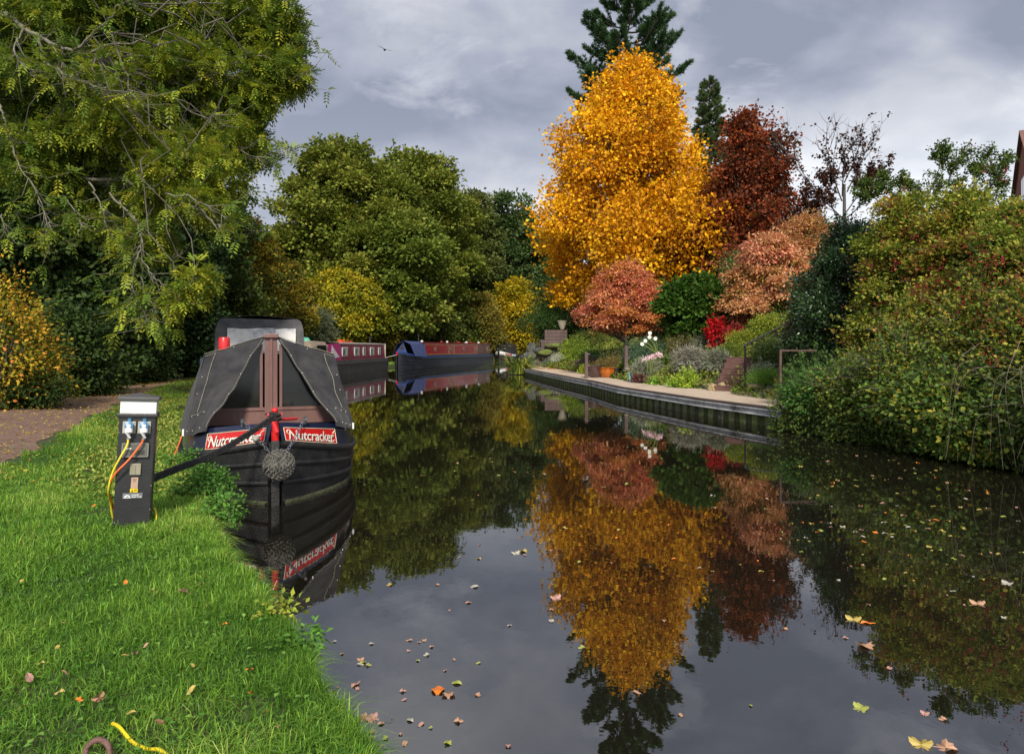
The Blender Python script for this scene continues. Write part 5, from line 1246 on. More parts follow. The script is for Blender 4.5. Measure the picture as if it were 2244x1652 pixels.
# mooring lines from the near bow to its pin
def twisted(name, pts, r, label, cat='rope', strands=2, group=None, gap=.022):
    mb = MB(); sp = smoothpath(pts, 14)
    for s in range(strands):
        off = (s-(strands-1)/2)*gap
        q = [p+Vector((0, 0, off*(1.0 if 0 < i < len(sp)-1 else .4))) for i, p in enumerate(sp)]
        for st in range(3):
            mb.tube([p+Vector((math.cos(i*1.1+st*2.09)*r*.45, 0, math.sin(i*1.1+st*2.09)*r*.45)) for i, p in enumerate(q)], r*.62, 6)
    o = mb.build(name, ROPE, None, smooth=True); tag(o, label, cat, group); return o
stud = world(boat, (0, .08, .84)); pin = Vector((-2.80, 5.08, gz(-2.8, 5.08)))
mid = P(470, 993, 5.85)
twisted('mooring_rope', [stud, stud.lerp(mid, .5)+Vector((0, 0, -.012)), mid, P(330, 1050, 5.2), pin+Vector((0, 0, .14))], .0125, 'thick doubled black rope from the bow of the nearest boat to the bank', strands=3, gap=.019)
MB().tube([pin+Vector((.01, 0, -.2)), pin+Vector((-.03, .02, .20))], .011, 8).lathe([(.0, .2), (.024, .2), (.024, .215), (0, .215)], (pin.x-.03, pin.y+.02, pin.z), 10, caps=False).build('mooring_pin', CHAIN)
tag(bpy.data.objects['mooring_pin'], 'steel mooring pin in the grass behind the pedestal, holding the bow rope', 'mooring pin')
q0 = world(boat, (-1.0, 4.6, .62)); q1 = G(392, 889, .38)
twisted('mooring_rope', [q0, (q0+q1)/2+Vector((0, 0, -.03)), q1], .012, 'short single black line lying from the boat side to the grass beyond the pedestal', strands=1)
# orange shore cable hanging down the hull
a0 = bul(1.22, .95, -1, .03); a0 = world(boat, a0); a1 = Vector((a0.x-.13, a0.y-.16, .16))
curve_obj('shore_cable', [a0, (a0+a1)/2+Vector((.02, 0, .02)), a1, a1+Vector((-.1, -.05, -.03))], .006, mat('orange_cable', (.75, .14, .02), (.65, .10, .02), .5))
tag(bpy.data.objects['shore_cable'], 'thin orange cable hanging down the hull of the nearest boat beside the nettles', 'cable')

# ---- the moored boats farther along
def far_boat(O, yaw, L, label, hullm, gun, roof_z, cab_u0, cab_u1, cab_m, roof_m, w=1.02, bow=3.0, z_bow=.35, bow_m=None, half=.86):
    b = empty('narrowboat', O, yaw); tag(b, label, 'narrowboat')
    wf = lambda u: w*float(np.interp(u/bow, [0, .08, .25, .5, .8, 1], [.04, .30, .60, .84, .97, 1])) if u < bow else (w if u < L-.8 else w*(1-.12*(u-L+.8)/.8))
    zf = lambda u: gun+z_bow*max(0, 1-u/bow)**2
    hull_mesh(wf, lambda u: zf(u)*.92, L).build('hull', hullm, b, smooth=True)
    mb = MB(); strake(mb, wf, lambda u: zf(u)*.80, L, .03, 1.005); strake(mb, wf, lambda u: zf(u)*.50, bow*1.7, .03, .99); strake(mb, wf, lambda u: zf(u)*.26, bow*1.7, .03, .975)
    mb.build('rubbing_strake', hullm, b, smooth=True)
    mb = MB(); us = [L*(i/40)**1.5 for i in range(41)]
    for sd in (-1, 1): mb.grid([[mirrored(u, wf(u)-.01, zf(u)*.9, sd), mirrored(u, wf(u)-.02, zf(u)*1.06, sd), mirrored(u, max(wf(u)-.08, 0), zf(u)*1.06, sd)] for u in us])
    mb.build('gunwale', bow_m or hullm, b, smooth=True)
    cb = MB(); h2 = half-.06
    sec = [(-half, gun), (-h2, roof_z-.04), (-h2*.5, roof_z-.0), (0, roof_z+.01), (h2*.5, roof_z), (h2, roof_z-.04), (half, gun)]
    cb.grid([[Vector((x, y, z)) for x, z in sec] for y in (cab_u0, cab_u1)])
    for y in (cab_u0, cab_u1): cb.prism([(x, y, z) for x, z in sec], (0, .004, 0))
    cb.build('cabin', cab_m, b)
    rf = MB(); rf.grid([[Vector((x, y, z)) for x, z in ((-h2-.03, roof_z-.045), (-h2-.03, roof_z+.012), (0, roof_z+.05), (h2+.03, roof_z+.012), (h2+.03, roof_z-.045))] for y in (cab_u0-.03, cab_u1+.03)])
    rf.build('roof', roof_m, b)
    return b, wf, zf
def side_x(half, gun, roof, z): return half-.06*(z-gun)/(roof-gun)
# maroon boat
MAR = mat('maroon_paint', (.14, .006, .028), (.17, .010, .035), .35, 3, coat=.2); TAN = mat('tan_canvas', (.20, .155, .11), (.27, .21, .16), .85, 4, .4, 10)
HG = mat('grey_hull', (.028, .027, .028), (.055, .052, .05), .55, 3, .3, 30, stretch=(1, 1, .3), dirt=(.10, .09, .08), dscale=5)
gun, rz = .76, 1.80
b2, wf2, zf2 = far_boat((-11.22, 34.0, 0), R(-4.7), 16.1, 'maroon narrowboat with white-framed windows and a tan hood, moored beyond the nearest boat', HG, gun, rz, 5.5, 15.3, MAR, mat('cream_roof', (.55, .52, .45), (.45, .42, .36), .6), z_bow=.22)
for (u0, u1, h) in ((5.9, 7.0, 1), (8.2, 9.3, 1), (10.0, 10.6, 0), (11.6, 12.6, 1), (13.6, 14.2, 1)):
    x = side_x(.86, gun, rz, 1.25)+.012; wn = MB(); uc = (u0+u1)/2; wd = (u1-u0)*.92
    rt = Matrix.Rotation(R(-3.3), 3, 'Y').inverted()
    wn.box((x, uc, 1.29), (.03, wd, .52), bevel=.01)
    f = wn.build('window', mat('white_frame', (.62, .62, .60), None, .5), b2)
    MB().box((x+.018, uc, 1.29), (.012, wd*.80, .42)).build('pane', mat('window_glass', (.06, .07, .07), (.16, .17, .16), .08, 1.3, spec=.8), f)
    MB().box((x+.027, uc+wd*.2, 1.27), (.004, wd*.22, .36)).build('curtain', mat('net_curtain', (.42, .40, .34), None, .9), f)
    if h: MB().box((x+.03, uc, 1.42), (.01, wd*.84, .02)).build('glazing_bar', mat('white_frame', (.62, .62, .60)), f)
# magenta fore-cover with its clear triangle, tan hood, pale stern bulkhead
mb = MB(); mb.prism([(.875, 3.5, gun), (.875, 5.7, gun), (.82, 5.7, 1.78), (.84, 3.6, 1.72)], (-.03, 0, 0)); mb.grid([[Vector((s*.8, y, 1.80)) for s in (-1, 0, 1)] for y in (3.6, 5.7)])
mg = mb.build('fore_cover', mat('magenta_canvas', (.30, .012, .11), (.36, .02, .14), .6), b2)
MB().prism([(.89, 4.0, gun+.14), (.89, 5.35, gun+.22), (.855, 4.2, 1.66)], (-.008, 0, 0)).build('clear_panel', mat('cloudy_plastic', (.3, .3, .3)), mg)
mb = MB(); mb.grid([[Vector((x, y, z+(.0 if y > 1.4 else -.06))) for x, z in ((-.9, gun), (-.86, 1.6), (-.7, 1.84), (0, 1.90), (.7, 1.84), (.86, 1.6), (.9, gun))] for y in (1.2, 1.6, 3.5)])
mb.prism([(-.9, 1.2, gun), (-.86, 1.2, 1.54), (-.7, 1.2, 1.78), (0, 1.2, 1.84), (.7, 1.2, 1.78), (.86, 1.2, 1.54), (.9, 1.2, gun)], (0, .01, 0))
hd2 = mb.build('hood', TAN, b2)
MB().box((.90, 2.5, 1.38), (.02, 1.3, .55), bevel=.008).build('hood_window', GLASSD, hd2)
MB().box((0, 15.38, 1.28), (1.74, .10, 1.06)).build('rear_bulkhead', mat('stone_paint', (.45, .41, .34), (.38, .35, .29), .6), b2)
MB().tube([(.3, 13.4, rz), (.3, 13.4, rz+.42)], .055, 10).lathe([(.03, .42), (.10, .42), (.10, .47), (.02, .49)], (.3, 13.4, rz), 12).build('chimney', mat('soot_black', (.015, .015, .015), None, .5), b2)
MB().lathe([(.16, 0), (.2, .06), (.2, .14), (.1, .16)], (.2, 7.6, rz+.04), 14).build('life_ring', mat('orange_plastic', (.60, .06, .02), None, .5), b2)
MB().box((.1, 9.0, rz+.10), (.3, 1.6, .1), bevel=.03).build('roof_box', mat('orange_plastic', (.60, .06, .02)), b2)
MB().lathe([(.02, 0), (.10, .02), (.13, .10), (.10, .18), (.02, .2)], (-.1, 2.5, 1.9), 12).build('roof_vent', mat('brass', (.5, .45, .35), None, .3, metal=.8), b2)
# teal bag seen just past the grey hood
p = P(670, 757, 36); o = MB().sphere((0, 0, 0), .24, 3, (1, .8, 1.05)).jitter(.03, 6).build('canvas_bag', mat('teal_cloth', (.05, .25, .17), (.10, .38, .25), .6, 6), b2, smooth=True)
o.location = b2.matrix_basis.inverted() @ Vector((p.x, p.y, 1.83))
# blue and red boat
BLUE = mat('blue_canvas', (.022, .035, .105), (.035, .050, .14), .8, 3, .4, 8); DRED = mat('dark_red_paint', (.17, .006, .008), (.20, .010, .012), .3, 3, coat=.2); YEL_L = mat('yellow_line', (.55, .42, .16), None, .5)
gun, rz = .82, 1.93
b3, wf3, zf3 = far_boat((-8.63, 51.4, 0), R(-17.2), 19.9, 'dark red narrowboat with brass portholes and a blue canvas bow tent', mat('blue_hull', (.007, .009, .014), (.015, .017, .025), .4, 3, coat=.1), gun, rz, 3.0, 19.0, mat('navy_cabin', (.012, .016, .035), None, .35), mat('red_roof', (.22, .01, .012), None, .5), z_bow=.42,
                        bow_m=mat('blue_gunwale', (.02, .04, .13), None, .35))
def panel(b, u0, u1, z0, z1, m, gun, rz, half=.86, name='side_panel', out=.008, th=.008):
    a = side_x(half, gun, rz, z0)+out; c = side_x(half, gun, rz, z1)+out
    return MB().prism([(a, u0, z0), (a, u1, z0), (c, u1, z1), (c, u0, z1)], (th, 0, 0)).build(name, m, b)
BRN = mat('scumbled_brown', (.075, .025, .014), (.11, .04, .02), .35, 6)
for (u0, u1, m) in ((3.15, 8.0, DRED), (8.15, 9.2, DRED), (9.35, 14.4, DRED), (14.55, 15.4, DRED), (15.6, 17.0, BRN), (17.2, 18.9, BRN)):
    pn = panel(b3, u0, u1, .96, 1.80, m, gun, rz)
    if m is DRED:
        for (a, b_, c, d) in ((u0, u1, .96, .985), (u0, u1, 1.775, 1.80), (u0, u0+.05, .985, 1.775), (u1-.05, u1, .985, 1.775)):
            panel(pn, a+.03, b_-.03, c+.02, d+.015, YEL_L, gun, rz, name='coach_line', out=.017, th=.005)
for u in (5.2, 8.68, 11.7, 15.0, 18.2):
    x = side_x(.86, gun, rz, 1.38)+.018
    r_ = MB(); r_.lathe([(.13, 0), (.21, 0), (.215, .025), (.14, .03)], (0, 0, 0), 22, caps=False); bmesh.ops.transform(r_.bm, matrix=Matrix.Translation((x, u, 1.40)) @ Matrix.Rotation(R(90), 4, 'Y'), verts=r_.bm.verts)
    pr_ = r_.build('porthole', mat('brass', (.5, .45, .35)), b3, smooth=True)
    g_ = MB(); g_.lathe([(.0, .0), (.145, 0), (.145, .008), (0, .008)], (0, 0, 0), 20, caps=False); bmesh.ops.transform(g_.bm, matrix=Matrix.Translation((x+.004, u, 1.40)) @ Matrix.Rotation(R(90), 4, 'Y'), verts=g_.bm.verts)
    g_.build('glass', mat('window_glass', (.06, .07, .07)), pr_)
# blue bow tent
mb = MB(); pk = Vector((0, 1.25, 2.06))
rows = []
for k, (y, top, hw) in enumerate(((1.0, 2.04, .02), (1.1, 2.05, .06), (1.9, 2.02, .5), (3.2, 2.0, .72))):
    rows.append([Vector((-.98 if k else -.7, y if k else .9, gun+.05)), Vector((-.80*(.55+.15*k), y, 1.80)), Vector((-hw*.5, y, top)), Vector((0, y, top+.02)), Vector((hw*.5, y, top)), Vector((.80*(.55+.15*k), y, 1.80)), Vector((.98 if k else .7, y if k else .9, gun+.05))])
mb.grid(rows[1:]); 
tent = mb.build('bow_tent', BLUE, b3, smooth=True, solid=-.01)
MB().prism([(.60, .62, .95), (0, 1.02, 1.95), (-.60, .62, .95)], (0, .02, 0)).build('tent_front', mat('blue_gunwale', (.02, .04, .13)), b3)
MB().prism([(.20, .78, 1.42), (0, .96, 1.88), (-.20, .78, 1.42)], (0, -.02, .01)).build('tent_opening', mat('soot_black', (.015, .015, .015)), b3)
MB().tube([(-.1, 4.0, rz), (-.1, 4.0, rz+.62)], .05, 10).lathe([(.05, .6), (.11, .6), (.11, .66), (.04, .69)], (-.1, 4.0, rz), 12).build('chimney', mat('soot_black', (.015, .015, .015)), b3)
for i, (u, w_) in enumerate(((4.2, .25), (8.2, .25), (9.5, .2), (12.2, .7), (14.2, .7), (15.4, .4), (17.6, .4))):
    MB().lathe([(.14*w_+.06, 0), (.16*w_+.08, .06), (.06, .16), (.02, .17)], (.1, u, rz+.045), 12).build('mushroom_vent', mat('red_roof', (.22, .01, .012)) if i % 2 else mat('white_frame', (.62, .62, .6)), b3)
MB().tube([(0, -.02, .95), (0, -.05, 1.25)], .05, 8).build('stem_post', REDP, b3)
# last boat, half hidden by the garden corner
gun, rz = .75, 1.95
b4, wf4, zf4 = far_boat((-1.5, 75.7, 0), R(-16.7), 18, 'grey narrowboat with red roof edges and black bow tent, half hidden by the garden corner', TAR, gun, rz, 4.0, 15, mat('light_grey_paint', (.20, .215, .24), None, .4), mat('red_roof2', (.42, .02, .02), None, .5), z_bow=.4)
mb = MB(); mb.grid([[Vector((x*(.75 if y < 1.5 else 1), y, z)) for x, z in ((-.95, gun), (-.85, 1.7), (-.5, 2.05), (0, 2.1), (.5, 2.05), (.85, 1.7), (.95, gun))] for y in (1.3, 1.9, 4.2)])
mb.prism([(-.70, 1.3, gun), (-.62, 1.3, 1.68), (0, 1.3, 2.08), (.62, 1.3, 1.68), (.7, 1.3, gun)], (0, .01, 0)).build('bow_tent', mat('black_canvas', (.008, .008, .008), (.016, .016, .015), .8), b4)
for s in (-1, 1):
    mb = MB(); mb.grid([[mirrored(u, wf4(u)+.012, zf4(u)*.72, s), mirrored(u, wf4(u)+.012, zf4(u)*1.04, s)] for u in np.linspace(.06, 3.4, 16)])
    wp = mb.build('bow_flash', mat('white_paint', (.75, .75, .72)), b4)
    mb = MB(); mb.grid([[mirrored(u, wf4(u)+.022, zf4(u)*.80, s), mirrored(u, wf4(u)+.022, zf4(u)*.97, s)] for u in np.linspace(.7, 2.0, 10)]); mb.build('red_flash', REDP, wp)
MB().prism([(.75, 14.6, rz), (.7, 14.6, rz+.9), (-.7, 14.6, rz+.9), (-.75, 14.6, rz)], (0, 2.4, 0)).build('cockpit_cover', mat('black_tarp', (.04, .045, .06), (.22, .22, .24), .3, 3, .8, 4), b4)
MB().tube([(0, 3.6, rz), (0, 3.6, rz+.55)], .05, 8).build('chimney', mat('soot_black', (.015, .015, .015)), b4)
mb = MB().tube([(.2, 13.5, rz), (.2, 13.5, rz+2.5)], .02, 6); mb.tube([(-.7, 13.5, rz+2.25), (.3, 13.5, rz+2.45)], .012, 5)
for k in range(7): mb.tube([(-.65+.14*k, 13.3, rz+2.27+.028*k), (-.65+.14*k, 13.75, rz+2.27+.028*k)], .006, 4)
mb.build('aerial', mat('aerial_metal', (.5, .5, .5), None, .4, metal=.6), b4)
for u in (6.0, 8.0, 10.2): MB().lathe([(.42, 0), (.40, .1), (.1, .16)], (0, u, rz+.04), 12).build('mushroom_vent', mat('white_frame', (.62, .62, .6)), b4)
curve_obj('mooring_rope', [world(b3, (0, 0, 1.0)), world(b3, (-.8, -1.2, .7)), world(b3, (-2.0, -2.2, .35))], .02, mat('pale_rope', (.45, .42, .36), None, .9))
for o in bpy.data.objects:
    if o.name.startswith('mooring_rope') and 'label' not in o: tag(o, 'pale rope from the bow of the blue-tented boat to the bank', 'rope')

# ---------------------------------------------------------------- piled edge of the garden
def wall():
    Ys = list(np.arange(12.75, 39.2, .12)); tip = []
    c = [Vector((XR(y), y, 0)) for y in Ys]
    # round the corner at the far end
    c += [Vector((XR(39.2)+.03*0, 39.3, 0)), Vector((.42, 40.4, 0)), Vector((.33, 41.5, 0)), Vector((.38, 43, 0))]
    base_ = c[0].copy(); t = empty('piled_wall', (base_.x, base_.y, 0)); tag(t, 'steel piled canal wall with a grey rail and timber capping edging the garden', 'canal wall')
    b = Vector((base_.x, base_.y, 0))
    def off(i, d):
        a = c[max(i-1, 0)]; e = c[min(i+1, len(c)-1)]; tg = (e-a).normalized(); n = Vector((-tg.y, tg.x, 0))   # towards the water (left of travel)
        return c[i]+n*d
    # sheet piling: a trapezoid wave
    fine = [c[0]]
    arc = [0]
    for a, e in zip(c[:-1], c[1:]): arc.append(arc[-1]+(e-a).length)
    T = arc[-1]; cx = [p.x for p in c]; cy = [p.y for p in c]
    rows = []; s = 0; k = 0; wave = [(0, .03), (.15, .03), (.19, -.13), (.34, -.13), (.38, .03)]
    per = .38
    while s < T:
        for w_, d in wave[:4]:
            q = min(s+w_, T); x = np.interp(q, arc, cx); y = np.interp(q, arc, cy); x2 = np.interp(min(q+.1, T), arc, cx); y2 = np.interp(min(q+.1, T), arc, cy)
            tg = Vector((x2-x, y2-y, 0)); tg = tg.normalized() if tg.length > 1e-6 else Vector((0, 1, 0)); n = Vector((-tg.y, tg.x, 0))
            p = Vector((x, y, 0))+n*d-b; rows.append([p+Vector((0, 0, z)) for z in (-.8, .0, .12, .27)])
        s += per
    MB().grid(rows).build('sheet_piling', mat('mossy_steel', (.03, .028, .022), (.16, .14, .12), .8, 7, .6, 30, stretch=(1, 1, .5), dirt=(.075, .11, .012), dscale=5, dpos=(.42, .56)), t)
    prof = [(.015, .185), (.075, .19), (.085, .20), (.06, .225), (.06, .285), (.085, .31), (.075, .325), (.015, .328)]
    MB().grid([[off(i, d)-b+Vector((0, 0, z)) for d, z in prof] for i in range(len(c))]).build('waling_rail', mat('galvanised_rail', (.27, .275, .28), (.40, .405, .41), .42, 3, .3, 20, metal=.15, dirt=(.06, .055, .05), dscale=2), t, smooth=True)
    MB().grid([[off(i, d)-b+Vector((0, 0, z)) for d, z in ((.03, .329), (.045, .333), (.04, .372), (-.10, .372), (-.115, .31))] for i in range(len(c))]).build('timber_capping', mat('dark_timber', (.040, .026, .022), (.075, .05, .042), .9, 3, .8, 30, stretch=(1, .1, 1)), t)
    bt = MB(); s = .4
    while s < T-.5:
        x = np.interp(s, arc, cx); y = np.interp(s, arc, cy); bt.sphere(Vector((x, y, .255))+Vector((-.066, -.014, 0))-b, .018, 1); s += .76
    bt.build('bolt_heads', mat('bolt_grey', (.2, .2, .2), None, .5, metal=.5), t)
wall()

# ---------------------------------------------------------------- pedestal
def pedestal():
    O = Vector((at(290, 4.7), 4.7, gz(at(290, 4.7), 4.7)-.02)); yaw = R(24)
    t = empty('power_pedestal', O, yaw); t.rotation_euler = (R(-1.0), R(3.0), yaw)
    tag(t, 'black electric hook-up pedestal with two plugged-in blue and white sockets on the grass', 'pedestal')
    blk = mat('black_plastic', (.014, .014, .016), (.022, .022, .024), .38, 6, .15, 120, dirt=(.05, .05, .05), dscale=4, dpos=(.66, .9))
    w_, d = .222, .185; f = -d/2
    MB().box((0, 0, .385), (w_, d, .77), bevel=.008).build('post', blk, t)
    MB().box((0, 0, .775), (w_+.022, d+.022, .03), bevel=.008).build('collar', blk, t)
    MB().box((0, 0, .832), (w_-.004, d-.004, .088), bevel=.004).build('light_band', mat('opal_plastic', (.62, .62, .60), (.70, .70, .68), .35), t)
    cp = MB().box((0, 0, .888), (w_+.03, d+.03, .026), bevel=.008)
    top = [(-w_/2-.01, -d/2-.01, .90), (w_/2+.01, -d/2-.01, .90), (w_/2+.01, d/2+.01, .90), (-w_/2-.01, d/2+.01, .90)]
    vs = [cp.bm.verts.new(p) for p in top]; ap = cp.bm.verts.new((0, 0, .925))
    for i in range(4): cp.bm.faces.new((vs[i], vs[(i+1) % 4], ap))
    cp.build('cap', mat('cap_grey', (.05, .05, .05), (.07, .068, .066), .6, 8), t)
    bl = mat('socket_blue', (.03, .13, .24), (.04, .16, .28), .4); gr = mat('socket_grey', (.32, .31, .26), (.40, .39, .33), .6); wh = mat('plug_white', (.68, .68, .68), None, .4)
    for x in (-.047, .043):
        pl = MB().box((x, f-.006, .695), (.078, .014, .082), bevel=.004)
        for a in (-.031, .031):
            for c in (-.033, .033): pl.sphere((x+a, f-.014, .695+c), .004, 1)
        so = pl.build('socket', gr, t)
        ld = MB(); ld.lathe([(.0, -.0), (.028, 0), (.028, .045), (.0, .05)], (0, 0, 0), 18, caps=False)
        bmesh.ops.transform(ld.bm, matrix=Matrix.Translation((x, f-.01, .705)) @ Matrix.Rotation(R(78), 4, 'X'), verts=ld.bm.verts)
        ld.box((x, f-.02, .747), (.02, .012, .022)); ld.build('lid', bl, so, smooth=False)
        MB().box((x, f-.062, .712), (.026, .003, .016)).build('sticker', wh, so)
        MB().tube([(x, f-.035, .70), (x+.001, f-.05, .665), (x+.002, f-.048, .63)], [.025, .024, .017], 14).build('plug', wh, so, smooth=True)
        MB().tube([(x+.002, f-.048, .636), (x+.002, f-.047, .622)], .012, 10).build('cable_gland', gr, so)
    br = MB().box((-.003, f-.012, .545), (.155, .02, .088), bevel=.008).build('breaker_window', mat('smoked_plastic', (.10, .10, .09), (.14, .14, .125), .12, 5, spec=.8), t)
    e = MB()
    for (a, c, dx, dz) in ((0, .044, .158, .006), (0, -.044, .158, .006), (-.077, 0, .006, .088), (.077, 0, .006, .088)): e.box((-.003+a, f-.022, .545+c), (dx, .006, dz))
    e.build('rim', mat('rim_grey', (.22, .22, .19), None, .4), br)
    MB().box((-.045, f-.024, .555), (.038, .002, .010)).build('label', wh, br)
    MB().box((.01, f-.024, .53), (.085, .002, .03)).build('switch_row', mat('switch_dark', (.05, .05, .045), None, .3), br)
    mt_ = MB().box((.005, f-.010, .415), (.066, .018, .078), bevel=.005).build('meter', mat('meter_plastic', (.20, .19, .14), (.30, .28, .20), .2, 12, spec=.7), t)
    MB().box((.005, f-.0205, .415), (.003, .003, .06)).build('meter_bar', mat('rim_grey', (.22, .22, .19)), mt_)
    nt_ = MB().box((.004, f-.003, .322), (.042, .006, .074), bevel=.002).build('notice', mat('tan_label', (.36, .24, .17), (.42, .29, .21), .6, 20), t)
    tg_ = MB()
    for k, wl in enumerate((.026, .02, .024, .018)): tg_.box((.004, f-.0068, .349-.006*k), (wl, .001, .0016))
    tg_.build('print_lines', mat('print_dark', (.06, .04, .03), None, .6), nt_)
    wr_ = MB().box((.003, f-.003, .271), (.046, .006, .026), bevel=.001).build('warning_label', mat('warning_yellow', (.75, .55, .01), None, .5), t)
    tri = MB().prism([(-.012, f-.007, .262), (-.002, f-.007, .262), (-.007, f-.007, .280)], (0, -.001, 0)); 
    for k in range(3): tri.box((.012, f-.007, .279-.006*k), (.018, .001, .0018))
    tri.build('warning_marks', mat('print_black', (.01, .01, .01), None, .6), wr_)
    lg = MB().box((-.003, f-.003, .236), (.118, .005, .034), bevel=.001).build('trust_plate', mat('plate_grey', (.13, .14, .15), (.17, .18, .19), .4), t)
    sw = MB(); c = Vector((-.035, f-.0065, .226))
    # emblem: a pale arch bridge with a swan neck inside it
    rows = []
    for k in range(15):
        a = math.pi*k/14; rows.append([c+Vector((.018*math.cos(a), 0, .017*math.sin(a))), c+Vector((.008*math.cos(a)+.002, 0, .008*math.sin(a)))])
    sw.grid(rows); sw.box((c.x, c.y, c.z-.003), (.044, .0008, .004)); sw.build('emblem', wh, lg)
    for j, s in enumerate(('Canal &', 'River Trust')):
        me = text_mesh(s, .0145, 0, 1.0, 0, .0003); o = bpy.data.objects.new('lettering', me); me.materials.clear(); me.materials.append(wh)
        me.transform(Matrix.Translation((-.008, f-.0068, .238-.0135*j)) @ Matrix.Rotation(R(90), 4, 'X') @ Matrix.Diagonal((.88, 1, 1, 1))); link(o, lg)
    sc = MB()
    for (x, z) in ((-.10, .06), (.105, .14), (.105, .30), (-.105, .66)): sc.sphere((x, f-.001, z), .004, 1)
    sc.build('screw', STEEL, t)
    M = Matrix.Translation(O) @ t.rotation_euler.to_matrix().to_4x4()
    ya = mat('yellow_cable', (.75, .60, .02), (.62, .55, .03), .45)
    p1 = [M @ Vector(p) for p in ((-.045, f-.047, .625), (-.05, f-.05, .58), (-.085, f-.055, .50), (-.125, f-.04, .40), (-.145, f-.02, .28), (-.142, .02, .17), (-.125, .09, .05), (-.08, .16, .02))]
    o = curve_obj('hookup_cable', p1, .0062, ya); tag(o, 'yellow power cable looping from the first socket round the left of the pedestal', 'cable')
    p2 = [M @ Vector(p) for p in ((.045, f-.047, .625), (.03, f-.052, .585), (-.03, f-.058, .49), (-.10, f-.06, .405), (-.137, f-.03, .33), (-.150, -.02, .25), (-.135, .05, .16), (-.11, .12, .04))]
    o = curve_obj('hookup_cable', p2, .0062, mat('orange_cable', (.75, .14, .02))); tag(o, 'orange power cable running from the second socket across the pedestal front', 'cable')
    p3 = [M @ Vector(p) for p in ((.10, .10, .10), (.125, .06, .115), (.142, .0, .075), (.138, -.02, .03), (.12, -.03, .0))]
    o = curve_obj('ground_cable', p3, .0065, ya); tag(o, 'short yellow cable curling into the grass at the foot of the pedestal', 'cable')
pedestal()

# ---------------------------------------------------------------- things on the near grass
zc = .345
pts = [G(x, y, zc) for x, y in ((247, 1567), (262, 1582), (290, 1602), (322, 1621), (352, 1634), (385, 1648), (430, 1672))]
for i, p in enumerate(pts): p.z = gz(p.x, p.y)+.030+.010*math.sin(i*2)
hb = MB(); sp = smoothpath(pts, 8); hb.tube(sp, .0055, 10)
o = hb.build('yellow_hose', mat('yellow_hose', (.78, .58, .01), (.70, .50, .01), .4, 30, .3, 200), None, smooth=True); tag(o, 'bright yellow cable lying in the grass at the bottom left', 'cable')
p = G(213, 1622, .36); rg = MB(); rg.tube([Vector((p.x+.036*math.cos(a), p.y+.01*math.sin(a), (.322+.036*math.sin(a)))) for a in np.linspace(-.3, math.pi+.3, 18)], .0085, 10)
o = rg.build('mooring_ring', mat('rusty_iron', (.10, .05, .04), (.19, .10, .08), .75, 12, .6, 60), None, smooth=True); tag(o, 'rusty iron mooring ring half sunk in the grass', 'ring')
# fallen leaves: maple-like outline, slightly curled
def leaf_shape(kind, s):
    if kind == 'lobed':
        pr = [(0, -.5), (.06, -.36), (.26, -.38), (.34, -.20), (.27, -.10), (.42, .02), (.38, .16), (.24, .15), (.24, .34), (.12, .36), (.06, .50), (-.07, .48), (-.12, .33), (-.26, .36), (-.26, .16), (-.40, .12), (-.40, -.04), (-.26, -.12), (-.33, -.28), (-.20, -.40), (-.06, -.34)]
    elif kind == 'oval':
        pr = [(0, -.5), (.16, -.3), (.24, 0), (.17, .28), (0, .5), (-.17, .28), (-.24, 0), (-.16, -.3)]
    else:
        pr = [(0, -.5), (.28, -.34), (.36, .0), (.20, .30), (0, .52), (-.20, .30), (-.36, 0), (-.28, -.34)]
    bm = bmesh.new(); c = bm.verts.new((0, 0, 0)); vs = [bm.verts.new((x*s, y*s, .22*s*(x*x*4)+.10*s*math.sin(y*7)-.05*s)) for x, y in pr]
    for i in range(len(vs)): bm.faces.new((c, vs[i], vs[(i+1) % len(vs)]))
    me = bpy.data.meshes.new('leaf'); bm.to_mesh(me); bm.free(); return me
LM = {'orange': mat('orange_leaf', (.70, .22, .02), (.60, .13, .015), .5, 20), 'tan': mat('tan_leaf', (.42, .24, .14), (.30, .16, .09), .6, 20), 'pink': mat('pink_leaf', (.40, .22, .17), (.33, .17, .13), .6, 20),
      'yellow': mat('yellow_leaf', (.40, .30, .06), (.30, .22, .05), .5, 20), 'green': mat('green_leaf', (.30, .32, .06), (.24, .26, .05), .5, 20), 'white': mat('pale_leaf', (.38, .35, .28), (.28, .26, .21), .6, 20)}
def put_leaf(name, x, y, z, kind, colr, s, label, group, tilt=.0, rz=None):
    me = leaf_shape(kind, s); me.materials.append(LM[colr]); o = bpy.data.objects.new(name, me); link(o)
    p = G(x, y, z); p.z = gz(p.x, p.y)+.05 if name == 'fallen_leaf' else .004+.0
    o.location = p; o.rotation_euler = (tilt, tilt*.5, random.uniform(0, 6.28) if rz is None else rz); tag(o, label, 'leaf', group); return o
GL = 'fallen leaves on the near grass'
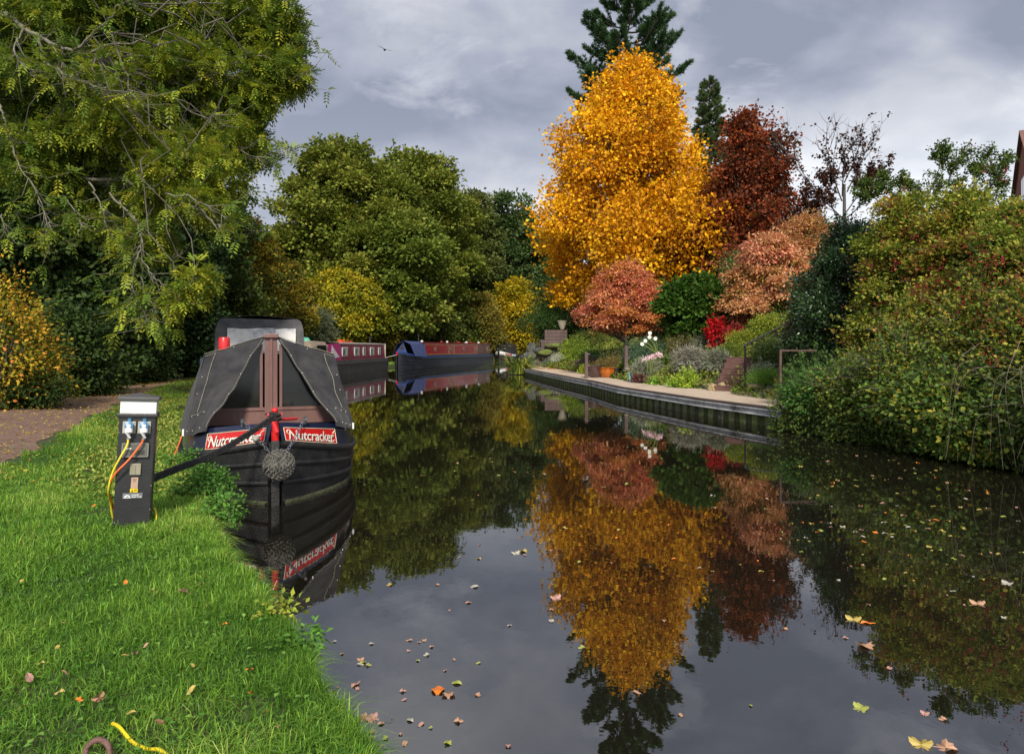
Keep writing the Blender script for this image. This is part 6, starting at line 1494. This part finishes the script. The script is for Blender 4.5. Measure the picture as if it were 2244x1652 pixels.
for (x, y, k, c, s, tl, lb) in ((406, 1298, 'lobed', 'pink', .075, .5, 'curled pinkish brown leaf standing in the grass, highest on the near bank'), (349, 1300, 'broad', 'yellow', .04, .2, 'small yellow leaf left of the curled brown leaf'),
                            (216, 1533, 'lobed', 'tan', .05, .9, 'upright tan leaf in the grass above the yellow cable'), (418, 1518, 'oval', 'yellow', .04, .7, 'small amber leaf in the grass nearer the bank edge'),
                            (352, 1180, 'broad', 'yellow', .045, .3, 'pale yellow leaf in the grass beside the pedestal foot'), (206, 1106, 'oval', 'orange', .04, .3, 'tiny russet leaf in the grass left of the pedestal foot'),
                            (551, 1515, 'oval', 'orange', .04, .4, 'thin orange leaf caught in the grass near the bank edge'), (192, 1028, 'broad', 'white', .07, .5, 'crumpled white petal-like scrap in the grass left of the pedestal')):
    put_leaf('fallen_leaf', x, y, .33, k, c, s, lb, GL, tl)
gq = random.Random(11)
for i in range(26):
    x, y = gq.uniform(10, 640), gq.uniform(1180, 1640); p = G(x, y, .33)
    if p.x > XL(p.y)-.1: continue
    c_ = gq.choice(['tan', 'yellow', 'orange', 'pink']); put_leaf('fallen_leaf', x, y, .33, gq.choice(['oval', 'lobed', 'broad']), c_, gq.uniform(.022, .042), {'tan': 'small tan leaf, one of the many specks in the near grass', 'yellow': 'small yellow leaf, one of the many specks in the near grass',
             'orange': 'small orange leaf, one of the many specks in the near grass', 'pink': 'small pinkish leaf, one of the many specks in the near grass'}[c_], GL, gq.uniform(.1, .8))
FL = 'leaves floating on the canal'
spec = [(960, 1512, 'broad', 'orange', .085, 'large curled bright orange leaf floating in open water'), (983, 1521, 'lobed', 'tan', .07, 'tan lobed leaf touching the large orange one'), (1001, 1496, 'broad', 'green', .05, 'round yellow-green leaf above the large orange one'),
        (503, 1122, 'lobed', 'orange', .11, 'vivid orange leaf floating under the black bow'), (504, 1194, 'lobed', 'orange', .07, 'upper of two orange leaves together off the near bank'), (500, 1206, 'oval', 'orange', .08, 'lower of two orange leaves together off the near bank'),
        (2018, 1632, 'lobed', 'yellow', .10, 'large yellow and brown leaf at the bottom right'), (2072, 1638, 'lobed', 'tan', .09, 'brown lobed leaf beside the large yellow one at the bottom right'), (1886, 1551, 'lobed', 'green', .075, 'yellow-green lobed leaf floating alone low on the right'),
        (1870, 1357, 'lobed', 'yellow', .10, 'largest yellow leaf in the dark reflection on the right'), (1902, 1364, 'oval', 'orange', .09, 'orange leaf end to end with the largest yellow one'), (1893, 1414, 'lobed', 'tan', .11, 'brown leaf below the largest yellow one'),
        (2142, 1322, 'lobed', 'tan', .10, 'orange-brown leaf floating at the right side of the water'), (2207, 1278, 'lobed', 'white', .08, 'pale lobed leaf near the right edge'), (794, 1533+40, 'lobed', 'tan', .06, 'tan leaf just off the tip of the near bank'),
        (815, 1574, 'lobed', 'pink', .07, 'pink-brown leaf off the near bank'), (780, 1498, 'oval', 'pink', .07, 'oval pink leaf off the near bank'), (1218, 1310, 'lobed', 'pink', .09, 'pinkish lobed leaf in the open sky reflection'), (790, 1455, 'oval', 'white', .04, 'small white leaf near the bank'),
        (1130, 1212, 'lobed', 'white', .08, 'white leaf beside the golden reflection'), (1145, 1207, 'lobed', 'yellow', .08, 'yellow leaf beside the golden reflection'), (1040, 1285, 'broad', 'white', .06, 'pale star-shaped leaf in the open water')]
for (x, y, k, c, s, lb) in spec: put_leaf('floating_leaf', x, y, 0, k, c, s, lb, FL, .03)
gl_ = random.Random(5)
def leaf_ok(p): return XL(p.y)+.15 < p.x < XR(p.y)-.1 and not (-.35 < (Matrix.Rotation(-R(21), 2) @ Vector((p.x+2.27, p.y-6.56))).y < 18 and abs((Matrix.Rotation(-R(21), 2) @ Vector((p.x+2.27, p.y-6.56))).x) < 1.1)
cnt = 0
KL = {'white': 'small whitish leaf among the many scattered over the canal', 'tan': 'small tan leaf among the many scattered over the canal', 'pink': 'small pinkish leaf among the many scattered over the canal', 'yellow': 'small yellow leaf among the many scattered over the canal',
      'green': 'small yellow-green leaf among the many scattered over the canal', 'orange': 'small orange leaf among the many scattered over the canal'}
while cnt < 210:
    r_ = gl_.random()
    if r_ < .45: x, y = gl_.gauss(1980, 130), gl_.gauss(1130, 90)
    elif r_ < .60: x, y = gl_.uniform(1000, 2240), gl_.uniform(980, 1250)
    elif r_ < .75: x, y = gl_.uniform(700, 1000), gl_.uniform(1380, 1640)
    else: x, y = gl_.uniform(760, 2240), gl_.uniform(1000, 1650)
    if y < 900 or y > 1650 or x > 2260: continue
    p = G(x, y, 0)
    if not leaf_ok(p): continue
    c = gl_.choice(['yellow', 'yellow', 'tan', 'white', 'green', 'orange', 'pink'] if y < 1300 else ['tan', 'pink', 'white', 'green', 'pink']); k = gl_.choice(['oval', 'lobed', 'broad'])
    put_leaf('floating_leaf', x, y, 0, k, c, gl_.uniform(.018, .042) if y > 1200 else gl_.uniform(.025, .06), KL[c], FL, .02); cnt += 1
n = 600; Yy = rng.uniform(8, 60, n); X = XL(Yy)+rng.random(n)*(XR(Yy)-XL(Yy)); loc = (X+2.27)*math.cos(R(21))+(Yy-6.56)*math.sin(R(21)); along = -(X+2.27)*math.sin(R(21))+(Yy-6.56)*math.cos(R(21))
keep = ~((np.abs(loc) < 1.1) & (along > -.3) & (along < 18)); X = X[keep]; Yy = Yy[keep]; n = len(X)
V, F, C = leaves(np.stack([X, Yy, np.full(n, .006)], 1), unit(rdir(n)*[1, 1, 0]+1e-4), np.tile([0, 0, 1.0], (n, 1)), .055*np.interp(Yy, [8, 60], [.8, 2.2]), .035*np.interp(Yy, [8, 60], [.8, 2.2]), blend([(.22, .14, .07), (.36, .28, .08), (.42, .36, .22)], n), .02)
tag(np_mesh('floating_flecks', V, F, LEAF, None, C), 'countless small leaves and flecks drifting on the far canal', 'floating leaves', kind='stuff')

# ---------------------------------------------------------------- garden furniture
WOODP = mat('brown_recycled_board', (.075, .048, .042), (.12, .08, .07), .8, 4, .5, 40, stretch=(3, 3, .4), dirt=(.17, .14, .12), dscale=9, dpos=(.62, .8))
def post(x, y0, y1, label, w_=.12, yb=None):
    g = Gr(x, y0) if yb is None else Vector((at(x, yb), yb, zt(y0, yb))); t = empty('wooden_post', (g.x, g.y, g.z-.05)); tag(t, label, 'post'); h = (zt(y1, g.y)-g.z)+.05
    MB().box((0, 0, h/2), (w_, w_, h), bevel=.008).build('timber', WOODP, t)
    ho = MB()
    for q in (.93, .52, .10): ho.tube([(w_/2, -.01, h*q), (w_/2+.05, -.02, h*q+.01), (w_/2+.08, -.02, h*q-.01)], .009, 6)
    ho.build('wire_hook', mat('bright_steel', (.6, .6, .6), None, .3, metal=.8), t); return Vector((g.x, g.y, g.z)), h
pa, ha = post(1285, 829, 771, 'brown timber post at the gravel edge, nearer the corner of the garden')
pb, hb_ = post(1372, 808, 757, 'brown timber post among the shrubs, farther from the water', yb=25.0)
wz = MB()
for q in (.90,):
    wz.tube(smoothpath([pa+Vector((.08, 0, ha*q-.05)), (pa+pb)/2+Vector((0, 0, hb_*q-.12)), pb+Vector((-.06, 0, hb_*q-.08))], 5), .005, 4)
tag(wz.build('wire', mat('dark_wire', (.03, .03, .03), None, .6)), 'thin dark wire strung between the two timber posts', 'wire')
def pot(x, y, r, h, m, label, prof=None):
    g = Gr(x, y); t = empty('plant_pot', (g.x, g.y, g.z-.01)); tag(t, label, 'pot')
    MB().lathe(prof or [(.0, 0), (r*.62, 0), (r*.72, h*.05), (r*.95, h*.55), (r*.93, h*.85), (r*.98, h*.9), (r*1.02, h*.93), (r*1.02, h), (r*.9, h), (r*.86, h*.85), (0, h*.8)], (0, 0, 0), 28, caps=False).build('bowl', m, t, smooth=True)
    o = MB().lathe([(0, h*.86), (r*.88, h*.86)], (0, 0, 0), 16, caps=False).build('soil', mat('soil', (.03, .02, .012), (.05, .035, .02), .95, 20), t); return g
pot(1300, 827, .36, .50, mat('brown_glaze', (.045, .025, .022), (.075, .045, .04), .15, 4, coat=.6), 'dark brown glazed pot just right of the nearer timber post')
pot(1333, 827, .42, .42, mat('amber_glaze', (.45, .13, .01), (.34, .08, .008), .12, 4, coat=.8), 'shiny amber-orange glazed pot')
pot(1356, 827, .20, .38, mat('black_glaze', (.015, .015, .018), None, .2, 4, coat=.5), 'small black pot beside the amber one')
# stone urn on the brown planked steps
def steps_corner():
    def bx(name, x0, x1, y0, y1, Y, d, label, ribs=False):
        a = P(x0, y0, Y); c = P(x1, y1, Y); t = empty(name, ((a.x+c.x)/2, Y+d/2, c.z)); tag(t, label, 'planter'); W_ = c.x-a.x; H = a.z-c.z
        m = MB()
        if ribs:
            n = 11
            for k in range(n): m.box((-W_/2+W_*(k+.5)/n, -d/2, H/2), (W_/n*.86, .07, H), bevel=.012)
            m.box((0, 0, H*.45), (W_*.96, d*.9, H*.86))
        else:
            for k in range(3): m.box((0, 0, H*(k+.5)/3), (W_, d, H/3*.93), bevel=.006)
        m.build('boards', WOODP, t); return t
    bx('timber_planter', 1194, 1243, 722, 744, 47, 1.6, 'upper brown timber step with the stone urn on it')
    bx('timber_planter', 1186, 1234, 744, 766, 45, 1.6, 'lower brown timber step strewn with orange leaves')
    bx('timber_edging', 1178, 1219, 779, 803, 43.5, .5, 'ribbed brown edging block at the garden corner', ribs=True)
    bx('timber_edging', 1262, 1291, 789, 806, 35, .5, 'brown edging planks behind the mossy stones')
    bx('timber_edging', 1282, 1330-28, 790, 812, 32, .4, 'brown edging planks nearest the first timber post')
    p = P(1232, 721, 47.4); t = empty('stone_urn', p); tag(t, 'pale stone urn standing on the upper timber step', 'urn')
    k = .42
    MB().lathe([(0, 0), (.22*k*1.4, 0), (.24*k*1.4, .05*k*1.4), (.30*k*1.4, .25*k), (.46*k*1.4, .62*k*1.3), (.52*k*1.4, .95*k*1.3), (.58*k*1.4, 1.0*k*1.3), (.58*k*1.4, 1.1*k*1.3), (.5*k*1.4, 1.1*k*1.3), (.4*k*1.4, .9*k*1.3), (0, .85*k*1.3)], (0, 0, 0), 26, caps=False).build('bowl', mat('pale_stone', (.27, .24, .17), (.36, .32, .24), .9, 6, .8, 14), t, smooth=True)
steps_corner()
def rock(x, y, Y, s, label, m='grey', seed=0, sc=(1, .8, .7)):
    c = P(x, y, Y); c.z = max(c.z, gz(c.x, c.y)+s*.2)
    mm = {'grey': mat('grey_rock', (.035, .038, .037), (.085, .085, .08), .9, 4, .8, 14, dirt=(.10, .11, .05), dscale=3), 'moss': mat('mossy_rock', (.06, .065, .02), (.13, .12, .05), .95, 4, .8, 14, dirt=(.10, .14, .02), dscale=3, dpos=(.4, .6)),
          'sand': mat('sandstone', (.26, .19, .09), (.36, .28, .15), .9, 4, .8, 14, dirt=(.16, .15, .05), dscale=4, dpos=(.5, .7)), 'brown': mat('brown_rock', (.12, .065, .045), (.19, .11, .08), .9, 4, .8, 14)}[m]
    mb = MB(); q = bmesh.ops.create_icosphere(mb.bm, subdivisions=3, radius=s)
    g = random.Random(seed)
    for k in range(9):
        n = Vector((g.gauss(0, 1), g.gauss(0, 1), g.gauss(0, 1))).normalized(); d = s*g.uniform(.6, .85)
        for v in mb.bm.verts:
            e = v.co.dot(n)-d
            if e > 0: v.co -= n*e
    mb.jitter(s*.12, 2.2/s, seed)
    for v in mb.bm.verts: v.co = Vector((v.co.x*sc[0], v.co.y*sc[1], v.co.z*sc[2]))
    o = mb.build('rock', mm); o.location = c; o.rotation_euler = (0, 0, g.uniform(-.5, .5)); tag(o, label, 'rock'); return o
for i, (x, y, Y, s, m, lb, sc) in enumerate([
        (1166, 764, 44.5, .42, 'grey', 'tall grey boulder standing behind the iris', (.8, .8, 1.1)), (1158, 781, 42.5, .45, 'grey', 'large grey boulder at the waterline behind the iris', (1.1, .8, .8)), (1188, 752, 46, .34, 'grey', 'pale grey boulder left of the timber steps', (.8, .8, 1.0)),
        (1180, 768, 44.0, .32, 'grey', 'rounded grey boulder above the water at the garden corner', (1.2, .8, .8)), (1171, 795, 42.0, .26, 'grey', 'dark grey stone against the ribbed edging', (1.1, .8, .8)), (1167, 803, 41.2, .30, 'grey', 'flat grey stone below the dark one at the edging', (1.3, .8, .6)),
        (1193, 771, 43.0, .36, 'moss', 'flat mossy stone under the silvery bush', (1.5, .8, .6)), (1214, 757, 44.5, .42, 'moss', 'long mossy ledge stone below the timber steps', (1.8, .8, .45)), (1262, 804, 35.5, .38, 'moss', 'mossy green stone at the back of the gravel, left one', (1, .8, .8)),
        (1282, 806, 34.2, .42, 'moss', 'round mossy stump-like stone on the gravel', (1, .8, .95)), (1313, 808, 32.0, .26, 'sand', 'small tan stone beside the brown planks', (1.1, .8, .8)), (1563, 851, 18.7, .17, 'sand', 'squared ochre sandstone block left of the steps', (1.0, .9, 1.0)),
        (1584, 850, 18.6, .16, 'sand', 'squared ochre sandstone block touching the steps', (1.0, .9, 1.0)), (1428, 832, 22.6, .22, 'brown', 'reddish brown edging stone on the gravel, largest of three', (1.3, .8, .8)), (1456, 830, 22.0, .15, 'brown', 'small upright reddish edging stone', (.7, .8, 1.2)),
        (1482, 841, 21.3, .18, 'brown', 'low brown edging stone under the lavender', (1.4, .8, .6)), (1643, 852, 18.0, .15, 'sand', 'pale stone at the foot of the handrail', (1.1, .8, .8)), (1658, 862, 16.9, .16, 'sand', 'flat tan stone right of the steps', (1.4, .8, .6)), (1700, 868, 15.9, .20, 'moss', 'mossy stone behind the rusty frame', (1.6, .8, .6)),
        (1405, 783, 26.0, .5, 'grey', 'dark flat rock step behind the farther timber post', (1.7, .8, .35)), (1418, 775, 27.5, .5, 'grey', 'pale flat rock above the dark rock step', (1.6, .8, .35)), (1444, 830, 22.6, .15, 'brown', 'brown stone tucked behind the small upright one', (1.0, .8, .8))]):
    rock(x, y, Y, s, lb, m, i+3, sc)
def stairs():
    B = P(1606, 858, 18.3); B.z = .34; yaw = R(-30); t = empty('garden_steps', B, yaw); tag(t, 'dark brown timber garden steps climbing from the gravel', 'steps')
    Wd = .95; sm_ = mat('brown_step', (.085, .038, .030), (.12, .058, .046), .7, 6, .3)
    for k in range(6):
        m = MB().box((.0, .15+.27*k, .075+.15*k-.04), (Wd, .29, .23), bevel=.006); m.box((0, .02+.27*k, .14+.15*k), (Wd+.02, .05, .025), bevel=.004); m.build('tread', sm_, t)
    MB().prism([(-Wd/2-.05, -.02, -.05), (-Wd/2-.05, 1.65, -.05), (-Wd/2-.05, 1.65, .86), (-Wd/2-.05, .02, .04)], (.04, 0, 0)).build('stringer', sm_, t)
stairs()
def handrail():
    A = P(1633, 842, 17.6); C = P(1633, 757, 17.6); D = P(1700, 721, 19.6); E = P(1740, 699, 20.8); F_ = P(1700, 754, 19.6)
    t = empty('handrail', A); tag(t, 'black tubular metal handrail beside the garden steps', 'handrail'); m = mat('black_metal', (.012, .012, .014), None, .3, coat=.3)
    L_ = lambda p: p-A
    MB().tube([L_(C), L_(C)+Vector((.03, .02, .035)), L_(D), L_(E)], .028, 12).build('rail', m, t, smooth=True)
    MB().tube([Vector((0, 0, -.3)), L_(C)], .026, 12).sphere(L_(C), .036, 2).build('leg', m, t, smooth=True)
    MB().tube([L_(F_)+Vector((0, 0, -.3)), L_(D)], .024, 12).build('leg', m, t, smooth=True)
handrail()
def frame():
    a = Gr(1708, 893); A = Vector((at(1710, 13.1), 13.1, .33)); t = empty('rusty_frame', A); tag(t, 'rusty square metal frame post at the end of the gravel', 'frame'); m = mat('rusty_steel', (.055, .024, .016), (.11, .075, .06), .8, 9, .5, 40)
    H = zt(765, 13.1)-.33
    MB().box((0, 0, H/2-.1), (.042, .042, H+.2)).build('upright', m, t); MB().box((.35, .03, H-.02), (.70, .03, .032)).build('top_rail', m, t); MB().box((.28, .03, .22), (.55, .05, .07)).build('lower_rail', m, t)
frame()
g = Gr(1380, 838); o = MB().box((0, 0, .16), (.025, .012, .34), Matrix.Rotation(R(-8), 3, 'Y')).build('marker_stick', mat('blue_plastic', (.03, .42, .62), None, .4)); o.location = g; tag(o, 'bright blue plastic marker stick in the grass near the pots', 'stick')
# iris clump at the corner
def iris():
    c = Vector((at(1138, 38.6), 38.6, .05)); n = 150; g_ = np.random.default_rng(6); V = []; F = []; Cc = []; o = 0; pal = [(.07, .13, .02), (.16, .23, .03), (.42, .38, .06)]
    col = blend(pal, n)
    for i in range(n):
        a = g_.uniform(0, 2*math.pi); r0 = g_.uniform(0, .55); ln = g_.uniform(1.2, 2.3); out = g_.uniform(.6, 1.9); b_ = np.array([math.cos(a+g_.normal()*.3)*r0*1.2, math.sin(a)*r0*.6, 0]); k = 7; s = np.linspace(0, 1, k)
        p = b_+np.stack([math.cos(a)*out*s**2*ln*.75, math.sin(a)*out*s**2*ln*.5, ln*(s-.55*out*s**2.4)*.95], 1); sd = np.array([-math.sin(a), math.cos(a), 0])*.035; w_ = (1-s**2.2)[:, None]
        V.append(np.stack([p-sd*w_, p+sd*w_], 1).reshape(-1, 3)); j = np.arange(k-1)*2+o; F.append(np.stack([j, j+1, j+3, j+2], 1)); Cc.append(np.repeat(col[i:i+1], 2*k, 0)); o += 2*k
    ob = np_mesh('iris_clump', np.concatenate(V), np.concatenate(F), LEAF, None, np.concatenate(Cc)); ob.location = c; tag(ob, 'arching clump of green and yellow iris leaves at the tip of the garden wall', 'iris')
iris()
# flowers
def flower(name, x, y, Y, r, m, label, petals=12, stem_to=None, cat='flower'):
    p = P(x, y, Y); t = empty(name, p); tag(t, label, cat, 'white dahlias on tall stems' if 'dahlia' in name else None)
    b = MB()
    for ring, (rr, zz, n) in enumerate(((1, 0, petals), (.7, .25, petals-2), (.4, .42, petals-4))):
        for k in range(n):
            a = 2*math.pi*k/n+ring; d = Vector((math.cos(a), -.25, math.sin(a))).normalized(); s = Vector((-math.sin(a), 0, math.cos(a)))
            vs = [b.bm.verts.new(q) for q in (Vector((0, -r*zz*.6, 0)), d*r*rr*.6+s*r*.16, d*r*rr, d*r*rr*.6-s*r*.16)]; b.bm.faces.new(vs)
    b.build('petals', m, t); MB().sphere((0, -r*.3, 0), r*.18, 1).build('centre', mat('flower_centre', (.5, .35, .05), None, .8), t)
    if stem_to:
        e = P(*stem_to)-p; MB().tube(smoothpath([Vector((0, .02, 0)), e*.4+Vector((.03, 0, 0)), e], 4), .012, 5).build('stem', mat('flower_stem', (.18, .24, .04), None, .7), t)
WH = mat('white_petal', (.80, .80, .72), (.72, .72, .62), .6, 20)
for i, (x, y, lb) in enumerate(((1424, 729, 'topmost white dahlia above the juniper'), (1423, 738, 'white dahlia just under the topmost one'), (1414, 746, 'white dahlia halfway down the group'), (1407, 753, 'lowest white dahlia of the group'), (1436, 741, 'white dahlia at the right of the group'))):
    flower('white_dahlia', x, y, 22.2, .075, WH, lb, stem_to=(1440, 775, 22.4))
def nerines():
    c = P(1432, 781, 21.6); t = empty('nerine_clump', c); tag(t, 'cluster of pale pink nerine flowers above the wide lavender', 'flowers'); g_ = random.Random(3); b = MB(); s_ = MB()
    for k in range(34):
        q = Vector((g_.uniform(-.33, .33), g_.uniform(-.15, .15), 0)); q.z = .28*q.x+g_.uniform(-.06, .08)
        for a in range(6):
            d = Vector((g_.gauss(0, 1), g_.gauss(-.4, .6), g_.gauss(.2, .8))).normalized(); s = d.orthogonal().normalized()
            vs = [b.bm.verts.new(w_) for w_ in (q, q+d*.04+s*.012, q+d*.075, q+d*.04-s*.012)]; b.bm.faces.new(vs)
        if k % 4 == 0: s_.tube([q, q+Vector((0, 0, -.45))], .006, 4)
    b.build('petals', mat('pink_petal', (.75, .42, .50), (.80, .58, .62), .6, 20), t); s_.build('stem', mat('flower_stem', (.18, .24, .04)), t)
nerines()
# far dark bollard by the hedge
g = Vector((at(283, 26.5), 26.5, 0)); g.z = gz(g.x, g.y); t = empty('power_pedestal', g); tag(t, 'distant dark grey pedestal standing under the hedge', 'pedestal'); MB().box((0, 0, .42), (.42, .25, .84), bevel=.02).build('post', mat('dull_grey', (.045, .045, .055), (.06, .06, .07), .6), t); MB().box((0, 0, .86), (.44, .27, .04), bevel=.01).build('cap', mat('cap_grey', (.05, .05, .05)), t)

# ---------------------------------------------------------------- house at the right edge
def house():
    Y = 40.0; x0 = at(2222, Y); z0 = gz(x0, Y)-.5; t = empty('brick_house', (x0, Y, z0)); tag(t, 'red brick gabled house with a white window at the right edge', 'house')
    bm_ = bpy.data.materials.new('brick'); bm_.use_nodes = True; tr = bm_.node_tree; b = tr.nodes['Principled BSDF']; b.inputs['Roughness'].default_value = .9
    co = N(tr, 'ShaderNodeTexCoord'); mp = N(tr, 'ShaderNodeMapping'); mp.inputs['Rotation'].default_value = (R(90), 0, 0); tr.links.new(co.outputs['Object'], mp.inputs[0])
    bk = N(tr, 'ShaderNodeTexBrick'); bk.inputs['Scale'].default_value = 4.4; bk.inputs['Color1'].default_value = (.30, .075, .04, 1); bk.inputs['Color2'].default_value = (.22, .055, .035, 1); bk.inputs['Mortar'].default_value = (.28, .2, .15, 1); bk.inputs['Mortar Size'].default_value = .012
    tr.links.new(mp.outputs[0], bk.inputs['Vector']); tr.links.new(bk.outputs[0], b.inputs['Base Color'])
    # the gable wall runs almost along the line of sight: from its far corner towards the camera
    dv = Vector((-.51, -.86, 0)).normalized(); nv = Vector((.86, -.51, 0)).normalized(); Wg = 8.2; He = zt(445, Y)-z0; Hr = He+Wg/2*.72
    q = lambda a, d, z: dv*a+nv*d+Vector((0, 0, z))
    MB().prism([q(0, 0, 0), q(Wg, 0, 0), q(Wg, 0, He), q(Wg/2, 0, Hr), q(0, 0, He)], nv*10).build('wall', bm_, t)
    rf = MB()
    for s in (0, 1):
        e = q(-.25 if s == 0 else Wg+.25, -.18, He-.18+.06); r_ = q(Wg/2, -.18, Hr+.06)
        rf.prism([e, r_, r_+Vector((0, 0, .15)), e+Vector((0, 0, .15))], nv*10.4)
    rf.build('roof', mat('roof_tile', (.13, .06, .045), (.18, .09, .07), .85, 6, .5), t)
    ax = 4.6; wz = zt(418, 36.5)-z0
    M = Matrix((( -dv.x, nv.x, 0), (-dv.y, nv.y, 0), (0, 0, 1))).to_3x3()
    def pb(a, d, z, sx, sy, sz): return MB().box(q(a, d, z), (sx, sy, sz), M)
    f = pb(ax, -.02, wz, 1.3, .08, 1.3).build('window', mat('white_frame', (.62, .62, .60)), t)
    for k in (-.31, .31): pb(ax+k, -.07, wz, .5, .02, 1.12).build('pane', mat('window_glass', (.06, .07, .07)), f)
    pb(ax, -.08, wz-.70, 1.45, .2, .08).build('sill', mat('white_frame', (.62, .62, .60)), f)
house()

# ---------------------------------------------------------------- bird
def bird():
    c = P(843, 109, 27); t = empty('bird', c, R(25)); tag(t, 'small black bird flying in the open sky with wings spread', 'bird'); t.rotation_euler = (R(20), R(8), R(30))
    m = mat('black_feather', (.012, .012, .013), (.02, .02, .02), .7)
    b = MB().tube([(0, -.15, .0), (0, -.12, .005), (0, -.07, .0), (0, .0, -.005), (0, .07, 0), (0, .12, .0)], [.006, .022, .030, .042, .028, .010], 10)
    for s in (-1, 1):
        b.grid([[Vector((s*x, y+cy, .02+.16*x*(1.0-x))) for y in (-w_, -w_*.3, w_*.6)] for x, w_, cy in ((.0, .07, 0), (.09, .085, -.01), (.18, .07, .0), (.27, .045, .03), (.34, .008, .06))])
    b.grid([[Vector((x*k, .10+.10*k2, 0)) for x in (-1, 0, 1)] for k, k2 in ((.015, 0), (.045, 1))])
    b.tube([(0, -.15, 0), (0, -.175, -.004)], [.006, .001], 6)
    b.build('body', m, t, smooth=False)
bird()
print('meshes', len(bpy.data.meshes), 'polys', sum(len(m.polygons) for m in bpy.data.meshes))
